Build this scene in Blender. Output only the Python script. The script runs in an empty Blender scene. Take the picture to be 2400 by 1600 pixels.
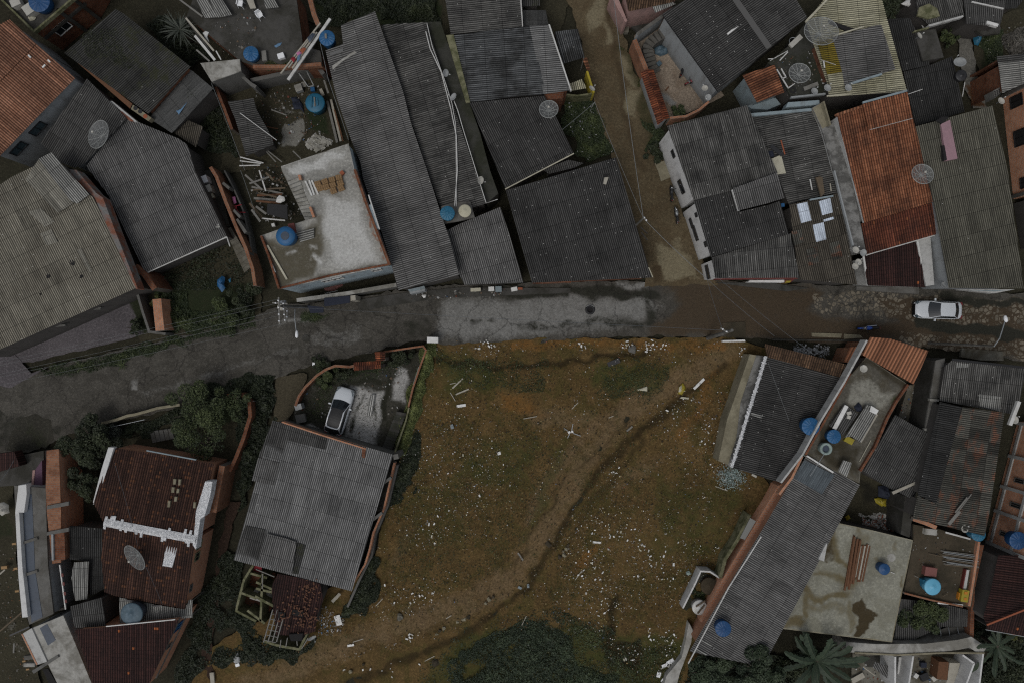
import bpy, bmesh, math, random
import numpy as np
from mathutils import Vector, Matrix
from mathutils.geometry import delaunay_2d_cdt
R = random.Random(11)
NR = np.random.default_rng(5)
H, PPM = 64.0, 25.0            # camera height over the street, photo pixels per metre on the ground
SC = bpy.context.scene
COL = SC.collection
PI = math.pi

def q(c, r, *n): return [(c*600+n[i]/3.92, r*400+n[i+1]/3.92) for i in range(0, len(n), 2)]
def ov(*n): return [(n[i]*1.02041, n[i+1]*1.02041) for i in range(0, len(n), 2)]
def P(p, z=0.0):
    s = (H-z)/H/PPM
    return Vector(((p[0]-1200)*s, (800-p[1])*s, z))
def Q(c, r, x, y, z=0.0): return P(q(c, r, x, y)[0], z)

# ---------------------------------------------------------------- objects
def tag(o, label=None, cat=None, group=None, kind=None):
    for k, v in (('label', label), ('category', cat), ('group', group), ('kind', kind)):
        if v: o[k] = v
    return o
def thing(name, label, cat, loc=(0, 0, 0), group=None):
    o = bpy.data.objects.new(name, None); o.location = loc; o.empty_display_size = .3
    COL.objects.link(o); return tag(o, label, cat, group)
def wloc(o):
    v = Vector((0, 0, 0))
    while o: v += o.location; o = o.parent
    return v
def link(name, me, parent=None):
    o = bpy.data.objects.new(name, me); COL.objects.link(o)
    if parent: o.parent = parent; o.location = -wloc(parent)
    return o
def dup(root, loc, rz=0.0, label=None, scale=1.0):
    r = root.copy(); COL.objects.link(r); r.location = loc; r.rotation_euler = (0, 0, rz); r.scale = (scale,)*3
    if label: r['label'] = label
    for ch in list(root.children):
        c = ch.copy(); COL.objects.link(c); c.parent = r
        for g in list(ch.children):
            d = g.copy(); COL.objects.link(d); d.parent = c
    return r

class MB:
    """collects shapes and links them as one mesh object"""
    def __init__(s): s.v = []; s.f = []; s.uv = []; s.mi = []; s.m = 0
    def face(s, idx, uv=None):
        s.f.append(idx); s.uv.append(uv or [(0, 0)]*len(idx)); s.mi.append(s.m)
    def poly(s, pts, uv=None):
        b = len(s.v); s.v += [tuple(p) for p in pts]; s.face(list(range(b, b+len(pts))), uv)
    def box(s, c, size, rz=0.0, M=None):
        M = M or (Matrix.Translation(c) @ Matrix.Rotation(rz, 4, 'Z'))
        x, y, z = size[0]/2, size[1]/2, size[2]/2
        b = len(s.v)
        s.v += [tuple(M @ Vector(k)) for k in ((-x,-y,-z),(x,-y,-z),(x,y,-z),(-x,y,-z),(-x,-y,z),(x,-y,z),(x,y,z),(-x,y,z))]
        for f in ((3,2,1,0),(4,5,6,7),(0,1,5,4),(1,2,6,5),(2,3,7,6),(3,0,4,7)): s.face([b+i for i in f])
        return s
    def beam(s, a, b, w, h):
        a, b = Vector(a), Vector(b); d = b-a; L = d.length
        if L < 1e-6: return s
        M = Matrix.Translation((a+b)/2) @ d.to_track_quat('X', 'Z').to_matrix().to_4x4()
        return s.box(None, (L, w, h), M=M)
    def prism(s, pts, z0, z1):
        """pts world xy counter-clockwise or not; z1 may be a function or list"""
        n = len(pts)
        ar = sum(pts[i][0]*pts[(i+1) % n][1]-pts[(i+1) % n][0]*pts[i][1] for i in range(n))
        if ar < 0: pts = pts[::-1]
        zt = [z1(p[0], p[1]) if callable(z1) else z1 for p in pts]
        b = len(s.v)
        s.v += [(p[0], p[1], z0) for p in pts]+[(p[0], p[1], z) for p, z in zip(pts, zt)]
        u = 0.0
        for i in range(n):
            j = (i+1) % n; L = math.hypot(pts[j][0]-pts[i][0], pts[j][1]-pts[i][1])
            s.face([b+i, b+j, b+n+j, b+n+i], [(u, z0), (u+L, z0), (u+L, zt[j]), (u, zt[i])]); u += L
        s.face(list(range(b+n, b+2*n)), [(p[0], p[1]) for p in pts])
        s.face(list(range(b+n-1, b-1, -1)), [(p[0], p[1]) for p in pts[::-1]])
        return s
    def lathe(s, prof, M=None, seg=24, close=False, wob=None):
        """prof: list of (r, z)"""
        M = M or Matrix.Identity(4); b = len(s.v); n = len(prof)
        for i in range(seg):
            a = 2*PI*i/seg
            for k, (r, z) in enumerate(prof):
                rr = r
                zz = z+(wob(a, k) if wob else 0)
                s.v.append(tuple(M @ Vector((rr*math.cos(a), rr*math.sin(a), zz))))
        for i in range(seg):
            j = (i+1) % seg
            for k in range(n-1):
                s.face([b+i*n+k, b+j*n+k, b+j*n+k+1, b+i*n+k+1])
        return s
    def tube(s, path, r, seg=6):
        path = [Vector(p) for p in path]; b = len(s.v); n = len(path)
        for i, p in enumerate(path):
            d = (path[min(i+1, n-1)]-path[max(i-1, 0)]).normalized()
            x = d.orthogonal().normalized() if abs(d.z) > .95 else d.cross(Vector((0, 0, 1))).normalized()
            y = d.cross(x); rr = r[i] if isinstance(r, (list, tuple)) else r
            for k in range(seg):
                a = 2*PI*k/seg; s.v.append(tuple(p+x*(rr*math.cos(a))+y*(rr*math.sin(a))))
        for i in range(n-1):
            for k in range(seg):
                m = (k+1) % seg
                s.face([b+i*seg+k, b+i*seg+m, b+(i+1)*seg+m, b+(i+1)*seg+k])
        s.face([b+k for k in range(seg)][::-1]); s.face([b+(n-1)*seg+k for k in range(seg)])
        return s
    def wall(s, pts, z0, z1, t):
        """thick polyline wall, pts world xy"""
        n = len(pts); P2 = [Vector((p[0], p[1])) for p in pts]; L = []; Rr = []
        for i in range(n):
            d1 = (P2[i]-P2[i-1]).normalized() if i else None
            d2 = (P2[i+1]-P2[i]).normalized() if i < n-1 else None
            d = ((d1 or d2)+(d2 or d1)).normalized(); nn = Vector((-d.y, d.x))
            k = t/2/max(.4, nn.dot(Vector((-(d1 or d2).y, (d1 or d2).x))))
            L.append(P2[i]+nn*k); Rr.append(P2[i]-nn*k)
        zt = z1 if isinstance(z1, (list, tuple)) else [z1]*n
        b = len(s.v); u = 0
        for i in range(n): s.v += [(*L[i], z0), (*Rr[i], z0), (*Rr[i], zt[i]), (*L[i], zt[i])]
        for i in range(n-1):
            a, c = b+4*i, b+4*i+4; l = (P2[i+1]-P2[i]).length; u2 = u+l
            s.face([a+1, c+1, c+2, a+2], [(u, z0), (u2, z0), (u2, zt[i+1]), (u, zt[i])])
            s.face([c, a, a+3, c+3], [(u2, z0), (u, z0), (u, zt[i]), (u2, zt[i+1])])
            s.face([a+3, a+2, c+2, c+3], [(u, t), (u, 0), (u2, 0), (u2, t)]); u = u2
        s.face([b, b+1, b+2, b+3]); e = b+4*(n-1); s.face([e+3, e+2, e+1, e])
        return s
    def build(s, name, mat, parent=None, smooth=False, uv=False):
        me = bpy.data.meshes.new(name); me.from_pydata(s.v, [], s.f)
        mats = mat if isinstance(mat, (list, tuple)) else [mat]
        for m in mats: me.materials.append(m)
        if len(mats) > 1: me.polygons.foreach_set('material_index', s.mi)
        if uv:
            l = me.uv_layers.new(name='UVMap'); flat = [c for u in s.uv for p in u for c in p]
            l.data.foreach_set('uv', flat)
        if smooth: me.polygons.foreach_set('use_smooth', [True]*len(me.polygons))
        me.validate(); me.update()
        return link(name, me, parent)

def inset(pts, d):
    n = len(pts); ar = sum(pts[i][0]*pts[(i+1) % n][1]-pts[(i+1) % n][0]*pts[i][1] for i in range(n))
    sg = 1 if ar > 0 else -1; out = []
    for i in range(n):
        a, b, c = (Vector(pts[j % n][:2]) for j in (i-1, i, i+1))
        d1, d2 = (b-a).normalized(), (c-b).normalized()
        n1, n2 = Vector((-d1.y, d1.x))*sg, Vector((-d2.y, d2.x))*sg
        m = (n1+n2); m = m.normalized() if m.length > 1e-3 else n1
        out.append(b+m*(d/max(.35, m.dot(n1))))
    return out

def sdist(X, Y, pts):
    d = np.full(X.shape, 1e9)
    for (ax, ay), (bx, by) in zip(pts[:-1], pts[1:]):
        vx, vy = bx-ax, by-ay; L = vx*vx+vy*vy or 1e-9
        t = np.clip(((X-ax)*vx+(Y-ay)*vy)/L, 0, 1)
        d = np.minimum(d, np.hypot(X-ax-t*vx, Y-ay-t*vy))
    return d
def inside(X, Y, pts):
    c = np.zeros(X.shape, bool); n = len(pts)
    for i in range(n):
        ax, ay = pts[i]; bx, by = pts[(i+1) % n]
        if ay == by: continue
        k = ((ay > Y) != (by > Y)) & (X < (bx-ax)*(Y-ay)/(by-ay)+ax); c ^= k
    return c
_ph = NR.uniform(0, 6.28, 64); _fq = NR.normal(0, 1, (64, 2))
def wob(X, Y, s=1.0):
    """cheap smooth noise, about -1..1"""
    v = 0
    for i in range(10): v = v+np.sin((_fq[i, 0]*X+_fq[i, 1]*Y)*s+_ph[i])
    return v/3.2
# ---------------------------------------------------------------- materials
class NT:
    def __init__(s, name, rough=.85, spec=.25, metal=0.0):
        s.m = bpy.data.materials.new(name); s.m.use_nodes = True; s.t = s.m.node_tree
        s.b = s.t.nodes['Principled BSDF']; s.out = s.t.nodes['Material Output']
        s.b.inputs['Roughness'].default_value = rough; s.b.inputs['Metallic'].default_value = metal
        s.b.inputs['Specular IOR Level'].default_value = spec
    def n(s, t, **k):
        x = s.t.nodes.new('ShaderNode'+t)
        for a, v in k.items(): setattr(x, a, v)
        return x
    def set(s, sock, v):
        if hasattr(v, 'is_output'): s.t.links.new(v, sock)
        else:
            if sock.type == 'RGBA' and len(v) == 3: v = (*v, 1)
            sock.default_value = v
    def math(s, op, a, b=0.0, c=0.0, clamp=False):
        x = s.n('Math', operation=op, use_clamp=clamp)
        for i, v in enumerate((a, b, c)): s.set(x.inputs[i], v)
        return x.outputs[0]
    def mul(s, a, b): return s.math('MULTIPLY', a, b)
    def add(s, a, b): return s.math('ADD', a, b)
    def mix(s, f, a, b, mode='MIX'):
        x = s.n('Mix', data_type='RGBA', blend_type=mode); s.set(x.inputs[0], f); s.set(x.inputs[6], a); s.set(x.inputs[7], b)
        return x.outputs[2]
    def ramp(s, v, lo, hi, a=0.0, b=1.0):
        x = s.n('MapRange', interpolation_type='SMOOTHSTEP')
        for i, k in enumerate((v, lo, hi, a, b)): s.set(x.inputs[i], k)
        return x.outputs[0]
    def scale(s, c, f):
        x = s.n('Vector' 'Math', operation='SCALE'); s.set(x.inputs[0], c); s.set(x.inputs[3], f); return x.outputs[0]
    def geo(s): return s.n('NewGeometry').outputs['Position']
    def oc(s): return s.n('TexCoord').outputs['Object']
    def uv(s): return s.n('TexCoord').outputs['UV']
    def sep(s, v):
        x = s.n('SeparateXYZ'); s.set(x.inputs[0], v); return x.outputs
    def comb(s, x, y, z=0.0):
        c = s.n('CombineXYZ')
        for i, v in enumerate((x, y, z)): s.set(c.inputs[i], v)
        return c.outputs[0]
    def noise(s, vec, sc, det=4.0, ro=.6, dist=0.0):
        x = s.n('TexNoise'); s.set(x.inputs['Vector'], vec); s.set(x.inputs['Scale'], sc); s.set(x.inputs['Detail'], det)
        s.set(x.inputs['Roughness'], ro); s.set(x.inputs['Distortion'], dist); return x.outputs[0]
    def white(s, vec, dim='2D'):
        x = s.n('TexWhiteNoise', noise_dimensions=dim); s.set(x.inputs['Vector'], vec); return x.outputs
    def vor(s, vec, sc, feat='F1', rnd=1.0):
        x = s.n('TexVoronoi', feature=feat); s.set(x.inputs['Vector'], vec); s.set(x.inputs['Scale'], sc); s.set(x.inputs['Randomness'], rnd); return x.outputs
    def attr(s, name):
        return s.n('Attribute', attribute_name=name).outputs
    def bump(s, h, st=.5, d=.05):
        x = s.n('Bump'); s.set(x.inputs['Height'], h); x.inputs['Strength'].default_value = st; x.inputs['Distance'].default_value = d
        s.t.links.new(x.outputs[0], s.b.inputs['Normal'])
    def col(s, c): s.set(s.b.inputs['Base Color'], c); return s.m

def hsv(c, k): return tuple(min(1, max(0, x*k)) for x in c)

def corr(name, base, var=.26, stain=.55, dark=None, moss=0.0, streak=.35, valley_shade=.62, speck=.010, pitch=.177, sheet=(1.06, 1.75), mossc=(.030, .032, .016), rust=0.0):
    """corrugated fibre-cement sheeting: each sheet its own shade, rain streaks, shade painted into the valleys and light onto the crests, fixing bolts"""
    k = NT('corrugated_'+name, .9, .2); uv = k.uv(); u, v, _ = k.sep(uv)
    dark = dark or hsv(base, .45)
    cu, cv = k.math('FLOOR', k.math('DIVIDE', u, sheet[0])), k.math('FLOOR', k.math('DIVIDE', v, sheet[1]))
    w = k.white(k.comb(cu, cv))[0]
    w2 = k.white(k.comb(k.add(cu, 31.7), cv))[0]
    br = k.add(1-var*.5, k.mul(w, var))
    br = k.mul(br, k.math('SUBTRACT', 1.0, k.mul(k.math('GREATER_THAN', w2, .93), var*.9)))
    st = k.ramp(k.noise(k.scale(uv, .35), 1, 5, .65), .42, .66)
    stv = k.noise(k.comb(k.mul(u, 7), k.mul(v, .35)), 1, 3, .7)
    fine = k.noise(uv, 13, 3, .7)
    c = k.mix(k.mul(st, stain), base, dark)
    f = k.mul(br, k.add(1-streak*.5, k.mul(k.ramp(stv, .3, .72), streak)))
    f = k.mul(f, k.add(.88, k.mul(fine, .24)))
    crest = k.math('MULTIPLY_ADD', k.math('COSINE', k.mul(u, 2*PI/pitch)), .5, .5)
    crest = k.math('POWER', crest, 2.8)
    f = k.mul(f, k.add(1-valley_shade, k.mul(crest, valley_shade*1.9)))  # paints corrugation shading into the colour: dark valleys, bright crests
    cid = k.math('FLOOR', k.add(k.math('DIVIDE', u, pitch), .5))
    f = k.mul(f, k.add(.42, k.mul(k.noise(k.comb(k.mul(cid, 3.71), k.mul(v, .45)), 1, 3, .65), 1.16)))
    lap = k.math('FRACT', k.math('DIVIDE', v, sheet[1]))
    lapn = k.ramp(lap, .012, .04, .48, 1.0)
    f = k.mul(f, lapn)
    c = k.scale(c, f)
    if moss:
        mm = k.ramp(k.add(k.noise(k.scale(uv, .28), 1.3, 6, .7), k.mul(k.noise(uv, 5, 3, .7), .25)), .78-moss*.3, .92-moss*.3)
        c = k.mix(k.mul(mm, .85), c, mossc)
    if rust:
        rr = k.ramp(k.noise(k.comb(k.mul(u, .5), k.mul(v, .9)), 1, 5, .7), .5, .62)
        c = k.mix(k.mul(rr, rust), c, k.scale(k.mix(fine, (.165, .058, .032), (.21, .095, .055)), f))
    if speck:
        a, b = pitch*3, .87
        fx = k.math('SUBTRACT', k.math('FRACT', k.math('DIVIDE', u, a)), .5); fy = k.math('SUBTRACT', k.math('FRACT', k.math('DIVIDE', v, b)), .5)
        d = k.math('SQRT', k.add(k.math('POWER', k.mul(fx, a), 2), k.math('POWER', k.mul(fy, b), 2)))
        on = k.math('GREATER_THAN', k.white(k.comb(k.math('FLOOR', k.math('DIVIDE', u, a)), k.math('FLOOR', k.math('DIVIDE', v, b))))[0], 1-speck*6)
        c = k.mix(k.mul(on, k.math('LESS_THAN', d, .034)), c, (.36, .36, .34))
    k.bump(fine, .25, .02)
    return k.col(c)

def tile(name, a, b, darkc, orange=0.0, oc=(.3, .09, .03), moss=.3, pitch=.21, course=.38, mossc=None):
    """clay roof tiles"""
    k = NT('roof_tile_'+name, .85, .2); uv = k.uv(); u, v, _ = k.sep(uv)
    cu, cv = k.math('FLOOR', k.add(k.math('DIVIDE', u, pitch), .5)), k.math('FLOOR', k.math('DIVIDE', v, course))
    w = k.white(k.comb(cu, cv))[0]; w2 = k.white(k.comb(k.add(cu, 9.3), cv))[0]
    c = k.mix(w, a, b)
    big = k.ramp(k.noise(k.scale(uv, .3), 1.2, 5, .7), .40, .68)
    c = k.mix(k.mul(big, moss), c, mossc or darkc)
    colr = k.white(k.comb(cu, 4.4))[0]
    c = k.scale(c, k.add(.68, k.mul(colr, .62)))
    if orange:
        c = k.mix(k.mul(k.math('GREATER_THAN', w2, 1-orange), k.ramp(k.math('FRACT', k.math('DIVIDE', v, course)), .35, .5)), c, oc)
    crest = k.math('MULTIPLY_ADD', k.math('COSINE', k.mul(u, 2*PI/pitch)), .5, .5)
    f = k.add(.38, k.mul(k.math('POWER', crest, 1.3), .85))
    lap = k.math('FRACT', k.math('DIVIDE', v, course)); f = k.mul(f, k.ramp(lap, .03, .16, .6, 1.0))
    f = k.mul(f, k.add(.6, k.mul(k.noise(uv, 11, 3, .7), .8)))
    k.bump(lap, .4, .03)
    return k.col(k.scale(c, f))

def conc(name, base, stainc, white=None, sc=.5, amt=.8, cracks=0.0, grain=.5, obj=True, wamt=.0):
    k = NT('concrete_'+name, .9, .2); p = k.geo()
    s1 = k.ramp(k.noise(p, sc, 6, .65, .4), .40, .62); s2 = k.noise(p, sc*5, 5, .7); s3 = k.noise(p, 14, 3, .7)
    c = k.mix(k.mul(s1, amt), base, stainc)
    if white:
        c = k.mix(k.mul(k.ramp(k.noise(k.comb(*k.sep(k.scale(p, 1.0))[:2], 7.7), sc*1.6, 6, .7), .52, .64), wamt), c, white)
    f = k.mul(k.add(.62, k.mul(s2, .76)), k.add(1-grain*.5, k.mul(s3, grain)))
    c = k.scale(c, f)
    if cracks:
        d = k.vor(p, .35, 'DISTANCE_TO_EDGE')[0]
        c = k.mix(k.mul(k.ramp(k.add(d, k.mul(k.noise(p, 3, 4, .7), .05)), .03, .05, 1, 0), cracks), c, hsv(stainc, .3))
    k.bump(s3, .2, .02)
    return k.col(c)

def plaster(name, base, dirt=(.10, .095, .085), amt=.55):
    k = NT('plaster_'+name, .85, .25); p = k.geo(); x, y, z = k.sep(p)
    s = k.ramp(k.noise(k.comb(k.mul(x, 1.5), k.mul(y, 1.5), k.mul(z, .5)), 1, 5, .65), .45, .75)
    c = k.mix(k.mul(s, amt), base, dirt)
    c = k.mix(k.mul(k.ramp(z, .0, 1.2, 1, 0), .35), c, hsv(dirt, .6))
    return k.col(k.scale(c, k.add(.75, k.mul(k.noise(p, 9, 3, .7), .5))))

def brickm(name, a=(.21, .092, .05), b=(.28, .14, .08), mortar=(.16, .14, .12), sc=1.0, dirt=.5):
    k = NT('brick_'+name, .9, .15); uv = k.uv()
    x = k.n('TexBrick'); k.set(x.inputs['Vector'], uv); k.set(x.inputs['Color1'], a); k.set(x.inputs['Color2'], b); k.set(x.inputs['Mortar'], mortar)
    x.inputs['Scale'].default_value = sc; x.inputs['Mortar Size'].default_value = .012; x.inputs['Brick Width'].default_value = .30; x.inputs['Row Height'].default_value = .20; x.inputs['Bias'].default_value = -.2
    p = k.geo(); s = k.ramp(k.noise(p, .9, 5, .7), .45, .7)
    c = k.mix(k.mul(s, dirt), x.outputs[0], hsv(a, .35))
    return k.col(k.scale(c, k.add(.65, k.mul(k.noise(p, 8, 3, .7), .7))))

def simple(name, c, rough=.6, spec=.4, metal=0.0, var=.25, sc=3.0, dirt=None, damt=.4):
    k = NT(name, rough, spec, metal); p = k.oc()
    n = k.noise(p, sc, 4, .65)
    cc = k.scale(c, k.add(1-var*.5, k.mul(n, var)))
    if dirt: cc = k.mix(k.mul(k.ramp(k.noise(p, sc*.6, 5, .7), .45, .7), damt), cc, dirt)
    return k.col(cc)

def leafm(name, a, b, spec=.3):
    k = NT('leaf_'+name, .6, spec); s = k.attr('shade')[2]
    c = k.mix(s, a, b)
    k.b.inputs['Subsurface Weight'].default_value = 0
    return k.col(c)

def soil(name, cols, base, grain=.9, cracks=None, hexes=False, mott=None, con=0.0, bmp=.6):
    """ground with painted cover: the attribute w says where each cover lies"""
    k = NT('soil_'+name, .95, .15); p = k.geo(); a = k.attr('w'); w = k.sep(a[1]); wa = a[3]
    n1 = k.noise(p, 1.1, 6, .7); n2 = k.noise(p, 5, 5, .75); n3 = k.noise(p, 17, 4, .75); n4 = k.noise(p, .25, 4, .6)
    c = k.mix(k.ramp(n4, .35, .65), base, hsv(base, .72))
    c = k.mix(k.mul(k.ramp(n2, .45, .7), .5), c, hsv(base, 1.45))
    if mott: c = k.mix(k.mul(k.ramp(k.noise(p, .55, 6, .72, .6), .46, .60), .75), c, mott)
    f = k.mul(k.add(.5-con, k.mul(n2, .96+2*con)), k.add(1-grain*.5, k.mul(n3, grain)))
    c = k.scale(c, f)
    for i, cc in enumerate(cols):
        if cc is None: continue
        ww = w[i] if i < 3 else wa
        soft = .22
        if isinstance(cc, tuple) and isinstance(cc[0], tuple): cc, soft = cc
        m = k.ramp(k.add(ww, k.add(k.mul(k.math('SUBTRACT', n1, .5), 1.1), k.mul(k.math('SUBTRACT', n2, .5), .7))), .5-soft, .5+soft)
        if hexes and i == 2:
            vo = k.vor(p, 2.5, 'DISTANCE_TO_EDGE', .9)[0]; cid = k.vor(p, 2.5, 'F1', .9)
            cov = k.mul(k.ramp(vo, .05, .14), m)
            lost = k.math('GREATER_THAN', k.add(k.white(cid[2], '3D')[0], k.mul(k.math('SUBTRACT', n1, .5), 1.6)), .25)
            sh = k.add(.6, k.mul(k.white(cid[2], '3D')[0], .7))
            c = k.mix(k.mul(cov, lost), c, k.scale(cc, k.mul(sh, f)))
        else:
            c = k.mix(m, c, k.scale(cc, f))
    if cracks:
        wv = k.n('VectorMath', operation='ADD'); k.set(wv.inputs[0], p); k.set(wv.inputs[1], k.comb(k.mul(n1, 1.6), k.mul(k.noise(p, 1.3, 5, .7), 1.6), 0.0))
        d = k.vor(wv.outputs[0], .30, 'DISTANCE_TO_EDGE')[0]
        cr = k.mul(k.ramp(d, .004, .022, 1, 0), k.ramp(w[1], .2, .6, 1, 0))
        c = k.mix(k.mul(cr, cracks), c, (.012, .011, .010))
    k.bump(k.add(n2, k.mul(n3, .6)), bmp, .05)
    return k.col(c)

M = {}
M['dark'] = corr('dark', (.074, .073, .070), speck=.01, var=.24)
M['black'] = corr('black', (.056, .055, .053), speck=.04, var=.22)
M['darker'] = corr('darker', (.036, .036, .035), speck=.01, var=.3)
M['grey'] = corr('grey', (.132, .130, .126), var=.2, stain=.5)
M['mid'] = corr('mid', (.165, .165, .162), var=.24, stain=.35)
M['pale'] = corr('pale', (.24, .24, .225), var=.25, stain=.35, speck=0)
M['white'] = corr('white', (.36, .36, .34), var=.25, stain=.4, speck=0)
M['beige'] = corr('beige', (.190, .177, .142), var=.20, stain=.35, dark=(.085, .073, .055), valley_shade=.6, speck=.012)
M['beigepale'] = corr('beigepale', (.23, .22, .185), var=.3, stain=.35, valley_shade=.4, speck=.01)
M['yel'] = corr('yel', (.33, .315, .225), var=.22, stain=.45, dark=(.15, .14, .075), valley_shade=.6, speck=0)
M['yellow'] = corr('yellow', (.17, .13, .02), var=.4, stain=.4, dark=(.07, .05, .012), valley_shade=.6, speck=0)
M['olive'] = corr('olive', (.098, .094, .074), var=.22, stain=.3, valley_shade=.6, speck=.004)
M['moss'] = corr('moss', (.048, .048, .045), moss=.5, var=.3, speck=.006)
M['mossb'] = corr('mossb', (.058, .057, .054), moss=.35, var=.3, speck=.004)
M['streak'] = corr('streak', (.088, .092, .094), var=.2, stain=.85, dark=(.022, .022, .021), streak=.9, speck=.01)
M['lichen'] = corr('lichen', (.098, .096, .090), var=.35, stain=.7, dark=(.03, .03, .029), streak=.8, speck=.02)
M['brownroof'] = corr('brownroof', (.075, .066, .052), var=.3, stain=.4, valley_shade=.6, speck=.004)
M['rust'] = corr('rust', (.082, .080, .068), var=.5, stain=.45, rust=.62, valley_shade=.6, speck=0)
M['rustdark'] = corr('rustdark', (.060, .050, .044), var=.5, stain=.45, rust=.55, valley_shade=.6, speck=0)
M['fine'] = corr('fine', (.075, .076, .074), pitch=.09, var=.2, stain=.4, moss=.2, speck=0, valley_shade=.25)
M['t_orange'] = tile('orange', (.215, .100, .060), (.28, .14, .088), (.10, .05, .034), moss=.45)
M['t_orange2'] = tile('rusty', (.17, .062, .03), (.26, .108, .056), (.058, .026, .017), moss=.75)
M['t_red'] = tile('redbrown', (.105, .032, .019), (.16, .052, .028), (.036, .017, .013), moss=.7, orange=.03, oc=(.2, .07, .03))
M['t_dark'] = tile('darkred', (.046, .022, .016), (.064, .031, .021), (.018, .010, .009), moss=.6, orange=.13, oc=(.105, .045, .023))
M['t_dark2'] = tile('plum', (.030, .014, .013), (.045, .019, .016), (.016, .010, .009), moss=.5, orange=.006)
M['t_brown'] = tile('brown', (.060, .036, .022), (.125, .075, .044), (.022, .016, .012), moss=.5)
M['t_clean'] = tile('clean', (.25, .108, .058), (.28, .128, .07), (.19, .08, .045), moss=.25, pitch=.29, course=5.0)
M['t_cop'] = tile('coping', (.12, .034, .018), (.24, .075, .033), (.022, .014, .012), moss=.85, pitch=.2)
M['c_grey'] = conc('grey', (.125, .122, .113), (.065, .060, .050), amt=.7)
M['c_dark'] = conc('dark', (.060, .058, .053), (.028, .027, .021), amt=.8)
M['c_mossy'] = conc('mossy', (.042, .042, .036), (.022, .024, .014), amt=.8)
M['c_pale'] = conc('pale', (.33, .325, .30), (.12, .112, .092), amt=.75)
M['c_slab'] = conc('slab', (.33, .325, .305), (.085, .075, .050), (.56, .56, .54), sc=.28, amt=.92, wamt=.7)
M['c_slab2'] = conc('slab2', (.27, .255, .195), (.14, .118, .068), sc=.22, amt=.8, grain=.35)
M['c_terr'] = conc('terr', (.14, .133, .11), (.055, .046, .028), (.21, .205, .175), sc=.35, amt=.85, wamt=.4)
M['c_brown'] = conc('brown', (.060, .048, .032), (.030, .026, .017), sc=.4)
M['c_beige'] = conc('beige', (.225, .205, .145), (.12, .105, .07), amt=.6, sc=.6)
M['c_stain'] = conc('stain', (.20, .198, .188), (.055, .054, .05), amt=.75, sc=1.3)
M['c_cream'] = conc('creammoss', (.17, .165, .10), (.05, .055, .022), amt=.8, sc=1.4)
M['p_white'] = plaster('white', (.40, .40, .385))
M['p_white2'] = plaster('whiter', (.55, .55, .54), amt=.35)
M['p_grey'] = plaster('grey', (.26, .275, .28))
M['p_dark'] = plaster('dark', (.07, .065, .06), (.03, .028, .024))
M['p_blue'] = plaster('palegreyblue', (.22, .27, .29))
M['p_lblue'] = plaster('lightblue', (.28, .34, .37))
M['p_pink'] = plaster('pink', (.33, .21, .19))
M['p_pink2'] = plaster('rosypink', (.29, .18, .205), amt=.2)
M['p_yellow'] = plaster('yellow', (.36, .29, .03), (.12, .10, .03))
M['p_purple'] = plaster('purple', (.10, .055, .085), amt=.2)
M['p_cem'] = plaster('cement', (.115, .113, .105), (.05, .047, .04))
M['b_or'] = brickm('orange')
M['b_bright'] = brickm('bright', (.38, .175, .10), (.46, .235, .14), (.24, .22, .19), dirt=.3)
M['b_lit'] = brickm('lit_tone', (.54, .25, .14), (.64, .34, .21), (.40, .37, .33), dirt=.35)  # brick colour raised to make up for the weak light on upright walls
M['b_old'] = brickm('old', (.135, .05, .026), (.20, .085, .045), (.10, .09, .075), dirt=.75)
M['b_patch'] = conc('brickpatch', (.15, .15, .145), (.18, .058, .028), sc=.7, amt=.9)
M['cream'] = simple('cream_paint', (.42, .40, .31), dirt=(.15, .13, .09))
M['white'+'p'] = simple('white_paint', (.62, .62, .60), .5, dirt=(.25, .24, .21), damt=.35)
M['pvc'] = simple('white_pvc', (.52, .52, .50), .45, dirt=(.25, .23, .2), damt=.5)
M['whiteplastic'] = simple('white_plastic', (.70, .71, .72), .4, var=.15)
M['foil'] = NT('foil', .45, .5, .0)
def _foil():
    k = M['foil']; p = k.geo(); n = k.noise(p, 2.6, 6, .78, 2.0); k.bump(n, 1.0, .35)
    return k.col(k.mix(k.ramp(n, .32, .55), (.52, .54, .56), (.95, .96, .97)))  # crease shading painted into the foil colour along the bump noise
M['foil'] = _foil()
M['blue'] = simple('blue_plastic', (.010, .083, .205), .5, var=.5, sc=1.7, dirt=(.045, .10, .155), damt=.75)
M['blue2'] = simple('deep_blue_plastic', (.010, .055, .15), .5, var=.4, dirt=(.015, .04, .09))
M['blue3'] = simple('teal_blue_plastic', (.015, .11, .19), .5, var=.4, dirt=(.02, .07, .10))
M['bluep'] = simple('pale_blue_plastic', (.11, .36, .52), .45, var=.3)
M['bluegrey'] = simple('blue_grey_plastic', (.05, .085, .11), .6, var=.6, dirt=(.13, .18, .22), damt=.6)
M['slate'] = simple('slate_plastic', (.045, .06, .085), .55, var=.5, dirt=(.02, .025, .03))
M['creamtank'] = simple('cream_fibre_cement', (.42, .40, .30), .8, dirt=(.2, .17, .1), damt=.5)
M['ring'] = simple('pale_ring', (.23, .29, .27), .8, dirt=(.12, .14, .12))
M['steel'] = simple('galvanised_steel', (.28, .30, .31), .5, .5, .6, var=.3)
M['dish'] = simple('dish_grey', (.27, .28, .28), .55, .4, dirt=(.15, .15, .13), damt=.6)
M['dishc'] = simple('dish_pale', (.40, .39, .35), .55, .4, dirt=(.22, .2, .16), damt=.5)
M['metaldark'] = simple('dark_metal', (.03, .03, .032), .5, .5, .4)
M['black_'] = simple('black_matt', (.012, .012, .013), .7)
M['rubber'] = simple('rubber', (.014, .014, .014), .85)
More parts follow.
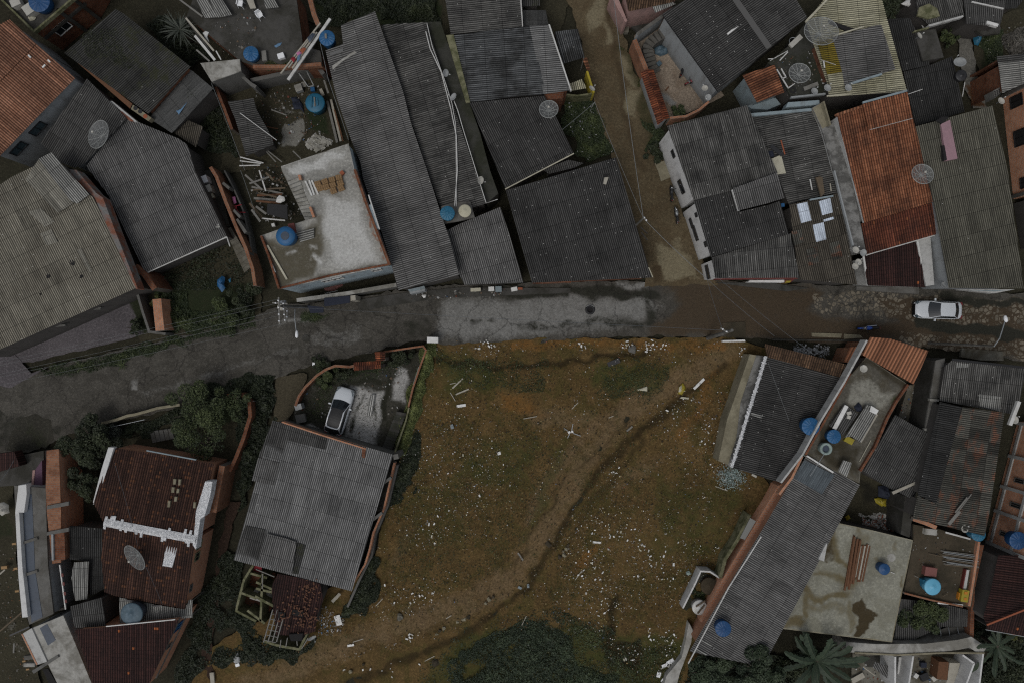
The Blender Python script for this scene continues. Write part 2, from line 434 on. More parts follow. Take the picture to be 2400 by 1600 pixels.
M['wood'] = simple('old_wood', (.10, .075, .048), .85, var=.5, sc=6, dirt=(.05, .04, .03))
M['woodpale'] = simple('pale_wood', (.33, .31, .26), .8, var=.3, dirt=(.18, .16, .12))
M['woodgrey'] = simple('grey_wood', (.17, .165, .15), .85, var=.4, dirt=(.08, .075, .06))
M['woodbrown'] = simple('brown_wood', (.115, .052, .024), .85, var=.6, sc=7, dirt=(.05, .026, .014))
M['clay'] = simple('clay_block', (.30, .19, .09), .9, var=.6, sc=5, dirt=(.2, .10, .05))
M['claydark'] = simple('clay_hollow', (.05, .028, .015), .9)
M['terracotta'] = simple('terracotta', (.25, .075, .035), .85, var=.4)
M['tilebit'] = simple('broken_tile', (.105, .048, .026), .9, var=.8, sc=1.2)
M['red'] = simple('red_cloth', (.20, .012, .02), .8, var=.4)
M['redp'] = simple('red_paint', (.11, .022, .018), .6, var=.3)
M['pinkc'] = simple('pink_cloth', (.45, .16, .30), .8)
M['navy'] = simple('navy_cloth', (.012, .016, .03), .8, var=.6)
M['cloudblue'] = simple('blue_cloth', (.10, .19, .30), .8, var=.5)
M['brownred'] = simple('dusty_red_plastic', (.17, .065, .055), .6, var=.3)
M['yelp'] = simple('yellow_plastic', (.27, .22, .018), .5, var=.4, dirt=(.2, .12, .02))
M['orangep'] = simple('orange_plastic', (.42, .16, .015), .5)
M['paint'] = simple('white_car_paint', (.52, .55, .575), .25, .6, var=.05)
M['darkpaint'] = simple('black_car_trim', (.007, .0075, .009), .35, .25, var=.1)
M['glass'] = simple('dark_glass', (.010, .013, .016), .08, .8, var=.1)
M['glassb'] = simple('bluish_glass', (.035, .055, .065), .15, .7, var=.4, sc=1.5)
M['tail'] = simple('tail_lamp', (.12, .008, .008), .3, .6)
M['chrome'] = simple('chrome', (.6, .62, .64), .2, .5, .8)
M['bikeblue'] = simple('motorcycle_blue', (.012, .06, .30), .3, .6)
M['bikered'] = simple('motorcycle_red', (.15, .01, .015), .3, .6)
M['trans'] = simple('translucent_sheet', (.40, .47, .55), .5, .4, var=.15)
M['voidm'] = simple('dark_interior', (.012, .011, .011), .95)
M['cable'] = simple('cable', (.10, .11, .12), .6)
M['cablep'] = simple('pale_cable', (.17, .18, .18), .6)
M['leaf_d'] = leafm('dark', (.011, .016, .008), (.040, .050, .022))
M['leaf_moss'] = leafm('moss', (.012, .016, .006), (.042, .048, .017))
M['leaf_s'] = leafm('shrub', (.018, .028, .016), (.058, .080, .042))
M['leaf_m'] = leafm('mid', (.015, .024, .010), (.070, .088, .030))
M['leaf_h'] = leafm('hedge', (.052, .066, .020), (.20, .225, .07))
M['leaf_y'] = leafm('yellowish', (.020, .026, .008), (.095, .100, .024))
M['leaf_g'] = leafm('greyish', (.020, .024, .020), (.075, .085, .068))
M['leaf_b'] = leafm('banana', (.010, .019, .010), (.036, .054, .031))
M['leaf_dry'] = leafm('dry', (.045, .042, .036), (.16, .15, .13))
M['bark'] = simple('bark', (.055, .045, .034), .9, var=.5)
_k = NT('litter', .8, .3); M['litter'] = _k.col(_k.attr('tint')[0])
_k = NT('mesh_net', .6, .3, .2)
def _net():
    k = _k; tr = k.n('BsdfTransparent'); mx = k.n('MixShader'); mx.inputs[0].default_value = .34
    k.b.inputs['Base Color'].default_value = (.24, .25, .25, 1)
    k.t.links.new(tr.outputs[0], mx.inputs[1]); k.t.links.new(k.b.outputs[0], mx.inputs[2]); k.t.links.new(mx.outputs[0], k.out.inputs[0])
    return k.m
M['net'] = _net()
_k = NT('grey_net', .6, .3, .2); M['netribs'] = _k.col((.27, .28, .27))
# ---------------------------------------------------------------- builders
def sheet(name, poly, z, mat, res=.3, W=(), disp=None, label=None, kind='structure', jit=.12, group=None, cat=None, zp=0, parent=None):
    """a piece of ground: outline with an uneven edge, cover weights painted on it"""
    pts = [P(p, zp)[:2] for p in poly]; out = []
    for i in range(len(pts)):
        a, b = pts[i], pts[(i+1) % len(pts)]; L = math.hypot(b[0]-a[0], b[1]-a[1]); n = max(1, int(L/.35))
        for k in range(n):
            t = k/n; x, y = a[0]+(b[0]-a[0])*t, a[1]+(b[1]-a[1])*t
            j = jit*float(wob(np.float64(x), np.float64(y), 2.4)+.5*wob(np.float64(x), np.float64(y), 7.0)) if k else 0
            nx, ny = -(b[1]-a[1])/L, (b[0]-a[0])/L
            out.append((x+nx*j, y+ny*j))
    X0, X1 = min(p[0] for p in out), max(p[0] for p in out); Y0, Y1 = min(p[1] for p in out), max(p[1] for p in out)
    gx, gy = np.meshgrid(np.arange(X0, X1, res), np.arange(Y0, Y1, res))
    gx = gx.ravel()+NR.uniform(-.3, .3, gx.size)*res; gy = gy.ravel()+NR.uniform(-.3, .3, gy.size)*res
    m = inside(gx, gy, out) & (sdist(gx, gy, out+[out[0]]) > res*.45)
    allp = [Vector(p) for p in out]+[Vector((x, y)) for x, y in zip(gx[m], gy[m])]
    vs, _, fs, _, _, _ = delaunay_2d_cdt(allp, [], [list(range(len(out)))], 1, 1e-5)
    V = np.array([(v.x, v.y) for v in vs]); X, Y = V[:, 0], V[:, 1]
    w = np.zeros((len(V), 4))
    for ch, typ, pp, rad, st in W:
        c = 'RGBA'.index(ch); pp = [tuple(P(p, zp)[:2]) for p in pp]
        Xw, Yw = X+.25*wob(X, Y, 1.7), Y+.25*wob(Y, X, 1.9)
        if typ == 'l': d = sdist(Xw, Yw, pp)
        else: d = np.where(inside(Xw, Yw, pp), -1, 1)*sdist(Xw, Yw, pp+[pp[0]])+rad
        t = np.clip((rad*1.5-d)/(rad*1.2), 0, 1); t = t*t*(3-2*t)*st
        w[:, c] = np.maximum(w[:, c], t) if st > 0 else np.clip(w[:, c]+t, 0, 1)
    Z = np.full(len(V), z)
    if disp is not None: Z = Z+disp(X, Y, w)
    me = bpy.data.meshes.new(name); me.from_pydata([(x, y, k) for x, y, k in zip(X, Y, Z)], [], fs)
    at = me.color_attributes.new('w', 'FLOAT_COLOR', 'POINT'); at.data.foreach_set('color', w.ravel())
    me.materials.append(mat); me.polygons.foreach_set('use_smooth', [True]*len(me.polygons))
    if me.polygons and sum(p.normal.z for p in me.polygons) < 0: me.flip_normals()
    return tag(link(name, me, parent), label, cat, group, None if parent else kind)

def leafmesh(name, C, size, mat, parent=None, up=.5, asp=.5, shade=None):
    """one leaf-shaped face per centre in C (n,3)"""
    n = len(C); C = np.asarray(C, float)
    a = NR.uniform(0, 2*PI, n); tilt = NR.normal(0, 1, (n, 3)); tilt[:, 2] = np.abs(tilt[:, 2])+up*2
    nn = tilt/np.linalg.norm(tilt, axis=1)[:, None]
    d = np.stack([np.cos(a), np.sin(a), np.zeros(n)], 1); d -= nn*np.sum(d*nn, 1)[:, None]; d /= np.linalg.norm(d, axis=1)[:, None]+1e-9
    e = np.cross(nn, d); s = (size*NR.uniform(.55, 1.35, n))[:, None] if np.isscalar(size) else size[:, None]
    V = np.stack([C-d*s, C+e*s*asp, C+d*s, C-e*s*asp], 1).reshape(-1, 3)
    me = bpy.data.meshes.new(name); me.vertices.add(4*n); me.vertices.foreach_set('co', V.ravel())
    me.loops.add(4*n); me.loops.foreach_set('vertex_index', np.arange(4*n)); me.polygons.add(n)
    me.polygons.foreach_set('loop_start', np.arange(n)*4); me.polygons.foreach_set('loop_total', np.full(n, 4))
    at = me.attributes.new('shade', 'FLOAT', 'FACE')
    sh = NR.uniform(0, 1, n)**1.6 if shade is None else np.clip(shade+NR.normal(0, .16, n), 0, 1)
    at.data.foreach_set('value', sh.astype(np.float32))
    me.materials.append(mat); me.update(calc_edges=True); me.validate()
    return link(name, me, parent)

def scatter(poly, n, z=0.0):
    pts = [tuple(P(p, z)[:2]) for p in poly]
    X0, X1 = min(p[0] for p in pts), max(p[0] for p in pts); Y0, Y1 = min(p[1] for p in pts), max(p[1] for p in pts)
    ar = abs(sum(pts[i][0]*pts[(i+1) % len(pts)][1]-pts[(i+1) % len(pts)][0]*pts[i][1] for i in range(len(pts))))/2
    k = int(n*(X1-X0)*(Y1-Y0)/max(ar, .1)*1.15)+8
    x, y = NR.uniform(X0, X1, k), NR.uniform(Y0, Y1, k); wx, wy = x+.35*wob(x, y, 2.2), y+.35*wob(y, x, 2.2)
    m = inside(wx, wy, pts); return x[m][:n], y[m][:n], pts

def cover(name, poly, n, h, size, mat, label, group=None, clump=.55, z0=0.0, cat=None, kind='stuff'):
    """low plants that nobody could count"""
    x, y, pts = scatter(poly, n, z0)
    k = .5+.5*wob(x, y, 1.6)+.3*wob(x, y, 5); keep = k > NR.uniform(-.5, clump, len(x)); x, y, k = x[keep], y[keep], k[keep]
    edge = np.clip(sdist(x, y, pts+[pts[0]])/.8, .15, 1)
    z = z0+h*edge*np.clip(.45+.55*k, .1, 1.3)*NR.uniform(.25, 1, len(x))
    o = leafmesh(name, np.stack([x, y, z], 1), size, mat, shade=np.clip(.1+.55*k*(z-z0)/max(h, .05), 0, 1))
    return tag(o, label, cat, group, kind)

def blob(n, r, h, z0, lob=5, seed=0):
    """points through a lumpy crown"""
    g = np.random.default_rng(seed); cs = [(0, 0, z0+h*.38, r*.42)]; lob = lob*2+4
    for i in range(lob):
        a = g.uniform(0, 6.28); d = r*g.uniform(.3, .92); cs.append((d*math.cos(a), d*math.sin(a), z0+h*g.uniform(.2, .8)*(1.15-.5*d/r), r*g.uniform(.13, .30)))
    wts = np.array([c[3]**2 for c in cs]); idx = g.choice(len(cs), n, p=wts/wts.sum())
    d = g.normal(0, 1, (n, 3)); d /= np.linalg.norm(d, axis=1)[:, None]; rad = g.uniform(.35, 1, n)**.45
    c = np.array(cs); p = c[idx, :3]+d*(rad*c[idx, 3])[:, None]*np.array([1, 1, min(1.0, h/(2*r)+.15)])
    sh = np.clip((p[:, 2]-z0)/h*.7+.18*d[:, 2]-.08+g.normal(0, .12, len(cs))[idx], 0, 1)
    return p, sh
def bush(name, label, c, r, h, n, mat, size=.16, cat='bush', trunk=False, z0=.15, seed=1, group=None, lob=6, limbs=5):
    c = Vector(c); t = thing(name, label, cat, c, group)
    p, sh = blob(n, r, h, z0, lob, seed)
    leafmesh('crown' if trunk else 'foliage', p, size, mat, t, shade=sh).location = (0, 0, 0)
    b = MB(); g = random.Random(seed)
    if trunk: b.tube([(0, 0, -.1), (.05, .03, z0*.6), (0, .05, z0+h*.35)], [.16, .12, .07], 7)
    for i in range(limbs):
        a = g.uniform(0, 6.28); rr = r*g.uniform(.4, .85)
        b.tube([(0, 0, z0*.7), (rr*.5*math.cos(a), rr*.5*math.sin(a), z0+h*.35), (rr*math.cos(a), rr*math.sin(a), z0+h*g.uniform(.4, .7))], [.06, .04, .015], 5)
    b.build('trunk' if trunk else 'stem', M['bark'], t).location = (0, 0, 0)
    return t

def plane_of(poly, down, zhi, slope):
    d = Vector((down[0], -down[1])).normalized(); pts = [P(p, zhi) for p in poly]
    for _ in range(5):
        m = min(Vector(p[:2]).dot(d) for p in pts)
        zf = lambda x, y, m=m: zhi-slope*((x*d.x+y*d.y)-m)
        pts = [P(s, zf(p.x, p.y)) for s, p in zip(poly, pts)]
    return [Vector(p[:2]) for p in pts], zf, d

def roof(parent, poly, down, z, slope, mat, pitch=.177, amp=.028, name='roof', label=None, thick=.05):
    """corrugated or tiled covering over any outline; corrugations run along the fall"""
    pts, zf, d = plane_of(poly, down, z, slope); e = Vector((d.y, -d.x))
    uv = [(p.dot(e), p.dot(d)) for p in pts]; us = [a for a, _ in uv]; u0, u1 = min(us), max(us)
    step = pitch/6; n = int((u1-u0)/step)
    cols = sorted(set([u0+1e-4, u1-1e-4]+[u0+k*step for k in range(1, n)]+[x+s for x in us for s in (-1e-4, 1e-4) if u0 < x+s < u1]))
    ou, ovv = R.uniform(0, 50), R.uniform(0, 50); ou = round(ou/pitch)*pitch
    nv = 5; vs, fs, uvl = [], [], []; prev = None; N = len(uv)
    sag = R.uniform(0, 6)
    for u in cols:
        c = []
        for i in range(N):
            (a, va), (b, vb) = uv[i], uv[(i+1) % N]
            if (a > u) != (b > u): c.append(va+(vb-va)*(u-a)/(b-a))
        c.sort(); iv = [(c[k], c[k+1]) for k in range(0, len(c)-1, 2) if c[k+1]-c[k] > 1e-3]; cur = []
        for v0, v1 in iv:
            b = len(vs)
            for k in range(nv+1):
                v = v0+(v1-v0)*k/nv; xy = e*u+d*v
                zz = zf(xy.x, xy.y)+amp*math.cos(2*PI*(u+ou)/pitch)+.018*math.sin(u*.9+sag)*math.sin(v*.7+sag*2)
                vs.append((xy.x, xy.y, zz)); uvl.append((u+ou, v+ovv))
            cur.append(b)
        if prev is not None:
            if len(prev) == len(cur): pairs = list(zip(prev, cur))
            else: pairs = []
            for a, b in pairs:
                for k in range(nv): fs.append((a+k, a+k+1, b+k+1, b+k))
        prev = cur
    me = bpy.data.meshes.new(name); me.from_pydata(vs, [], fs)
    l = me.uv_layers.new(name='UVMap'); li = np.zeros(len(me.loops), int); me.loops.foreach_get('vertex_index', li)
    l.data.foreach_set('uv', np.array(uvl)[li].ravel())
    me.polygons.foreach_set('use_smooth', [True]*len(me.polygons)); me.materials.append(mat); me.update()
    o = link(name, me, parent)
    if label: o['label'] = label
    o_pts[o.name] = (pts, zf)
    return o, pts, zf
o_pts = {}

def body(parent, pts, zf, mat, d=.22, z0=-.2, drop=.09, name='wall', label=None):
    ip = inset(pts, d); b = MB(); b.prism([tuple(p) for p in ip], z0, (lambda x, y: zf(x, y)-drop) if callable(zf) else zf-drop)
    o = b.build(name, mat, parent, uv=True)
    if label: o['label'] = label
    return ip

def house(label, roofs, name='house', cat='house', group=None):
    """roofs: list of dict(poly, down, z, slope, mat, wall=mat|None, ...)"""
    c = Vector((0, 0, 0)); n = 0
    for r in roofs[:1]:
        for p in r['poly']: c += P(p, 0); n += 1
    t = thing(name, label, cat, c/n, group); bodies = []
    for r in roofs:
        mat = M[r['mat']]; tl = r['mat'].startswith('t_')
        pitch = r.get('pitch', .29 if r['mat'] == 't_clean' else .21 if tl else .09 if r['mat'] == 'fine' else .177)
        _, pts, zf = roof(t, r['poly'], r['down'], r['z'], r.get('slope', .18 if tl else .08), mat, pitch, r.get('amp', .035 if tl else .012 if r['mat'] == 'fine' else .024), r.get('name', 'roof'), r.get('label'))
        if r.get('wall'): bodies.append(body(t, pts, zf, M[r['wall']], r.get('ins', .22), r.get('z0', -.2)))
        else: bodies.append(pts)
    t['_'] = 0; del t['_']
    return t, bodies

def flat(label, poly, z, mat, wall, name='building', cat='building', thick=.16, par=None, group=None, ins=.06, z0=-.2):
    """flat slab roof on walls; par: list of (pts, height, thickness, mat) parapets"""
    pts = [Vector(P(p, z)[:2]) for p in poly]; c = sum((Vector((*p, 0)) for p in pts), Vector())/len(pts)
    t = thing(name, label, cat, c, group)
    MB().prism([tuple(p) for p in pts], z-thick, z).build('roof_slab', M[mat], t, uv=True)
    ip = body(t, pts, z-thick, M[wall], ins, z0, 0.004) if wall else pts
    for pp, h, th, pm in par or []:
        MB().wall([P(p, z+h)[:2] for p in pp], z-.02, z+h, th).build('parapet', M[pm], t, uv=True)
    return t, ip

def win(parent, ip, i, t, w, h, zc, frame='whitep', glass='glass', deep=.03):
    """window on edge i of an outline (t along it, 0..1)"""
    n = len(ip); a, b = Vector(ip[i]), Vector(ip[(i+1) % n]); d = (b-a).normalized()
    ar = sum(ip[k][0]*ip[(k+1) % n][1]-ip[(k+1) % n][0]*ip[k][1] for k in range(n)); nn = Vector((d.y, -d.x))*(1 if ar > 0 else -1)
    p = a+(b-a)*t; Mx = Matrix((( d.x, nn.x, 0, p.x+nn.x*deep), (d.y, nn.y, 0, p.y+nn.y*deep), (0, 0, 1, zc), (0, 0, 0, 1)))
    f = MB(); k = .07
    for c, s in (((-w/2+k/2, 0, 0), (k, .10, h)), ((w/2-k/2, 0, 0), (k, .10, h)), ((0, 0, h/2-k/2), (w-2*k, .10, k)), ((0, 0, -h/2+k/2), (w-2*k, .12, k)), ((0, 0, 0), (.04, .08, h-2*k))):
        f.box(None, s, M=Mx @ Matrix.Translation(c))
    fo = f.build('window', M[frame], parent)
    g = MB(); g.box(None, (w-2*k, .03, h-2*k), M=Mx @ Matrix.Translation((0, -.015, 0))); g.build('pane', M[glass], fo)
    return fo

def wallthing(label, pts, h, t, mat, name='boundary_wall', cat='wall', z0=-.2, top=None, group=None, cap=None):
    w = [P(p, h)[:2] for p in pts]; c = sum((Vector((*p, 0)) for p in w), Vector())/len(w)
    o = thing(name, label, cat, c, group)
    MB().wall(w, z0, h, t).build('masonry', M[mat], o, uv=True)
    if cap: MB().wall(w, h, h+.05, t+.06).build('coping', M[cap], o, uv=True)
    return o
def slabpart(parent, name, poly, z0, z1, mat, label=None):
    o = MB().prism([tuple(P(p, z1)[:2]) for p in poly], z0, z1).build(name, M[mat], parent, uv=mat[:2] in ('b_', 't_'))
    if label: o['label'] = label
    return o
def slabthing(name, label, cat, poly, z0, z1, mat, group=None):
    pts = [P(p, z1) for p in poly]; o = MB().prism([tuple(p[:2]) for p in pts], z0, z1).build(name, M[mat], uv=mat[:2] == 'b_')
    return tag(o, label, cat, group)
def zat(x, y, default=0.0): return default
# ---------------------------------------------------------------- the ground
S_base = soil('base', [None]*4, (.030, .028, .018))
S_road = soil('road', [((.185, .183, .172), .46), ((.058, .043, .028), .36), ((.135, .118, .090), .2), ((.026, .026, .020), .2)], (.074, .069, .059), grain=.55, cracks=.5, hexes=True, mott=(.046, .043, .036))
S_dirt = soil('dirt_road', [((.180, .155, .10), .38), ((.048, .044, .022), .35), ((.058, .042, .024), .35), None], (.100, .078, .046), grain=.5, mott=(.082, .06, .034))
S_lot = soil('lot', [((.150, .104, .058), .46), ((.040, .046, .013), .42), ((.030, .021, .009), .4), ((.150, .075, .022), .42)], (.104, .067, .026), grain=1.0, mott=(.064, .051, .016), con=.36)
S_yard = soil('yard', [((.17, .165, .145), .2), ((.020, .026, .012), .3), ((.016, .015, .011), .3), ((.40, .39, .36), .12)], (.042, .038, .024), grain=.9)
S_pave = soil('pave', [((.060, .056, .052), .3), (.022, .026, .014), None, None], (.105, .095, .10), grain=.5)

MB().box((0, 0, -.75), (900, 900, 1.0)).build('ground', S_base)['kind'] = 'structure'

o_ = lambda *a: ov(*a)
sheet('road', o_(-80,900,140,838,330,790,540,742,640,705,760,690,900,672,1000,660,1060,655,1210,650,1500,645,1640,640,1700,650,1900,655,2100,660,2430,680,
      2430,845,2300,820,2130,800,1990,785,1900,790,1700,775,1500,772,1200,784,1015,792,960,782,880,802,790,824,720,834,640,866,560,890,440,930,300,960,180,990,90,1030,-80,1090), .03, S_road, .3, [
      ('R', 'p', o_(1012,690,1200,676,1505,676,1512,705,1480,738,1400,762,1330,770,1200,780,1020,786,1000,775), 1.4, .74), ('A', 'l', q(1,1,1980,1385,2040,1380), .5, .62), ('A', 'l', q(1,1,2150,1390,2190,1390), .35, .6), ('A', 'l', q(2,1,480,1160,560,1180), .3, .6), ('A', 'p', q(1,1,1330,1400,1600,1350,1620,1568,1400,1568), .5, .5),
      ('R', 'p', o_(640,735,735,722,745,735,640,752), .3, .62), ('R', 'p', o_(700,770,838,740,830,790,720,800), .4, .35),
      ('R', 'l', o_(330,905,640,815,800,770), .35, .30), ('R', 'p', o_(300,880,320,870,330,900,310,900), .2, .8),
      ('R', 'p', q(2,1,860,1060,1250,1010,1300,1080,900,1080), .2, .9),
      ('A', 'l', q(2,1,-300,1110,500,1110,1100,1130,1350,1150), .7, .7), ('A', 'l', q(2,1,60,1430,500,1440,900,1390,1200,1400), .6, .55), ('A', 'l', q(2,1,1250,1200,1280,1400), .5, .6),
      ('A', 'p', o_(0,920,60,960,180,990,60,1020,-60,1040), .6, .5),
      ('G', 'p', o_(1520,645,1640,640,1905,660,1860,715,2000,738,2110,748,2060,790,1900,795,1700,780,1490,775,1500,745,1545,700), 1.3, .86),
      ('G', 'p', o_(2000,680,2430,690,2430,835,2100,800), .6, .85), ('A', 'l', o_(2100,742,2300,765,2430,785), .6, .9), ('A', 'l', q(3,1,1600,1180,2400,1240), .5, .75),
      ('B', 'p', o_(1860,672,2000,672,2430,692,2430,770,2110,738,2000,730,1880,722), .3, .95), ('B', 'p', o_(2060,762,2160,765,2430,795,2430,835,2200,812,2080,795), .4, .8)])
sheet('dirt_road', o_(1280,-40,1405,-40,1428,60,1440,120,1475,200,1505,290,1530,380,1565,480,1605,580,1650,655,1480,660,1475,600,1445,480,1410,370,1380,290,1360,210,1330,80,1315,30), .045, S_dirt, .3, [
      ('R', 'p', q(2,0,660,130,760,20,860,-60,880,180,800,260,700,310), .5, .74), ('R', 'p', q(2,0,1040,800,1210,810,1190,960,1170,1120,1060,1040), .5, .74), ('R', 'l', q(2,0,1030,540,1080,640,1120,760), .45, .9),
      ('R', 'p', q(2,1,1290,690,1560,690,1720,980,1560,1000,1400,990), .6, .78), ('R', 'l', q(2,0,860,240,900,330,870,400), .4, .8), ('R', 'l', q(2,1,1540,640,1650,900), .4, .6),
      ('G', 'l', q(2,0,980,450,1080,540,1150,760), .5, .6), ('G', 'l', q(2,0,1220,900,1270,1100,1300,1300), .8, .7), ('B', 'l', q(2,0,880,80,1000,700,1060,1100,1180,1568), .35, .6), ('B', 'p', q(2,1,1260,880,1400,860,1400,1010,1300,1040), .5, 1)])
def lotdisp(X, Y, w):
    return .10*wob(X, Y, .8)+.05*wob(X, Y, 3)+.025*wob(X, Y, 9)-.22*w[:, 2]-.03*w[:, 0]
PATH = o_(1665,815,1560,875,1440,950,1345,1060,1265,1200,1190,1310,1080,1385,900,1445,740,1500,560,1580)
RILL = o_(1655,832,1580,885,1520,935,1420,1015,1335,1115,1262,1235,1200,1330,1060,1440,900,1510,780,1570)
sheet('vacant_lot', o_(985,788,1200,780,1665,774,1770,800,1720,1000,1770,1120,1680,1330,1620,1500,1580,1680,400,1680,440,1568,480,1490,640,1400,860,1300,905,1090,960,900), .02, S_lot, .26, [
      ('R', 'l', PATH, 1.3, .54), ('R', 'l', o_(1500,870,1380,960,1290,1060,1215,1190), .7, .5), ('B', 'l', [(a+16, b+8) for a, b in RILL], .42, .68), ('B', 'l', o_(1480,1010,1390,1120,1320,1230), .45, .45), ('B', 'l', o_(1000,832,1180,842,1300,838,1400,815,1480,812), .3, .75), ('B', 'l', o_(1420,1370,1405,1430,1400,1500), .4, .9), ('B', 'p', o_(1380,1470,1480,1460,1470,1540,1400,1530), .5, .8),
      ('B', 'l', o_(1450,960,1380,1030,1300,1100,1180,1300), .22, .5),
      ('A', 'p', o_(1140,905,1220,905,1250,960,1160,950), .9, .62), ('A', 'l', o_(1180,795,1400,790,1660,800), .5, .55), ('A', 'l', o_(1640,860,1600,950,1560,1000), .7, .5), ('A', 'l', o_(1330,1300,1360,1260), .5, .6),
      ('R', 'p', o_(880,1310,930,1200,960,1180,950,1260,900,1330), .8, .4), ('R', 'l', o_(1230,960,1320,960,1400,960), .9, .45), ('R', 'l', o_(1500,1060,1420,1120), .8, .4),
      ('G', 'p', o_(1000,800,1150,830,1180,900,1010,900), 1.2, .62), ('G', 'p', o_(1350,830,1560,830,1520,900,1360,900), .9, .55), ('G', 'p', o_(1100,1000,1250,1000,1200,1140,1000,1100), 1.4, .48),
      ('G', 'p', o_(1500,1100,1720,1120,1640,1300,1500,1280), 1.5, .45), ('G', 'p', o_(1050,1440,1300,1430,1600,1460,1550,1600,950,1600), 1.2, .62), ('G', 'l', o_(1300,1010,1260,1120,1210,1240), .5, .5), ('G', 'p', o_(930,1100,1100,1100,1060,1260,900,1290), 1.2, .35)], lotdisp)
sheet('yard_soil', q(1,0,-330,650,780,650,860,1330,240,1540,-330,1600), -.05, S_yard, .3, [('R', 'p', q(1,0,220,1120,420,1110,450,1250,380,1380,230,1340), .3, 1), ('A', 'l', q(1,0,500,1330,560,1250,650,1290), .35, .8), ('G', 'p', q(1,0,440,1020,640,1020,700,1250,480,1200), .6, .8), ('R', 'l', q(1,0,180,1000,420,1060), .4, .4)])
sheet('garden_soil', q(0,1,1200,1060,2090,560,2400,1100,2400,1500,1300,1600), -.04, S_yard, .35, [('G', 'p', q(0,1,1500,1000,2300,1000,2300,1400,1500,1400), .8, .7), ('R', 'l', q(0,1,1700,1150,1700,1300), .6, .35)])
sheet('courtyard', q(0,1,60,1640,1190,1120,1270,1180,1370,1475,1130,1560,300,1760,0,1760), .0, S_pave, .35, [('R', 'l', q(0,1,150,1560,700,1330,1180,1130), .5, .8), ('G', 'l', q(0,1,1250,1180,1300,1450), .5, .9)], jit=.05)
sheet('pavement', q(0,2,-40,130,120,95,290,290,440,235,100,425,-40,400), .035, S_pave, .3, [('R', 'l', q(0,2,230,60,330,250), .2, .5)], jit=.06)
S_tilef = soil('tiled_yard', [((.19, .19, .18), .35), ((.12, .07, .045), .35), None, None], (.245, .20, .155), grain=.5, mott=(.17, .13, .095))
sheet('tiled_courtyard', q(2,0,1120,330,1400,150,1950,880,1800,960,1460,1100,1330,1130), .01, S_tilef, .3, [('R', 'l', q(2,0,1400,860,1500,960), .4, .9), ('G', 'l', q(2,0,1530,520,1700,720,1760,850), .4, .55)], jit=.03)
S_drive = soil('driveway', [((.36, .355, .34), .46), (.018, .022, .012), ((.022, .022, .015), .3), None], (.045, .043, .034), grain=.6, mott=(.026, .026, .018))
sheet('driveway', q(1,2,330,740,370,560,450,420,570,300,800,225,1150,225,1550,60,1400,600,1300,900,1250,1060,1000,1010,600,880), .0, S_drive, .22, [
      ('R', 'p', q(1,2,850,395,1060,440,1200,470,1195,600,1120,960,960,930,780,870,860,650), .7, .84), ('R', 'p', q(1,2,1290,230,1400,260,1390,580,1260,580), .5, .72), ('R', 'l', q(1,2,470,780,700,860,1060,960), .25, .6),
      ('B', 'l', q(1,2,980,480,930,700,860,840), .28, .62), ('B', 'l', q(1,2,1130,560,1100,760), .2, .6), ('B', 'l', q(1,2,1230,330,1200,700), .35, .8), ('G', 'l', q(1,2,560,360,820,260,1100,240), .6, .9), ('B', 'p', q(1,2,800,330,1150,330,1150,400,850,390), .4, .8)], jit=.05)
sheet('path', q(1,2,190,330,330,300,470,300,430,420,360,560,300,740,190,740,170,560), .0, soil('path', [None]*4, (.062, .053, .035), grain=.6), .4)
sheet('side_path', q(0,3,2000,350,2110,-100,2210,-100,2060,420,1990,900,1960,1100,1940,1300,1980,1650,1850,1650,1860,1200,1950,700), .0, soil('side_path', [None]*4, (.040, .025, .018), grain=.7), .5)
S_ramp = soil('ramp', [(.028, .030, .018), None, None, None], (.040, .038, .030), grain=.6)
sheet('old_driveway', q(0,2,170,720,330,660,470,720,500,900,420,980,200,1010,60,1000,90,860), .04, S_ramp, .4, [('R', 'l', q(0,2,280,800,400,950), .8, .5)])
sheet('alley', q(3,0,1740,150,1840,180,1890,520,1940,800,2020,1000,1880,1000,1800,760,1750,480), .05, soil('alley', [(.07, .038, .02), None, None, None], (.125, .12, .105), grain=.6), .3, [('R', 'p', q(3,0,1790,760,1900,760,1990,1000,1860,1010), .4, 1)])
sheet('backyard', q(3,0,1840,180,2352,80,2420,500,2100,560,2000,900,1940,700), -.03, S_yard, .35, [('G', 'p', q(3,0,1980,280,2150,280,2150,560,1980,650), .8, .8), ('R', 'p', q(3,0,2200,260,2420,230,2420,480,2250,500), .6, .25), ('A', 'l', q(3,0,2090,540,2090,620), .2, .5)])
sheet('left_yard', q(0,3,-80,-260,130,-260,160,500,270,1050,350,1450,400,1700,-80,1700), .0, S_yard, .35, [('R', 'l', q(0,3,30,900,200,1300), .8, .3), ('G', 'p', q(0,3,-50,-100,100,-100,120,250,-50,300), .6, .5)])
sheet('front_garden', q(0,2,1150,900,1600,740,2100,470,2320,600,2230,850,2110,1200,1960,1140,1500,1040), -.02, S_yard, .35, [('R', 'p', q(0,2,1650,900,2000,820,2050,1020,1700,1050), .7, .42), ('G', 'p', q(0,2,1700,480,2250,500,2100,800,1700,800), .9, .8)])
sheet('garage_floor', q(1,1,230,1090,1260,880,1310,1060,380,1210), .02, S_yard, .3, [('R', 'l', q(1,1,350,1150,800,1060), .3, .25), ('B', 'l', q(1,1,300,1100,1240,920), .6, .6)], jit=.03)
sheet('rubble_yard', q(3,3,640,-420,1300,-420,1320,240,900,160,640,100), -.02, S_yard, .3, [('A', 'l', q(3,3,850,30,1050,60,1150,130), .35, .62), ('B', 'p', q(3,2,830,1250,1250,1350,1250,1560,860,1500), .8, .7)])
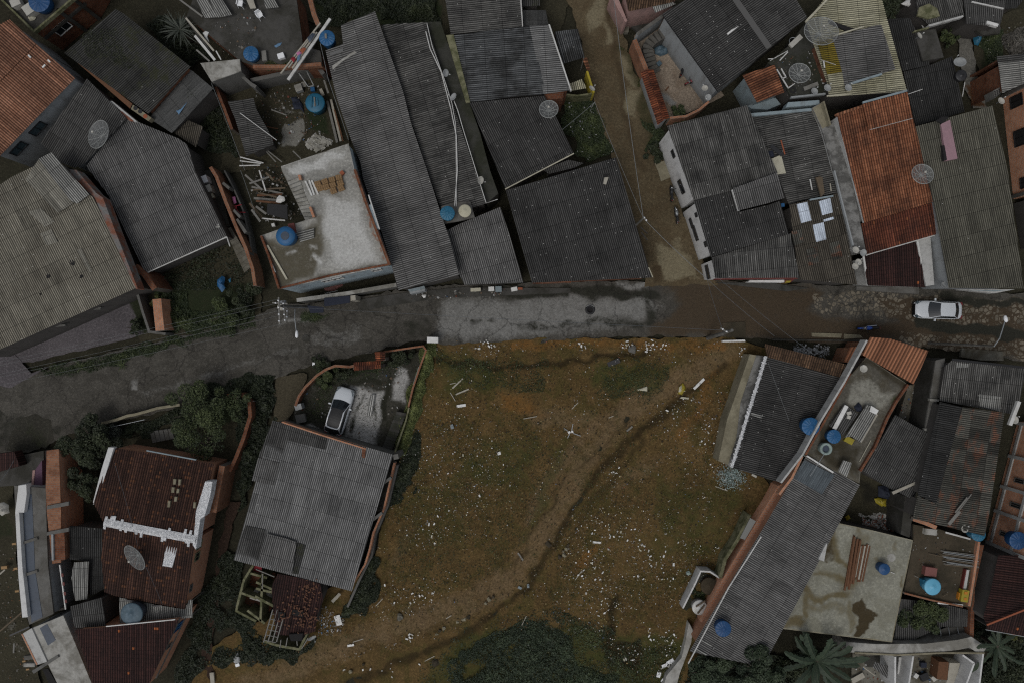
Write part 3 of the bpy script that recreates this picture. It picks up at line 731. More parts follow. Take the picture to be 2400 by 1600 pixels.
sheet('grass_strip', q(1,0,-10,-60,2900,-60,2800,350,1700,330,1100,220,500,200), -.06, S_yard, .6, [('G', 'p', q(1,0,500,-60,1720,-60,1700,300,500,200), .5, 1)])
cover('weeds', q(1,2,350,600,470,430,600,300,900,240,1300,130,1480,110,1250,330,1150,320,850,380,720,480,640,760,420,740), 4200, .12, .05, M['leaf_m'], 'moss and weeds along the edges of the driveway', clump=.85)
cover('weeds', q(1,2,860,420,1180,480,1150,900,980,930,800,860), 900, .06, .04, M['leaf_m'], 'weeds growing through the broken driveway concrete', clump=.9)
# ---- plants nobody could count
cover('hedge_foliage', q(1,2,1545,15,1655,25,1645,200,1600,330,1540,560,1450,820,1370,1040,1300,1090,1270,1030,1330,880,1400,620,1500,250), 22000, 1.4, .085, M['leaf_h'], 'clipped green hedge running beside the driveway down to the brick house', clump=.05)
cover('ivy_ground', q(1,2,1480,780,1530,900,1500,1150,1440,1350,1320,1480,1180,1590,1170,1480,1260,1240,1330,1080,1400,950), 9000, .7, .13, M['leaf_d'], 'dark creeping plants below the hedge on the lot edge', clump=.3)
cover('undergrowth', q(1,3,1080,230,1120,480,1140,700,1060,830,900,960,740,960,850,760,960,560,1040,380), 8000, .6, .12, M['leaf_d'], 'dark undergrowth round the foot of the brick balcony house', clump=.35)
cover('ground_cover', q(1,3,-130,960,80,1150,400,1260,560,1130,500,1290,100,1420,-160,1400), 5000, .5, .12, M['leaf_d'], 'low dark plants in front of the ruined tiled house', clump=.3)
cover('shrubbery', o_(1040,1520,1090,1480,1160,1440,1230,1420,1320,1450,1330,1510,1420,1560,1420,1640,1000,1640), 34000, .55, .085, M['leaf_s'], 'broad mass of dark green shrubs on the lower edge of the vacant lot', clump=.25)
cover('undergrowth', o_(960,1530,1040,1460,1150,1410,1240,1390,1380,1420,1430,1500,1480,1580,1460,1640,960,1640), 9000, .3, .075, M['leaf_s'], 'thin green fringe round the dark shrubs on the lot', clump=1.15)
cover('grass', o_(1250,1400,1340,1410,1430,1470,1600,1480,1560,1600,1330,1600,1290,1480), 12000, .35, .07, M['leaf_m'], 'rough green grass among the litter beside the dark shrubs', clump=.85)
cover('weeds', o_(1000,800,1150,820,1260,830,1240,900,1020,890), 6500, .22, .06, M['leaf_m'], 'patchy weeds on the lot beside the hedge top', clump=.9)
cover('weeds', o_(1370,820,1560,830,1500,930,1380,900), 4500, .22, .06, M['leaf_m'], 'sparse weeds in the middle of the lot below the rubbish heap', clump=.95)
cover('weeds', o_(980,960,1300,960,1220,1200,1130,1320,900,1380,920,1150), 11000, .16, .055, M['leaf_m'], 'thin olive weeds left of the footpath across the lot', clump=.75)
cover('weeds', o_(1340,1080,1640,1000,1740,1140,1580,1380,1260,1400), 12000, .16, .05, M['leaf_y'], 'thin olive weeds between the footpath and the long roof', clump=.75)
cover('undergrowth', q(0,3,1870,700,2120,350,2230,420,2200,700,2330,900,2400,1000,2300,1100,1980,1000,1970,1250,2300,1250,2300,1150,2400,1150,2352,1350,2000,1400,1660,1600,1600,1500,1740,1150,1800,900), 15000, .45, .10, M['leaf_d'], 'dark plants lining the narrow side path between the houses', clump=.3)
cover('undergrowth', q(1,2,-180,520,20,310,190,310,190,720,140,740,60,1060,-60,1400,-120,1560,-160,1100), 12000, .9, .13, M['leaf_d'], 'dark evergreen shrubs on the bank left of the grey roofed house', clump=.25)
cover('roadside_weeds', q(0,2,300,300,800,160,1240,30,1750,-80,2352,-200,2352,-130,1800,0,1300,150,900,290,500,330), 9000, .35, .085, M['leaf_m'], 'weeds growing along the upper verge of the old asphalt road', clump=.75)
cover('roadside_weeds', q(1,1,400,1290,700,1290,760,1330,560,1400,400,1400), 2200, .2, .07, M['leaf_m'], 'weeds round the foot of the transformer pole', clump=.7)
cover('roadside_weeds', q(2,0,1180,1050,1330,1150,1420,1330,1340,1420,1250,1380,1290,1250), 3200, .45, .085, M['leaf_m'], 'weeds beside the dirt road at the white corner house', clump=.6)
cover('weeds', q(2,0,960,400,1090,430,1160,760,1200,800,1180,700,1120,500), 1800, .3, .07, M['leaf_y'], 'weeds against the boundary wall of the tiled courtyard', clump=.7)
cover('garden_plants', q(2,0,430,930,750,940,900,1270,960,1420,680,1510,600,1400,470,1150), 10500, .5, .085, M['leaf_m'], 'overgrown garden plants behind the fence by the dirt road', clump=.45)
cover('garden_plants', q(0,1,1420,1120,1700,1090,1750,1300,2060,1300,2300,1150,2352,1300,2150,1430,1560,1500,1450,1480), 12000, .7, .10, M['leaf_m'], 'overgrown dark garden plants below the retaining wall', clump=.4)
cover('garden_plants', q(0,1,1350,930,2100,600,2300,900,2250,1100,1500,1100), 4000, .3, .085, M['leaf_d'], 'thin dark plants in the sunken garden with the blue tarpaulin', clump=.9)
cover('creeper', q(1,0,480,-40,1660,-40,1720,330,1560,200,1150,230,1080,110,780,230,600,230), 20000, 1.1, .10, M['leaf_d'], 'dark creeper thicket behind the long corrugated roof', clump=.25)
cover('terrace_weeds', q(1,0,40,600,130,560,290,540,330,590,280,640,50,650), 1500, .3, .06, M['leaf_y'], 'yellowish weeds along the terrace parapet', z0=3.3, clump=.4)
cover('dry_brush', q(3,0,2150,330,2420,260,2420,500,2200,520), 2600, .4, .13, M['leaf_dry'], 'dry grey brushwood in the backyard by the light roof', clump=.4)
cover('weeds', q(3,0,1930,300,2150,260,2160,520,2080,660,2010,560), 4000, .3, .08, M['leaf_m'], 'weeds in the backyard next to the blue tarpaulin', clump=.6)
cover('roof_moss', q(0,0,700,400,900,240,1080,330,1200,500,1320,640,1180,640,960,560,760,520), 2000, .06, .05, M['leaf_moss'], 'moss spreading over the dark corrugated roof', z0=3.62, clump=.55)
cover('roof_moss', q(0,0,1740,790,1880,760,1900,850,1780,930,1700,900), 900, .06, .05, M['leaf_moss'], 'moss on the flat annex beside the old palm', z0=3.0, clump=.5)
cover('undergrowth', q(0,0,1330,200,1500,150,1700,180,1850,480,1960,560,1750,620,1500,420), 4500, .4, .11, M['leaf_d'], 'dark undergrowth round the spiky palm', clump=.5)
cover('undergrowth', q(0,0,1830,980,1960,820,2130,1250,2200,1450,1980,1400,1780,1250), 5000, .5, .10, M['leaf_d'], 'dark weeds in the narrow yard above the retaining wall', clump=.5)
cover('undergrowth', q(3,3,1870,300,2100,330,2000,700,1960,1000,2352,1150,2450,1300,2420,1650,1950,1650,2000,1290,1870,1100), 12000, .8, .12, M['leaf_d'], 'dark undergrowth round the plum tiled roof', clump=.3)
cover('undergrowth', q(0,2,560,930,1000,800,1400,740,1700,560,1800,420,2352,300,2352,200,2352,480,2100,500,1700,700,1400,860,1000,900), 10000, .7, .12, M['leaf_d'], 'dark shrubs behind the ochre wall along the road', clump=.35)
cover('undergrowth', q(2,3,1600,1400,1800,1360,2352,1330,2900,1250,2500,1700,1550,1700), 9000, 1.2, .14, M['leaf_d'], 'dark shrubs under the banana palm by the long roof', clump=.3)
# ---------------------------------------------------------------- buildings, west half
D = dict
# terrace house in the north-west corner
t, ip = flat('brick building with a grey roof terrace holding a wide blue tank', q(0,0,-400,-400,0,-10,310,300,700,-40,900,-400), 3.7, 'c_dark', 'b_old', 'terrace_building', par=[(q(0,0,-400,-400,5,-10,310,290,700,-45,900,-260), .35, .16, 'c_cream')])
win(t, ip, 2, .36, 1.5, 1.2, 1.9)
for k in (.58, .92): 
    a, b = Vector(ip[2]), Vector(ip[3]); p = a+(b-a)*k
    MB().box((p.x, p.y, 1.75), (.32, .32, 3.9), .8).build('column', M['c_dark'], t)
MB().wall([ip[2]+Vector((.05, -.05)), ip[3]+Vector((.05, -.05))], 2.2, 2.5, .12).build('beam', M['c_dark'], t)
# brown shed roofs and orange roof, far left
t, b = house('house with a weathered orange tile roof and pale wall at the west edge', [
    D(poly=q(0,0,330,402,690,722,-20,1455,-500,1200,-140,870), down=(.74,.67), z=5.3, slope=.16, mat='t_orange', wall='p_grey'),
    D(poly=q(0,0,88,180,332,405,-120,870,-500,500), down=(.74,.67), z=6.0, slope=.16, mat='t_orange', wall='p_grey')])
ip = b[0]
for k in (.595, .86): win(t, ip, 1, k, 1.5, 1.0, 3.3, 'metaldark', 'glassb')
for x, y, w in ((272,520,.32),(450,563,.28),(403,610,.34)):
    p = Q(0,0,x,y,5.25); MB().box((p.x, p.y, 5.25), (w, .14, .06), -.8 if w < .33 else .8).build('skylight_tile', M['whitep'], t)
t, b = house('house under dark mossy corrugated sheets with a cream vent block', [
    D(poly=q(0,0,590,490,1060,85,1140,130,1750,615,1365,1050), down=(-.764,.645), z=3.75, slope=.04, mat='moss', wall='b_old'),
    D(poly=q(0,0,1752,640,1960,815,1580,1225,1368,1088), down=(-.764,.645), z=3.05, slope=.02, mat='fine', wall='p_dark')])
slabpart(t, 'gutter', q(0,0,690,560,735,570,1215,955,1195,1000), 3.35, 3.42, 'woodbrown')
slabpart(t, 'vent_block', q(0,0,1222,965,1392,1085,1362,1115,1202,1005), 2.9, 3.5, 'c_beige')
for x, y, m in ((1245,995,'black_'),(1288,1025,'black_'),(1335,1070,'terracotta')):
    p = Q(0,0,x,y,3.5); MB().lathe([(0,.02),(.17,.02),(.2,.0)], Matrix.Translation((p.x,p.y,3.505)), 14).build('vent_opening', M[m], t)
house('small brown shed with a worn sheet roof above the steps', [D(poly=q(0,0,1600,1225,1725,1105,1865,1165,1800,1355), down=(.2,1), z=2.4, mat='brownroof', wall='p_dark', slope=.05)], 'shed', 'shed')
t, b = house('dark corrugated house roof that carries the tilted mesh dish', [D(poly=q(0,0,800,725,1165,1090,785,1500,690,1545,560,1500,370,1310), down=(-.55,.84), z=3.7, slope=.05, mat='dark', wall='p_grey')])
slabpart(t, 'parapet', q(0,0,1000,930,1030,930,1260,1120,1230,1120), 2.6, 3.5, 'p_white')
slabpart(t, 'parapet', q(0,0,1090,1020,1120,1025,1230,1115,1190,1112), 2.6, 3.52, 'b_patch')
t, b = house('large plain grey corrugated roof between the alley steps and the beige roof', [D(poly=q(0,0,1165,1085,1250,1115,1640,1275,1720,1330)+q(0,1,1790,0,2082,605,1330,942,1000,232,790,-40), down=(.42,.91), z=3.3, slope=.04, mat='grey', wall='p_dark')])
g = MB(); a, c = Q(0,1,1330,946,2.66), Q(0,1,2084,610,2.7); g.beam(a, c, .12, .10); g.build('gutter', M['pvc'], t)
g = MB(); g.tube([c, Q(0,1,2110,690,2.3), Q(0,1,2115,700,.2)], .05); g.build('downpipe', M['pvc'], t)
t, b = house('wide beige corrugated roof with a line of paler patches', [D(poly=q(0,1,-260,240,0,130,110,60,480,-120,860,255,1020,580,1252,1080,200,1552,-260,1750), down=(.42,.91), z=5.2, slope=.07, mat='beige', wall='p_dark')])  # dark wall colour stands in for the deep shade on the front
BZ = o_pts[list(o_pts)[-1]][1]
for pl, m, z in ((q(0,1,232,85,352,-100,700,285,528,392), 'beigepale', 5.42), (q(0,1,352,-105,470,-165,822,220,708,305,640,270), 'pale', 5.5)):
    roof(t, pl, (.62,.78), z, .07, M[m], name='roof_sheet')
for x, y, s in ((665,845,.4),(440,968,.34),(748,972,.26),(372,1138,.12),(528,640,.10)):
    slabpart(t, 'roof_hole', q(0,1,*[k for a in range(7) for k in (x+s*70*math.cos(a*.9+s)*R.uniform(.6,1.2), y+s*80*math.sin(a*.9+s)*R.uniform(.6,1.2))]), 4.6, BZ(*Q(0,1,x,y,4.9)[:2])+.035, 'voidm')
for pl in (q(0,1,255,380,375,345,500,470,415,520), q(0,1,365,580,470,540,530,660,430,690), q(0,1,710,730,745,715,850,930,820,940)):
    c = max((P(p, 4.9) for p in pl), key=lambda v: BZ(v.x, v.y)); roof(t, pl, (.42,.91), BZ(c.x, c.y)+.04, .07, M['beigepale'], name='roof_patch')
slabpart(t, 'parapet', q(0,1,640,-10,700,-5,880,205,945,250,1060,560,1265,1085,1250,1090,1015,575,870,260,640,20), 3.6, 4.75, 'b_patch')
slabpart(t, 'beam', q(0,1,800,1265,930,1255,920,1275,790,1285), 2.6, 2.9, 'p_cem'); slabpart(t, 'beam', q(0,1,470,1425,600,1410,600,1428,470,1440), 2.6, 2.9, 'p_cem')
# retaining wall, alley and steps
_rw = wallthing('orange brick wall with concrete posts above the alley steps', q(0,1,1935,-30,1990,60,2080,300,2170,520,2260,720,2320,900,2345,1060), 2.0, .24, 'b_or', 'retaining_wall', cap='b_or')
for pl in (q(0,1,2035,120,2055,105,2112,155,2098,175), q(0,1,2140,372,2152,355,2212,420,2200,440), q(0,1,2165,450,2185,440,2268,560,2245,580), q(0,1,2232,720,2250,712,2300,760,2290,775)): slabpart(_rw, 'cement_post', pl, .9, 1.9, 'c_grey')
wallthing('grey cement wall running outside the orange brick wall', q(0,1,2060,0,2140,150,2230,360,2290,600,2330,850), .9, .14, 'p_cem', 'retaining_wall')
wallthing('short brick pier left of the garden by the road', q(0,1,1440,1180,1455,1340,1470,1470), 2.0, .8, 'b_bright', 'brick_pier')
wallthing('low cement wall between the courtyard and the brick pier', q(0,1,1255,1110,1310,1300,1370,1480,1520,1500), 1.5, .22, 'p_cem')
wallthing('brick stub wall at the corner of the beige and grey roofs', q(0,1,1240,880,1330,960,1420,1090), 3.0, .5, 'b_old', 'brick_wall')
slabthing('alley_floor', 'grey cement walkway beside the grey roof', 'walkway', q(0,1,1800,0,1930,0,2060,300,2110,510,2060,530,1960,280), -.1, .6, 'c_dark')
t = thing('staircase', 'worn concrete steps going down between grey roof and brick wall', 'staircase', Q(0,1,2150,700))
for i in range(10):
    k = i/9; x0, y0 = 2062+k*165, 540+k*360; x1, y1 = 2120+k*185, 520+k*320
    slabpart(t, 'step', q(0,1,x0,y0,x1,y1,x1+20,y1+33,x0+18,y0+38), -.2, .62-.06*i+.0, 'c_terr')
# concrete rooftop, north
t, ip = flat('flat grey rooftop yard with white plastic chairs and two blue tanks', q(0,0,1715,150,1800,-80,2352,-200)+q(1,0,360,-90,420,330,430,420,590,470,610,590,-20,605,-150,560), 3.3, 'c_dark', 'b_old', 'rooftop_terrace',
    par=[(q(1,0,-30,612,290,612,600,590), .45, .30, 'b_or'), (q(0,0,1700,155,1830,330,1960,540), .4, .25, 'c_dark'), (q(1,0,480,-60,530,130,570,230), .5, .4, 'b_or')])
t, ip = flat('small outbuilding with a pale triangular slab roof', q(0,0,1840,582,2202,545,2215,655,1945,752), 3.6, 'c_pale', 'p_cem', 'outbuilding', thick=.12)
wallthing('cement frame wall under the pale slab roof', q(0,0,1950,760,2180,660,2300,770,2352,800), 2.4, .28, 'p_cem', 'ruined_wall', 'wall')
wallthing('broken cement wall in front of the rubble yard', q(1,0,-50,740,180,690,420,640,560,610,620,680), 1.9, .35, 'p_cem', 'ruined_wall', 'wall')
t = thing('lean_to', 'dark lean-to of corrugated sheets beside the rubble yard', 'lean-to', Q(0,0,2200,1150)); 
_, pts, zf = roof(t, q(0,0,2092,935,2330,905,2352,1000)+q(1,0,150,1270,160,1330,-90,1440,-190,1100), (.97,-.2), 2.4, .05, M['dark']); body(t, pts, zf, M['p_dark'], .4)
MB().tube([Q(0,0,2205,1040,2.6), Q(1,0,190,1290,2.4)], .035).build('pole', M['pvc'], t)
wallthing('low brick wall on the narrow yard edge', q(0,0,1980,800,2060,1000,2130,1190), 1.7, .25, 'b_old', 'brick_wall')
# bright rooftop terrace
VZ = 6.0
t, ip = flat('two storey house with a bright stained concrete roof and brick parapets', q(1,0,230,1530,850,1320)+q(1,1,905,0,1230,870,210,1090,40,600,530,430,395,50,285,100,238,5), VZ, 'c_slab', 'p_lblue', 'terrace_house', 'house',
    par=[(q(1,1,905,-10,1010,300,1225,868), .55, .22, 'b_old'), (q(1,1,45,600,120,800,208,1085), .35, .18, 'b_old'), (q(1,1,215,1082,700,960,1220,862), .12, .16, 'b_old'), (q(1,1,395,40,408,90), .4, .22, 'b_bright'), (q(1,1,495,335,530,430), .4, .2, 'b_bright')])
for k, w in ((.14, .9), (.60, .9), (.50, .9)): win(t, ip, 3, k, w, 1.1, 4.6, 'p_white')
VT = t
for i in range(11):
    k = i/10; x0, y0, x1, y1 = 285+k*150, 100+k*320, 392+k*138, 55+k*365
    slabpart(t, 'step', q(1,1,x0,y0,x1,y1,x1+13,y1+36,x0+15,y0+33), -.2, VZ-.25-.30*i, 'c_pale')
g = MB().tube([Q(1,1,1035,225,VZ+.5), Q(1,1,1135,540,VZ+.45)], .06); g.build('drain_pipe', M['pvc'], t)
slabpart(t, 'side_panel', q(1,1,1035,320,1055,310,1130,530,1110,540), VZ-.2, VZ+.42, 'p_lblue')
wallthing('grey yard wall in front of the bright terrace house', q(1,1,375,1192,830,1130,1290,1050), 2.1, .28, 'p_cem', cap='c_pale')
t = thing('awning', 'dark blue awning over the gate of the terrace house', 'awning', Q(1,1,740,1200))
slabpart(t, 'canopy', q(1,1,625,1172,860,1150,862,1215,628,1250), 2.2, 2.28, 'navy'); slabpart(t, 'canopy', q(1,1,470,1240,620,1255,620,1305,500,1310), 1.9, 1.97, 'navy', 'small low canopy sheet')
slabpart(t, 'post', q(1,1,868,1150,912,1145,915,1190,870,1198), 0, 2.2, 'woodpale')
S_slab = soil('roof_slab', [((.080, .070, .046), .45), ((.46, .46, .44), .55), ((.20, .09, .05), .3), None], (.29, .285, .26), grain=.16, mott=(.20, .197, .18), bmp=.12)
sheet('screed', q(1,0,240,1535,848,1328)+q(1,1,897,0,1218,862,215,1075,52,602,535,438,402,52,290,95,245,8), VZ+.006, S_slab, .22, [
    ('R', 'p', q(1,1,45,640,300,640,540,480,600,640,640,800,560,970,215,1085,90,760), .55, .82), ('R', 'l', q(1,1,560,980,900,910,1180,850), .25, .6), ('R', 'l', q(1,1,560,450,590,600), .35, .6),
    ('G', 'p', q(1,1,560,260,760,240,960,290,1030,540,1140,820,760,900,660,700), .8, .72), ('G', 'p', q(1,0,250,1535,840,1350)+q(1,1,640,10,300,30), .3, .66), ('G', 'l', q(1,1,520,800,640,860), .25, .7), ('G', 'l', q(1,1,480,690,520,700), .15, .7), ('G', 'l', q(1,1,270,730,330,740), .15, .6),
    ('B', 'l', q(1,1,920,60,1040,420,1190,800), .14, .62), ('R', 'l', q(1,1,640,240,760,250), .3, .5)], zp=VZ, parent=VT, jit=.02)
# long double roofs
t, b = house('long narrow house with a plain grey corrugated roof from thicket to street', [D(poly=q(1,0,780,235,1095,108,1215,450,1350,840,1420,1120)+q(1,1,1572,0,1700,400,1782,640,1866,960,1310,1100,1160,580,985,80)+q(1,0,960,1500,860,1250,740,900,640,468,800,405), down=(-.96,.28), z=4.75, slope=.05, mat='grey', wall='p_dark')])
slabpart(t, 'roof_patch', q(1,0,700,605,905,470,925,485,800,560,705,640), 4.3, 4.62, 'c_pale'); slabpart(t, 'roof_patch', q(1,0,670,490,800,445,800,470,690,515), 4.3, 4.6, 'mid')
t, b = house('dark stained roof strip with white pipes right of the long grey roof', [D(poly=q(1,0,1150,230,1390,215,1560,205,2012,1568)+q(1,1,2122,300,1720,420,1690,330,1575,0)+q(1,0,1450,1180,1415,1100,1180,335), down=(-.96,.28), z=4.2, slope=.04, mat='lichen', wall='p_dark')])
slabpart(t, 'gutter_slab', q(1,0,1565,205,1695,200,1740,340,1965,960,2060,1230,2150,1568)+q(1,1,2225,210,2125,300)+q(1,0,2010,1568), -.2, 3.55, 'c_mossy')
for i, (pa, r) in enumerate(((((1560,290),(1600,450),(1700,660),(1790,1000),(1840,1250),(1850,1568)), .045), (((1570,215),(1620,430),(1720,700),(1800,950),(1835,1150),(1840,1568)), .03))):
    g = MB().tube([Q(1,0,x,y,4.35) for x, y in pa]+[Q(1,1,(1825,1840)[i],330,4.5)], r, 6); g.build('pipe', M['pvc'], t)
g = MB().tube([Q(1,0,1820,930,4.3), Q(1,0,1855,1020,4.3), Q(1,0,1900,1180,4.3), Q(1,0,2020,1568,4.3), Q(1,1,2115,300,4.2), Q(1,1,2220,265,3.9)], .035); g.build('pipe', M['pvc'], t)
house('plain low grey roof below the blue and cream tanks', [D(poly=q(1,1,1735,560,1870,490,2245,335,2360,690)+q(2,1,105,1030)+q(1,1,1915,1050,1860,940,1790,650), down=(.27,.96), z=3.6, slope=.05, mat='grey', wall='p_dark')])
t = thing('tank_stand', 'concrete stand carrying the blue tank and the cream tank', 'tank stand', Q(1,1,1850,390))
slabpart(t, 'platform', q(1,1,1690,440,1700,330,1830,290,1970,285,2010,430,1880,462,1720,490), 4.05, 4.3, 'c_grey')
for x, y in ((1720,420),(1980,420),(1960,310)): slabpart(t, 'leg', q(1,1,x-14,y-14,x+14,y-14,x+14,y+14,x-14,y+14), 0, 4.05, 'c_dark')
# north middle
t, b = house('dark corrugated roof cut by the upper frame beside the dirt road', [D(poly=q(1,0,1715,-150,1790,318)+q(2,0,92,246,60,-150), down=(-1,.08), z=3.7, slope=.04, mat='lichen', wall='p_dark')])
slabpart(t, 'edge_trim', q(2,0,62,-150,78,-150,102,245,90,247), 3.3, 3.62, 'pvc')
house('small flat shelter with a dark sheet roof at the dirt road', [D(poly=q(2,0,95,95,310,95,335,225,110,245), down=(0,1), z=2.5, slope=.02, mat='fine', wall='p_dark'), D(poly=q(2,0,85,-120,250,-120,255,55,85,62), down=(0,1), z=2.7, slope=.02, mat='mossb', wall='p_dark')], 'shelter', 'shelter')
t, b = house('streaked corrugated roof with a cleaner right part and mossy left verge', [
    D(poly=q(1,0,1815,325)+q(2,0,175,240,310,866,0,893)+q(1,0,1965,942), down=(-1,.06), z=4.0, slope=.05, mat='streak', wall='p_dark'),
    D(poly=q(2,0,160,240,342,228,542,832,290,868), down=(-1,.06), z=4.12, slope=.05, mat='mid', wall='b_old')])
slabpart(t, 'verge', q(1,0,1745,325,1815,320,1968,942,1928,946), -.2, 3.75, 'c_cream'); slabpart(t, 'edge_trim', q(2,0,335,225,347,225,548,832,536,834), 3.9, 4.2, 'pvc')
slabpart(t, 'brick_ledge', q(2,0,295,852,475,842,472,905,310,920), -.2, 3.3, 'b_old')
t = thing('porch', 'small porch with an upright sheet roof and yellow wall by the dirt road', 'porch', Q(2,0,560,560))
roof(t, q(2,0,390,295,605,268,668,530,470,588), (.28,.96), 3.1, .06, M['streak']); roof(t, q(2,0,528,772,642,728,685,812,540,838), (.25,.97), 2.0, .1, M['yel'], name='lower_roof'); roof(t, q(2,0,645,542,688,530,718,640,692,655), (.97,-.2), 2.5, .3, M['t_clean'], name='tile_ledge')
MB().wall([P(p, 2.1)[:2] for p in q(2,0,690,655,722,760,752,852)], 0, 2.1, .18).build('yellow_wall', M['p_yellow'], t, uv=True)
MB().wall([P(p, 1.6)[:2] for p in q(2,0,490,868,600,880,752,858)], 0, 1.6, .14).build('low_wall', M['c_cream'], t)
for x, y in ((470,585),(660,530),(400,300),(600,275)): p = Q(2,0,x,y,2.9); MB().tube([(p.x,p.y,0),(p.x,p.y,2.85)], .05).build('post', M['woodgrey'], t)
t, b = house('black corrugated roof flecked with white under a round mesh dish', [D(poly=q(1,0,1962,946)+q(2,0,300,880,410,1090,566,1410)+[(1184,442)], down=(.46,.89), z=3.8, slope=.06, mat='black', wall='p_dark')])
g = MB().beam(P((1184,444),3.32), Q(2,0,568,1413,3.32), .09, .12); g.build('fascia', M['cream'], t)
house('low dark roof in the gap behind the big street corner roof', [D(poly=q(2,0,280,1560,520,1470,660,1500,570,1545,340,1600), down=(.3,.95), z=2.7, mat='dark', wall='p_dark', slope=.03)], 'lean_to', 'lean-to')
t, b = house('large dark corner roof dotted with white bolts beside the street crossing', [D(poly=ov(1162,438,1415,362,1497,638,1222,650), down=(.28,.96), z=4.2, slope=.05, mat='black', wall='b_old')])
slabpart(t, 'roof_hole', q(2,1,845,30,890,35,880,70,850,75), 3.5, 4.18, 'voidm'); slabpart(t, 'broken_sheet', q(2,1,850,65,888,60,865,128,838,120), 3.9, 4.22, 'woodpale')
slabpart(t, 'red_ledge', q(2,1,215,1030,545,1018,546,1028,220,1039), 2.9, 3.5, 'b_old')
g = MB().beam(Q(2,1,1255,890,3.8), Q(2,1,1294,982,3.75), .06, .06); g.build('edge_trim', M['cream'], t)
# street-side odds: west lower half
t, b = house('long grey corrugated roof beside the driveway with patched sheets', [D(poly=ov(626,965,903,1043,808,1357,537,1285), down=(-.27,.96), z=3.2, slope=.03, mat='mid', wall='p_cem')])
WZ = o_pts[list(o_pts)[-1]][1]
for pl, m, dz in ((q(1,2,150,732,660,868,640,992,290,905,215,1105,20,1062), 'dark', .05), (q(1,2,20,1065,215,1108,170,1320,-40,1275), 'grey', .05), (q(1,3,95,192,282,238,372,272,330,560,110,480,20,450), 'grey', .25), (q(1,3,375,275,455,300,390,570,335,560), 'moss', .05), (q(1,3,-204,435,-100,120,90,160,20,470), 'dark', .05)):
    zf0 = WZ
    c = max((P(p, 4.2) for p in pl), key=lambda v: zf0(v.x, v.y)); roof(t, pl, (-.27,.96), zf0(c.x, c.y)+dz, .05, M[m], name='roof_sheet')
MB().wall([P(p, 3.3)[:2] for p in q(1,2,237,738,600,858,1010,985)], 2.6, 3.32, .12).build('parapet', M['b_bright'], t, uv=True)
slabpart(t, 'missing_sheet', q(1,2,975,980,1010,985,1000,1068,972,1060), 2.9, 3.24, 'b_old')
MB().wall([P(p, 1.9)[:2] for p in q(1,2,1270,1112,1175,1530)+q(1,3,1075,190,1045,330,1000,480,900,640)], 1.0, 1.9, .16).build('balcony_parapet', M['b_bright'], t, uv=True)
slabpart(t, 'balcony_floor', q(1,2,1240,1060,1275,1080,1180,1540,1100,1568)+q(1,3,900,640,880,600,1085,0), .9, 1.05, 'c_dark')
MB().wall([P(p, .9)[:2] for p in q(1,2,1300,1130,1210,1500)+q(1,3,1090,220,1060,400,940,640,840,870)], -.2, .9, .2).build('base_wall', M['p_cem'], t, uv=True)
for a, c in ((q(1,2,1165,1300,1245,1245), 3.0), (q(1,3,1055,80,1160,0), 3.0)):
    p, r = P(a[0], 2.6), P(a[1], 2.6); MB().beam((p.x,p.y,2.6), (r.x,r.y,2.6), .25, .3).build('strut', M['p_cem'], t)
for x, y in ((1235,1075),): p = Q(1,2,x,y,4.2); MB().box((p.x+.3,p.y,1.5), (.45,.45,3.3), .2).build('column', M['p_cem'], t)
# ruined tiled annex
t, b = house('half collapsed tiled roof littered with broken orange tiles', [D(poly=q(1,3,200,562,400,600,590,655,620,800,560,950,545,1090,430,1130,185,1125,160,900,140,680), down=(-.2,.98), z=2.9, slope=.07, mat='t_dark2', wall='p_dark', ins=.3)], 'ruined_house', 'ruin')
for pl in (q(1,3,205,910,268,920,262,978,200,965), q(1,3,335,890,440,910,430,965,330,940), q(1,3,545,640,600,655,590,765,535,745), q(1,3,300,1120,430,1110,420,1180,320,1180)):
    slabpart(t, 'roof_hole', pl, 1.9, 2.78, 'voidm')
g = MB()
for x, y in ((70,1190),(110,1190),(150,1190),(190,1185)): g.beam(Q(1,3,x,y,2.5), Q(1,3,x+85,y-300,2.6), .09, .1)
for k in range(6): g.beam(Q(1,3,75+k*14,1170-k*48,2.55), Q(1,3,185+k*10,1195-k*50,2.55), .05, .05)
g.build('rafter_frame', M['woodgrey'], t)
for a in (q(1,3,75,1185,210,1225,400,1258,470,1100), q(1,3,-10,770,160,860)): MB().wall([P(p, 1.9)[:2] for p in a], 0, 1.9, .22).build('broken_wall', M['c_cream'], t)
for a in (q(1,3,230,1170,220,1240), q(1,3,290,1150,275,1230), q(1,3,370,1120,380,1220), q(1,3,480,1150,420,1250)): MB().beam(P(a[0], 2.6), P(a[1], 1.9), .07, .08).build('rafter', M['woodgrey'], t)
tb = MB()
for i in range(170):
    cx, cy, sg = R.choice(((480,690,50),(430,830,60),(300,960,70),(460,1000,60),(400,960,120)))
    x, y = R.gauss(cx, sg), R.gauss(cy, sg)
    if 190 < x < 600 and 600 < y < 1130: p = Q(1,3,x,y,2.9); tb.box((p.x, p.y, 2.86+R.uniform(0,.08)), (R.uniform(.08,.2), R.uniform(.06,.14), .03), R.uniform(0,3))
tb.build('broken_tile', M['tilebit'], t)['kind'] = 'stuff'
t = thing('roofless_ruin', 'roofless dark rooms with mossy wall tops beside the collapsed tiles', 'ruin', Q(0,3,2250,750))
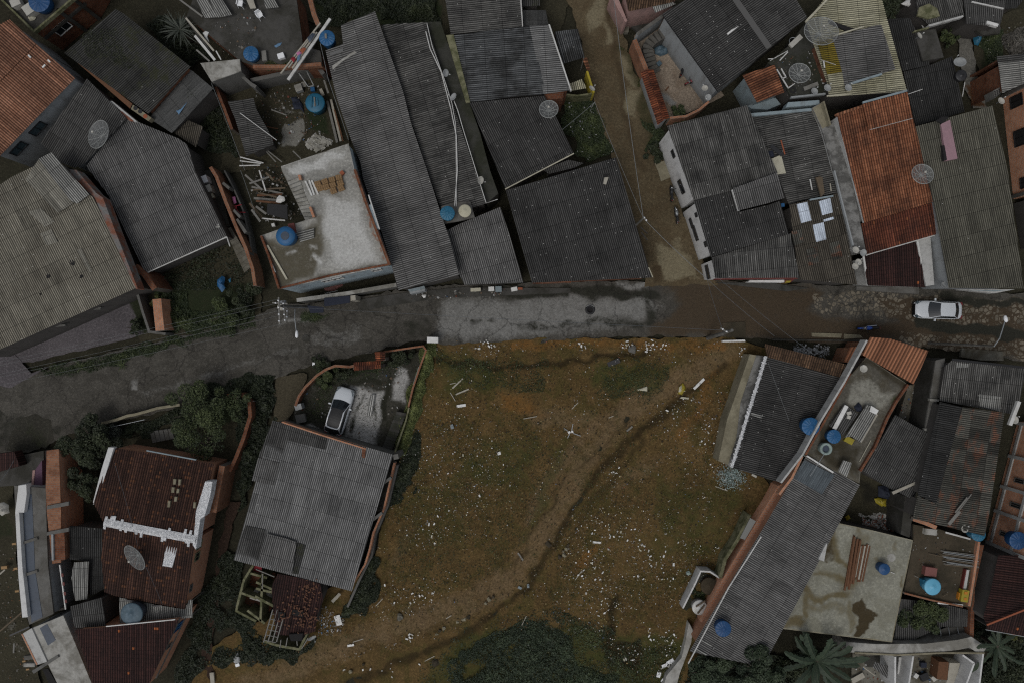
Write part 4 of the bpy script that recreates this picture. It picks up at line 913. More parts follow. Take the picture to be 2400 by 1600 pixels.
for a in (q(0,3,2352,440,2240,620,2180,850,2170,905,2352,1000), q(0,3,2220,740,2352,790), q(0,3,2352,700,2352+180,740), q(0,3,2300,560,2352+100,600), q(1,3,0,640,180,720), q(1,3,-80,900,80,1020), q(1,3,60,560,40,1000)): MB().wall([P(p, 1.8)[:2] for p in a], -.1, 1.8, .2).build('wall', M['c_cream'], t, uv=True)
slabpart(t, 'floor', q(0,3,2352,450,2230,640,2175,880,2352+80,1010)+q(1,3,180,800,180,560), -.1, .05, 'b_old')
slabpart(t, 'fallen_sheet', q(1,3,0,690,175,760,150,850,-60,790), .8, .9, 'c_pale'); slabpart(t, 'red_sheet', q(1,3,-10,465,60,480,40,580,-30,560), 1.2, 1.25, 'red')
for a in (q(1,3,100,480,180,500), q(1,3,0,520,170,590), q(0,3,2290,440,2352,470), q(1,3,60,560,60,700)): MB().beam(P(a[0], 2.2), P(a[1], 2.2), .08, .1).build('beam', M['woodgrey'], t)
# dark red tiled pair
t, b = house('dark red tiled house with silver foil patching along its ridge', [
    D(poly=q(0,2,1010,968,1500,1040,1965,1122)+q(0,3,1792,250,950,95)+q(0,2,862,1485), down=(.18,-.98), z=4.1, slope=.10, mat='t_dark', wall='b_bright'),
    D(poly=q(0,3,950,96,1792,251,1702,885,1050,765,960,730,930,400), down=(-.18,.98), z=4.1, slope=.10, mat='t_dark', wall='b_bright')])
for ed, kk in ((1, .12), (1, .3)): 
    win(t, b[1], ed, kk, .8, .9, 2.5, 'c_cream', 'glass')
win(t, b[1], 1, .78, .7, .5, 2.6, 'p_cem', 'glass')
g = MB()
def band(pa, w0, w1, z, n=26, jag=.3):
    a, c = P(pa[0], z), P(pa[1], z); d = (c-a).normalized(); nn = Vector((-d.y, d.x, 0)); L = (c-a).length
    up, lo = [], []
    for i in range(n+1):
        j = R.choice([0, 0, 1])*R.uniform(.1, jag); j2 = R.choice([0, 0, 1])*R.uniform(.1, jag)
        for e in (0, .92):
            s = min(L, (i+e)*L/(n+1)); up.append(a+d*s+nn*(w0+j)); lo.append(a+d*s-nn*(w1+j2))
    m = MB()
    for i in range(len(up)-1):
        hh = [R.uniform(0, .05) for _ in range(3)]; mid0, mid1 = a+d*(up[i]-a).dot(d), a+d*(up[i+1]-a).dot(d)
        e0, e1 = Vector((0,0,.10)), Vector((0,0,-.06))
        m.poly([up[i]+e1, mid0+e0, mid1+e0, up[i+1]+e1][::-1]); m.poly([mid0+e0, lo[i]+e1, lo[i+1]+e1, mid1+e0][::-1])
    return m
band(q(0,3,955,95,1800,255), .40, .32, 4.2, 34, .4).build('foil_ridge', M['foil'], t)
slabpart(t, 'foil_patch', q(0,3,1525,270,1632,290,1610,400,1580,505,1492,490,1510,400), 3.4, 3.96, 'foil')
slabpart(t, 'white_fascia', q(0,2,995,970,1046,972,960,1250,905,1445,862,1490,855,1470,930,1180), 3.2, 3.75, 'p_white2'); slabpart(t, 'white_fascia', q(0,2,862,1480,965,1490,960,1508,855,1492), 3.2, 3.76, 'p_white2')
slabpart(t, 'foil_patch', q(0,2,1885,1282,1952,1285,1930,1420,1880,1600)+q(0,3,1840,60,1800,340,1770,300,1790,120)+q(0,2,1800,1560,1850,1400), 3.2, 4.14, 'foil')
MB().wall([P(p, 3.5)[:2] for p in q(0,2,1345,1000,1560,1040,1800,1085)], 3.35, 3.5, .1).build('fascia', M['p_blue'], t)
for x, y, w, hh in ((1605,1285,25,50),(1650,1290,20,55),(1590,1360,25,50),(1635,1370,20,40),(1615,1445,22,45),(1553,1490,22,60),(1788,1500,20,55)):
    slabpart(t, 'pale_tile', q(0,2,x-w/2,y-hh/2,x+w/2,y-hh/2+4,x+w/2-5,y+hh/2,x-w/2-5,y+hh/2), 3.2, 4.12-.0008*abs(y-1600), 'c_beige')
wallthing('weathered brick side strip right of the dark red tiled house', q(0,2,2040,1140,1990,1400,1960,1568), 2.6, .5, 'b_or', 'brick_wall')
t, b = house('plum tiled roof with a brick side wall at the lower frame edge', [D(poly=q(0,3,690,1075,975,1052,1642,985,1340,1640,880,1640,800,1400), down=(-.05,1), z=4.2, slope=.08, mat='t_dark2', wall='b_bright')])
win(t, b[0], 2, .16, .9, 1.0, 2.6, 'blue2', 'blue'); win(t, b[0], 2, .45, .5, .8, 2.6, 'p_cem')
a, c = b[0][2], b[0][3]
for zz in (1.6, 3.2): MB().wall([a+Vector((.03,.0)), c+Vector((.03,.0))], zz, zz+.2, .10).build('beam', M['p_cem'], t)
g = MB().beam(Q(0,3,975,1045,4.25), Q(0,3,1610,982,4.25), .08, .08); g.build('gutter', M['pvc'], t)
t = thing('canopy', 'pale grey sheet canopy with the slate blue tank on it', 'canopy', Q(0,3,1400,900))
roof(t, q(0,3,1095,780,1480,855,1700,888,1735,800,1770,800,1766,965,1100,1018), (.08,1), 3.0, .03, M['pale'], pitch=.1, amp=.012)
for x, y in ((1110,1000),(1750,950),(1110,800),(1740,830)): p = Q(0,3,x,y,2.9); MB().tube([(p.x,p.y,0),(p.x,p.y,2.9)], .05).build('post', M['p_cem'], t)
slabpart(t, 'beam', q(0,3,1155,800,1300,815,1300,832,1155,815), 3.02, 3.2, 'metaldark'); slabpart(t, 'beam', q(0,3,1390,855,1490,850,1440,872), 3.02, 3.2, 'metaldark')
house('small black corrugated roof left of the slate tank', [D(poly=q(0,3,640,862,930,782,976,1045,690,1058), down=(.1,1), z=3.4, slope=.06, mat='dark', wall='p_dark')], 'lean_to', 'lean-to')
t = thing('lean_to', 'pale mossy sheet roof panel in the dark gap by the red roof', 'lean-to', Q(0,3,740,640)); _, pts, zf = roof(t, q(0,3,680,458,816,450,802,795,690,812,655,600), (0,1), 2.9, .04, M['pale'], pitch=.3); body(t, pts, zf, M['p_dark'], .2)
house('black sheet roof filling the gap beside the dark red house', [D(poly=q(0,3,640,120,955,150,930,400,960,700,830,770,810,450,640,430), down=(0,1), z=2.5, slope=.02, mat='darker', wall='p_dark')], 'lean_to', 'lean-to')
# building site on the west edge
t, ip = flat('unfinished grey building with brick side and white roof edge', q(0,2,130,1320,420,1345,425,1568)+q(0,3,430,200,440,480,492,930,270,1030,205,800,160,400,140,-30), 3.0, 'c_grey', 'p_grey', 'building')
slabpart(t, 'white_kerb', q(0,2,170,1320,240,1310,245,1400,220,1568)+q(0,3,175,0,205,500,255,960,205,965,170,600,150,200,140,0), 2.8, 3.45, 'p_white2')
slabpart(t, 'roof_channel', q(0,2,215,1400,290,1400,300,1568)+q(0,3,320,520,390,960,290,1010,240,500,215,0), 2.9, 3.03, 'slate')
for y in (240, 540): slabpart(t, 'roof_beam', q(0,3,200,y+30,340,y-15,345,y+10,205,y+55), 2.9, 3.15, 'c_grey')
t, ip = flat('narrow brick building with orange upper walls west of the dark trees', q(0,2,428,1000,540,985,560,1568)+q(0,3,560,460,480,470,430,0)+q(0,2,420,1345), 3.1, 'b_or', 'b_bright', 'building', thick=.05)
for y in (-60, 180): slabpart(t, 'roof_beam', q(0,3,430,y,630,y-40,630,y-5,430,y+32), 3.0, 3.25, 'p_cem')
slabpart(t, 'dark_room', q(0,3,470,200,590,180,600,430,490,440), 3.0, 3.13, 'b_old'); slabpart(t, 'white_edge', q(0,3,470,200,488,198,492,440,475,440), 3.1, 3.3, 'p_grey')
t, ip = flat('low roof with a grey floor and a plum wall behind iron bars', q(0,2,-80,1100,400,1000,412,1340,170,1318,-80,1335), 1.2, 'c_dark', 'p_grey', 'building')
slabpart(t, 'plum_wall', q(0,2,320,1180,385,1090,390,1325,300,1342), 1.0, 1.9, 'p_purple'); slabpart(t, 'pink_edge', q(0,2,300,1180,322,1178,305,1342,285,1342), 1.0, 1.95, 'p_pink'); slabpart(t, 'dark_roof', q(0,2,-80,1040,130,1010,180,1140,-80,1215), 1.3, 2.3, 't_dark2')
t = thing('light_well', 'narrow court with a teal floor and striped rail', 'light well', Q(0,3,530,700)); slabpart(t, 'floor', q(0,3,468,520,548,490,605,870,505,905), -.1, .5, 'blue3')
MB().wall([P(p, 2.6)[:2] for p in q(0,3,548,480,575,680,602,890)], 2.5, 2.62, .10).build('rail', M['pvc'], t)
for y in (560, 640, 730, 800): slabpart(t, 'rail_stripe', q(0,3,550+(y-480)*.13,y,570+(y-480)*.13,y,572+(y-480)*.13,y+30,553+(y-480)*.13,y+30), 2.6, 2.66, 'redp')
MB().wall([P(p, 2.0)[:2] for p in q(0,3,468,500,505,900,600,880)], -.1, 2.0, .2).build('wall', M['p_dark'], t)
t, ip = flat('pale concrete house roof with speckled edge and a sunken window', q(0,3,195,1118,300,1060,580,945,690,1200,870,1640,560,1640,430,1370,335,1400), 3.2, 'c_pale', 'p_grey', 'house', 'house')
slabpart(t, 'speckled_slab', q(0,3,195,1120,290,1062,432,1370,332,1402), 2.9, 3.32, 'p_white'); slabpart(t, 'brick_edge', q(0,3,195,1118,206,1112,345,1395,333,1402), 2.9, 3.35, 'b_bright'); slabpart(t, 'light_well', q(0,3,365,1062,432,1022,512,1172,440,1222), 2.9, 3.22, 'slate'); slabpart(t, 'ridge', q(0,3,290,1455,530,1310,540,1330,310,1480), 3.1, 3.35, 'p_cem'); slabpart(t, 'dark_opening', q(0,3,390,1440,440,1435,560,1640,480,1640), 3.1, 3.23, 'voidm')
# walls and gardens, lower west
wallthing('low ochre topped wall along the road above the garden steps', q(0,2,930,752,1060,720,1170,680,1230,672,1450,610,1650,580), 1.1, .24, 'c_beige', 'garden_wall')
wallthing('curved brown brick garden wall under the leafy trees', q(0,2,2085,495,2220,485,2290,560,2300,680,2240,880,2170,1060,2110,1190), 1.4, .26, 'b_old', 'garden_wall', cap='b_old')
t = thing('staircase', 'four grey garden steps above the dark red roof', 'staircase', Q(0,2,1480,860))
for i in range(5): slabpart(t, 'step', q(0,2,1375+i*42,825-i*6,1410+i*42,820-i*6,1440+i*40,920-i*8,1402+i*40,930-i*8), -.1, .15+.12*i, 'c_grey')
t = thing('railing', 'thin iron railing on the bank below the ochre wall', 'railing', Q(0,2,1080,770))
MB().tube([Q(0,2,820,825,.9), Q(0,2,960,795,.9), Q(0,2,1150,755,.9), Q(0,2,1330,715,.9)], .03).build('top_rail', M['steel'], t)
for x, y in ((825,824),(960,795),(1150,755),(1325,716)): p = Q(0,2,x,y,.9); MB().tube([(p.x,p.y,0),(p.x,p.y,.95)], .025).build('post', M['steel'], t)
wallthing('curved brick wall with an orange rim left of the parked crossover', q(1,2,362,590,395,500,450,420,560,310,650,252,730,222,860,232,905,222), 1.1, .17, 'b_old', 'garden_wall', cap='b_or')
wallthing('orange rimmed wall at the top of the driveway beside the hedge', q(1,2,1180,95,1360,68,1535,42,1562,80,1500,250,1440,430,1400,600), 1.0, .10, 'b_old', 'garden_wall', cap='b_or')
wallthing('pale low kerb wall beside the driveway steps', q(1,2,1405,605,1375,730,1270,1030), .8, .14, 'c_cream', 'garden_wall')
t = thing('gate_canopy', 'small dark red tiled gate roof at the driveway entrance', 'gate roof', Q(1,2,1040,200))
for pl, dn in ((q(1,2,895,190,1145,176,1145,210,897,225), (0,-1)), (q(1,2,897,225,1145,210,1145,245,900,268), (0,1)), (q(1,2,1090,95,1140,92,1140,180,1100,180), (-1,0)), (q(1,2,1140,92,1188,90,1186,168,1142,178), (1,0))): roof(t, pl, dn, 2.5, .3, M['t_cop'])
for x, y in ((905,240),(1135,225),(1110,110),(1175,160)): p = Q(1,2,x,y,2.3); MB().box((p.x,p.y,1.1), (.3,.3,2.3)).build('pillar', M['b_old'], t)
t = thing('staircase', 'long mossy concrete steps along the hedge', 'staircase', Q(1,2,1280,820))
for i in range(14):
    k = i/13; x, y = 1290-k*130, 640+k*330
    slabpart(t, 'step', q(1,2,x,y,x+88,y+18,x+84,y+44,x-8,y+26), -.2, .75-.05*i, 'c_mossy' if i % 3 else 'c_dark')
# ---------------------------------------------------------------- buildings, east half
t, b = house('pink walled house with brown tile roof at the top of the dirt road', [D(poly=q(2,0,1020,-120,1560,-120,1530,0,1440,32,1070,108), down=(-.15,1), z=4.2, slope=.12, mat='t_brown', wall='p_pink')])
roof(t, q(2,0,1285,45,1430,-5,1505,40,1315,122), (.3,.95), 3.9, .05, M['pale'], name='metal_sheet')
slabpart(t, 'side_wall', q(2,0,905,-40,965,-40,1060,195,1040,205), -.2, 2.6, 'p_pink'); slabpart(t, 'side_step', q(2,0,945,195,1060,175,1085,205,1070,300,1000,300), -.2, .25, 'c_terr')
slabthing('concrete_apron', 'worn concrete apron in front of the pink house wall', 'apron', q(2,0,1060,215,1300,110,1390,150,1160,300), -.2, .15, 'c_dark')
t, b = house('big dark gabled corrugated house overlooking the tiled courtyard', [
    D(poly=q(2,0,1380,130,1690,-60,2010,-60,2365,447,1890,840), down=(-.82,.57), z=4.7, slope=.07, mat='black', wall='p_grey'),
    D(poly=q(2,0,2010,-60,2365,447,2712,160,2580,-60), down=(.82,-.57), z=4.7, slope=.07, mat='dark', wall='p_dark')])
g = MB().beam(Q(2,0,2020,-50,4.74), Q(2,0,2362,440,4.74), .5, .06); g.build('ridge_cap', M['grey'], t)
slabpart(t, 'light_strip', q(2,0,1975,310,2145,168,2162,182,1985,322), 4.3, 4.60, 'whitep')
for x0, y0, x1, y1 in ((1435,215,1890,845), (1385,140,1435,215)): MB().beam(Q(2,0,x0,y0,3.95), Q(2,0,x1,y1,3.95), .07, .07).build('gutter', M['metaldark'], t)
wallthing('cement courtyard wall under the dark gabled roof corner', q(2,0,1150,318,1385,148), 2.4, .24, 'p_grey', cap='c_grey')
wallthing('orange topped courtyard wall above the coping tiles', q(2,0,1125,370,1165,470,1240,660), 2.2, .34, 'b_or', cap='b_or')
wallthing('low brick wall closing the courtyard below the two dishes', q(2,0,1810,935,1720,1010,1600,1070,1450,1085), 1.6, .22, 'b_bright')
t = thing('boundary_wall', 'tile coped boundary wall between the dirt road and the courtyard', 'wall', Q(2,0,1310,900))
for pl, dn in ((q(2,0,1178,668,1238,640,1395,1108,1338,1152), (-.95,.3)), (q(2,0,1238,640,1300,642,1448,1085,1395,1108), (.95,-.3))): roof(t, pl, dn, 2.7, .35, M['t_cop'], name='coping')
MB().wall([P(p, 2.3)[:2] for p in q(2,0,1240,660,1390,1110)], -.2, 2.3, .5).build('masonry', M['p_grey'], t)
t = thing('staircase', 'curved concrete steps climbing out of the tiled courtyard', 'staircase', Q(2,0,1280,450))
cen = [(1420,290),(1380,312),(1340,335),(1300,362),(1268,395),(1250,430),(1252,468),(1262,505),(1272,545),(1284,585),(1300,622),(1318,655)]
for i, (x, y) in enumerate(cen):
    a = cen[max(0,i-1)]; c = cen[min(len(cen)-1,i+1)]; dx, dy = c[0]-a[0], c[1]-a[1]; L = math.hypot(dx,dy); dx, dy = dx/L, dy/L; px, py = -dy, dx
    slabpart(t, 'step', q(2,0,*[k for s1, s2 in ((-1,-1),(1,-1),(1,1),(-1,1)) for k in (x+s2*17*dx+s1*46*px, y+s2*17*dy+s1*46*py)]), -.1, 1.7-.14*i, 'c_grey')
t, b = house('little orange tiled house with pale blue grey walls', [D(poly=q(2,0,2115,690,2412,600,2502,850,2250,945), down=(-.92,.38), z=3.9, slope=.18, mat='t_orange2', wall='p_blue')])
slabthing('patio_wall', 'blue grey patio wall below the little orange tiled house', 'wall', q(2,0,2165,975,2260,930,2420,900,2470,960,2350,1010,2200,1000), -.2, 1.9, 'p_blue')
t, ip = flat('mossy flat roof crowded with mesh dishes and white pipes', q(3,0,-5,580,190,425,330,230,440,430,545,745,530,872,215,905,80,640), 3.5, 'c_mossy', 'p_dark', par=[(q(3,0,430,440,500,640,540,750), .4, .25, 'b_old'), (q(3,0,215,895,530,862), .3, .15, 'p_grey')])
t, b = house('large cream corrugated roof with grey and yellow sheets laid over it', [D(poly=q(3,0,560,-60,1030,-60,1275,832,560,895,540,760,345,205), down=(-.99,.1), z=4.5, slope=.03, mat='yel', wall='p_dark')])
for pl, m, z in ((q(3,0,590,345,1040,222,1172,640,700,785), 'grey', 4.75), (q(3,0,448,382,590,345,680,660,545,690), 'yellow', 4.72), (q(3,0,545,690,680,660,702,785,572,812), 'yel', 4.72)): roof(t, pl, (-.99,.12), z, .03, M[m], name='roof_sheet')
slabpart(t, 'gutter', q(3,0,755,760,1045,672,1052,688,765,778), 4.6, 4.85, 'p_blue'); slabpart(t, 'edge_trim', q(3,0,345,190,550,-20,562,-10,355,210), 4.4, 4.58, 'cream'); slabpart(t, 'edge_trim', q(3,0,600,325,880,240,882,250,605,336), 4.6, 4.8, 'cream')
slabpart(t, 'broken_edge', q(3,0,560,185,800,270,795,290,720,285,570,215), 4.4, 4.56, 'voidm'); MB().beam(Q(3,0,540,885,4.3), Q(3,0,1270,838,4.3), .12, .08).build('gutter', M['cream'], t)
t, b = house('two dark corrugated roofs stepping down behind the cream roof', [
    D(poly=q(3,0,1080,180,1300,165,1380,330,1485,600,1240,655), down=(.25,.97), z=3.6, slope=.04, mat='darker', wall='p_dark'),
    D(poly=q(3,0,1245,662,1490,600,1690,520,1805,1030,1350,1160), down=(.25,.97), z=3.2, slope=.04, mat='darker', wall='p_dark')])
MB().beam(Q(3,0,1285,868,3.25), Q(3,0,1420,822,3.25), .05, .05).build('edge_trim', M['pvc'], t)
t, ip = flat('flat tarred roof with a single small dish beside the dark roofs', q(3,0,1345,292,1540,270,1615,530,1425,562), 3.7, 'c_dark', 'p_dark', par=[(q(3,0,1345,290,1480,255), .3, .12, 'c_cream')])
t, b = house('grey roofed hut with a pale olive tarpaulin at the upper edge', [D(poly=q(3,0,1360,-80,1780,-80,1800,150,1480,240,1370,130), down=(.3,.95), z=3.4, slope=.05, mat='lichen', wall='p_dark')])
slabpart(t, 'fascia', q(3,0,1475,230,1792,142,1796,158,1485,246), 3.0, 3.45, 'p_white'); slabpart(t, 'tarpaulin', q(3,0,1390,70,1480,35,1555,80,1580,150,1480,175,1375,145), 3.3, 3.5, 'c_cream')
t, b = house('dark sheet roof with a loose white strip by the backyard', [D(poly=q(3,0,1790,-60,2190,-60,2170,90,2130,250,1820,222), down=(.1,1), z=3.3, slope=.05, mat='dark', wall='p_dark'), D(poly=q(3,0,2190,-60,2400,-60,2280,80,2168,85), down=(.1,1), z=2.8, slope=.05, mat='darker', wall='p_dark')])
slabpart(t, 'loose_sheet', q(3,0,2015,192,2120,222,2112,248,2010,218), 3.0, 3.32, 'whitep'); slabpart(t, 'edge_trim', q(3,0,1875,12,2165,75,2165,86,1870,22), 3.0, 3.33, 'pvc'); slabpart(t, 'apron', q(3,0,1850,240,2140,250,2130,310,1980,325), 1.5, 1.8, 'c_dark')
t, b = house('light ribbed roof beside the tall brick side wall', [D(poly=q(3,0,2112,576,2430,550,2430,735,2152,860), down=(-.98,.1), z=4.2, slope=.04, mat='pale', wall='b_old'), D(poly=q(3,0,2102,520,2430,490,2430,552,2110,578), down=(-.98,.1), z=4.1, slope=.04, mat='dark', wall='b_old')])
slabpart(t, 'vent_block', q(3,0,2070,835,2135,800,2145,850,2085,905), 2.4, 3.6, 'c_grey')
for i in range(4):
    for j in range(3): p = Q(3,0,2085+j*20+i*3,843+i*14-j*8,3.62); MB().box((p.x,p.y,3.61), (.12,.10,.02), .4).build('vent_opening', M['black_'], t)
t = thing('brick_house', 'tall brick house wall with dark windows on the east edge', 'house', P((2400, 320)))
bp = [P(p, 0)[:2] for p in q(3,0,2165,868,2700,640)+q(3,1,2800,240,2268,258)]
MB().prism(bp, -.2, 7.5).build('wall', M['b_lit'], t, uv=True)
win(t, [Vector(p) for p in bp], 3, .88, 1.1, 1.5, 1.5, 'metaldark', 'voidm'); win(t, [Vector(p) for p in bp], 3, .54, 1.5, 1.7, 1.6, 'metaldark', 'voidm'); win(t, [Vector(p) for p in bp], 3, .12, 1.0, 1.2, 1.5, 'metaldark', 'voidm')
a, c = Vector(bp[3]), Vector(bp[0])
for k in (.02, .98): p = a+(c-a)*k; MB().box((p.x-.04,p.y,3.6), (.3,.3,7.6)).build('column', M['p_cem'], t)
t = thing('brick_house', 'dark gap house front on the east edge below the brick wall', 'house', P((2400, 520)))
bp = [P(p, 0)[:2] for p in q(3,1,2268,300,2800,280,2800,760,2335,720)]; MB().prism(bp, -.2, 6.5).build('wall', M['p_dark'], t, uv=True)
win(t, [Vector(p) for p in bp], 3, .8, .8, 1.2, 3.0, 'p_white', 'voidm')
t, b = house('bright orange tiled roof with a raised upper section', [
    D(poly=q(3,0,628,1045,868,965,1280,850,1335,1090)+q(3,1,1512,290,882,482), down=(.25,.97), z=5.6, slope=.10, mat='t_orange2', wall='p_white'),
    D(poly=q(3,0,866,960,1276,848,1330,1086,930,1194), down=(.25,.97), z=5.95, slope=.10, mat='t_orange2', wall='p_white', z0=4.5),
    D(poly=q(3,1,856,489,1512,294,1568,580,905,772), down=(.25,.97), z=4.1, slope=.12, mat='t_red', wall='p_white'),
    D(poly=q(3,1,872,786,1372,645,1450,1074,912,1056), down=(.1,1), z=3.2, slope=.10, mat='t_dark2', wall='p_white')])
slabpart(t, 'tile_edge', q(3,0,628,1045,868,965,875,985,640,1068), 5.3, 5.68, 't_clean')
for a, c in ((Q(3,0,640,1062,5.45), Q(3,1,880,478,4.15)), (Q(3,1,875,788,3.3), Q(3,1,915,1056,2.5)), (Q(3,1,1368,640,3.3), Q(3,1,1420,935,2.75)), (Q(3,1,905,772,3.45), Q(3,1,1566,582,3.45))): MB().beam(a, c, .16, .14).build('fascia', M['p_white2'] if a.z > 3.6 else M['pvc'], t)
MB().beam(Q(3,0,870,945,6.0), Q(3,0,1276,835,6.0), .16, .12).build('gutter', M['p_blue'], t); MB().beam(Q(3,0,935,1192,5.5), Q(3,0,1325,1088,5.5), .08, .08).build('gutter', M['pvc'], t)
t, ip = flat('long narrow cement roof terrace between the black and orange roofs', q(3,0,408,992,512,932,575,1150,625,1085)+q(3,1,755,0,898,742,785,705,640,130,600,0)+q(3,0,495,1190), 4.3, 'c_stain', 'p_white', par=[(q(3,0,512,932,575,1150), .5, .14, 'c_beige'), (q(3,1,612,0,660,200,785,690), .25, .12, 'p_grey')])
slabpart(t, 'bare_slab', q(3,0,410,995,505,940,560,1150,500,1185), 4.0, 4.305, 'c_beige')
t, ip = flat('white walled side passage left of the olive roof', q(3,1,1372,645,1492,602,1528,1050,1452,1062), 3.0, 'p_white', 'p_white', 'passage', 'passage')
slabthing('passage_floor', 'dark greenish passage floor against the olive corrugated roof', 'floor slab', q(3,1,1488,640,1572,578,1648,1055,1560,1062), -.2, .5, 'c_dark')
t, b = house('broad olive grey corrugated roof with a pink walled gap', [D(poly=q(3,0,1350,1165,1545,1115,1668,1080,2062,972,2202,1568)+q(3,1,2352,1085,1660,1080,1512,250), down=(.24,.97), z=5.0, slope=.05, mat='olive', wall='p_grey')])
slabpart(t, 'pink_wall', q(3,0,1590,1142,1672,1102,1742,1458,1640,1478), 4.5, 5.15, 'p_pink2'); slabpart(t, 'dark_gap', q(3,0,1545,1110,1600,1140,1668,1075,1600,1075), 4.6, 5.12, 'voidm'); slabpart(t, 'dark_gap', q(3,0,1600,1340,1622,1335,1645,1470,1620,1478), 4.6, 5.16, 'voidm')
slabpart(t, 'sign_board', q(3,1,1760,1092,2270,1092,2085,1128), 2.2, 3.0, 'p_white'); slabpart(t, 'sign_stripe', q(3,1,1830,1100,2180,1100,2090,1112), 2.9, 3.02, 'p_blue')
t, b = house('white two storey corner house with stepped black corrugated roofs', [
    D(poly=q(2,0,1425,1160,2160,968)+q(3,1,90,20,60,100)+q(2,1,2020,185,1670,275), down=(.28,.96), z=5.1, slope=.04, mat='lichen', wall='p_white2'),
    D(poly=q(2,1,1668,275,2020,186,2090,380,2352,318)+q(3,1,110,280,190,585)+q(2,1,1826,796), down=(.28,.96), z=4.7, slope=.04, mat='black', wall='p_white2'),
    D(poly=q(2,1,1832,800)+q(3,1,205,580,290,985)+q(2,1,1868,990), down=(.1,1), z=4.3, slope=.04, mat='lichen', wall='p_white2'),
    D(poly=q(2,1,2026,168)+q(3,1,82,20,155,252)+q(2,1,2352,300,2082,368), down=(.28,.96), z=5.4, slope=.04, mat='grey')])
for k, w, hh, zc in ((.25,1.3,1.0,2.3),(.7,.7,.7,3.4)): win(t, b[0], 5, k, w, hh, zc, 'metaldark', 'glass')
for k, w, hh, zc in ((.22,.5,.6,3.6),(.5,1.4,.8,1.7),(.8,.4,.6,3.6),(.72,.9,.7,1.5)): win(t, b[1], 6, k, w, hh, zc, 'metaldark', 'glass')
for k, w, hh, zc in ((.4,1.3,.9,1.7),): win(t, b[2], 3, k, w, hh, zc, 'metaldark', 'glass')
slabpart(t, 'white_verge', q(2,1,2022,175,2040,172,2095,365,2080,368), 5.0, 5.26, 'whitep')
slabpart(t, 'red_fascia', q(2,1,1868,992,2352,986)+q(3,1,250,985,280,994)+q(2,1,1870,1001), 3.4, 4.1, 'redp')
slabpart(t, 'sign_board', q(2,1,2185,1010,2352,1008)+q(3,1,150,1005,150,1028)+q(2,1,2170,1024), 2.6, 3.4, 'whitep'); slabpart(t, 'sign_end', q(3,1,152,1005,245,1000,205,1030,155,1030), 2.6, 3.42, 'redp'); slabpart(t, 'sign_corner', q(3,1,165,1014,215,1012,200,1030,160,1030), 2.7, 3.45, 'yelp')
t, b = house('black corrugated roof strewn with junk behind the white corner house', [D(poly=q(2,0,2168,1050)+q(3,0,405,1000,602,1560)+q(3,1,650,195,190,310,70,0), down=(-.97,.2), z=3.9, slope=.03, mat='lichen', wall='p_dark')])
slabpart(t, 'tarpaulin_edge', q(3,0,-180,1045,-10,1030,405,995,408,1018,-10,1058,-170,1072), 3.6, 4.02, 'p_blue'); slabpart(t, 'parapet', q(3,0,185,942,470,922,475,962,165,988), 3.0, 4.0, 'p_blue')
t, b = house('brownish corrugated roof with four translucent white panels', [D(poly=q(3,1,195,315,640,210,822,1052,285,1000), down=(.25,.97), z=4.2, slope=.04, mat='brownroof', wall='p_dark')])
UZ = o_pts[list(o_pts)[-1]][1]
def patchroof(t, pl, zf, mat, dn, nm, up=.05, slope=.04):
    c = max((P(p, zf(0, 0)) for p in pl), key=lambda v: zf(v.x, v.y)); return roof(t, pl, dn, zf(c.x, c.y)+up, slope, M[mat], name=nm)
M['skyl'] = corr('skylight', (.52, .58, .66), var=.1, stain=.2, streak=.2, valley_shade=.2, speck=0)
for pl in (q(3,1,262,310,362,288,402,458,305,484), q(3,1,465,285,570,252,596,385,498,412), q(3,1,412,500,510,476,538,632,442,658), q(3,1,508,452,602,424,608,446,512,474)): patchroof(t, pl, UZ, 'skyl', (.25,.97), 'skylight')
for pl in (q(3,1,350,725,450,700,470,850,370,878), q(3,1,555,670,650,645,690,800,590,830), q(3,1,215,560,310,540,330,660,240,690)): patchroof(t, pl, UZ, 'rust', (.25,.97), 'rusty_sheet')
slabpart(t, 'plank', q(3,1,440,60,500,60,520,210,490,240), 4.3, 4.5, 'wood'); slabpart(t, 'edge_trim', q(3,1,385,262,600,225,600,240,390,275), 4.1, 4.35, 'p_blue')
slabthing('shop_step', 'grey raised pavement in front of the dark red tile roof', 'pavement', q(3,1,815,1065,1390,1070,1385,1135,812,1100), -.1, .3, 'c_grey')
slabthing('pavement', 'narrow cement pavement below the white corner house', 'pavement', q(2,1,1870,1030,2352,1030)+q(3,1,380,1080,180,1110)+q(2,1,2100,1060), -.1, .14, 'c_dark')
slabthing('pavement', 'rough dark pavement in front of the long grey roof', 'pavement', q(1,1,920,1190,1310,1130,1900,1070,2352,1080)+q(2,1,540,1080,540,1125)+q(1,1,1700,1170,950,1290), -.1, .12, 'c_dark')
# -- south east
t, b = house('dark corrugated house with a white foil seam and stained slab verge by the lot', [D(poly=q(2,2,2345,135)+q(3,2,0,140,690,340,480,740,320,1040,110,1292)+q(2,2,2026,1158), down=(.97,.24), z=3.0, slope=.015, mat='black', wall='p_white')])
ZZ = o_pts[list(o_pts)[-1]][1]
slabpart(t, 'verge_slab', q(2,2,2185,115,2245,125,2100,560,2062,890,2005,1138,1895,1095,1975,720,2080,420), -.2, 1.9, 'c_beige'); slabpart(t, 'stained_slab', q(2,2,2245,125,2345,132,2022,1156,1985,1132,2062,890,2100,560), -.2, 1.95, 'c_stain')
band(q(2,2,2340,135,2024,1156), .10, .18, 3.06, 90, .035).build('foil_seam', M['foil'], t)
patchroof(t, q(2,2,2200,650,2352,690)+q(3,2,185,765,175,785,0,725)+q(2,2,2190,672), ZZ, 'pale', (.97,.24), 'light_sheet', .04)
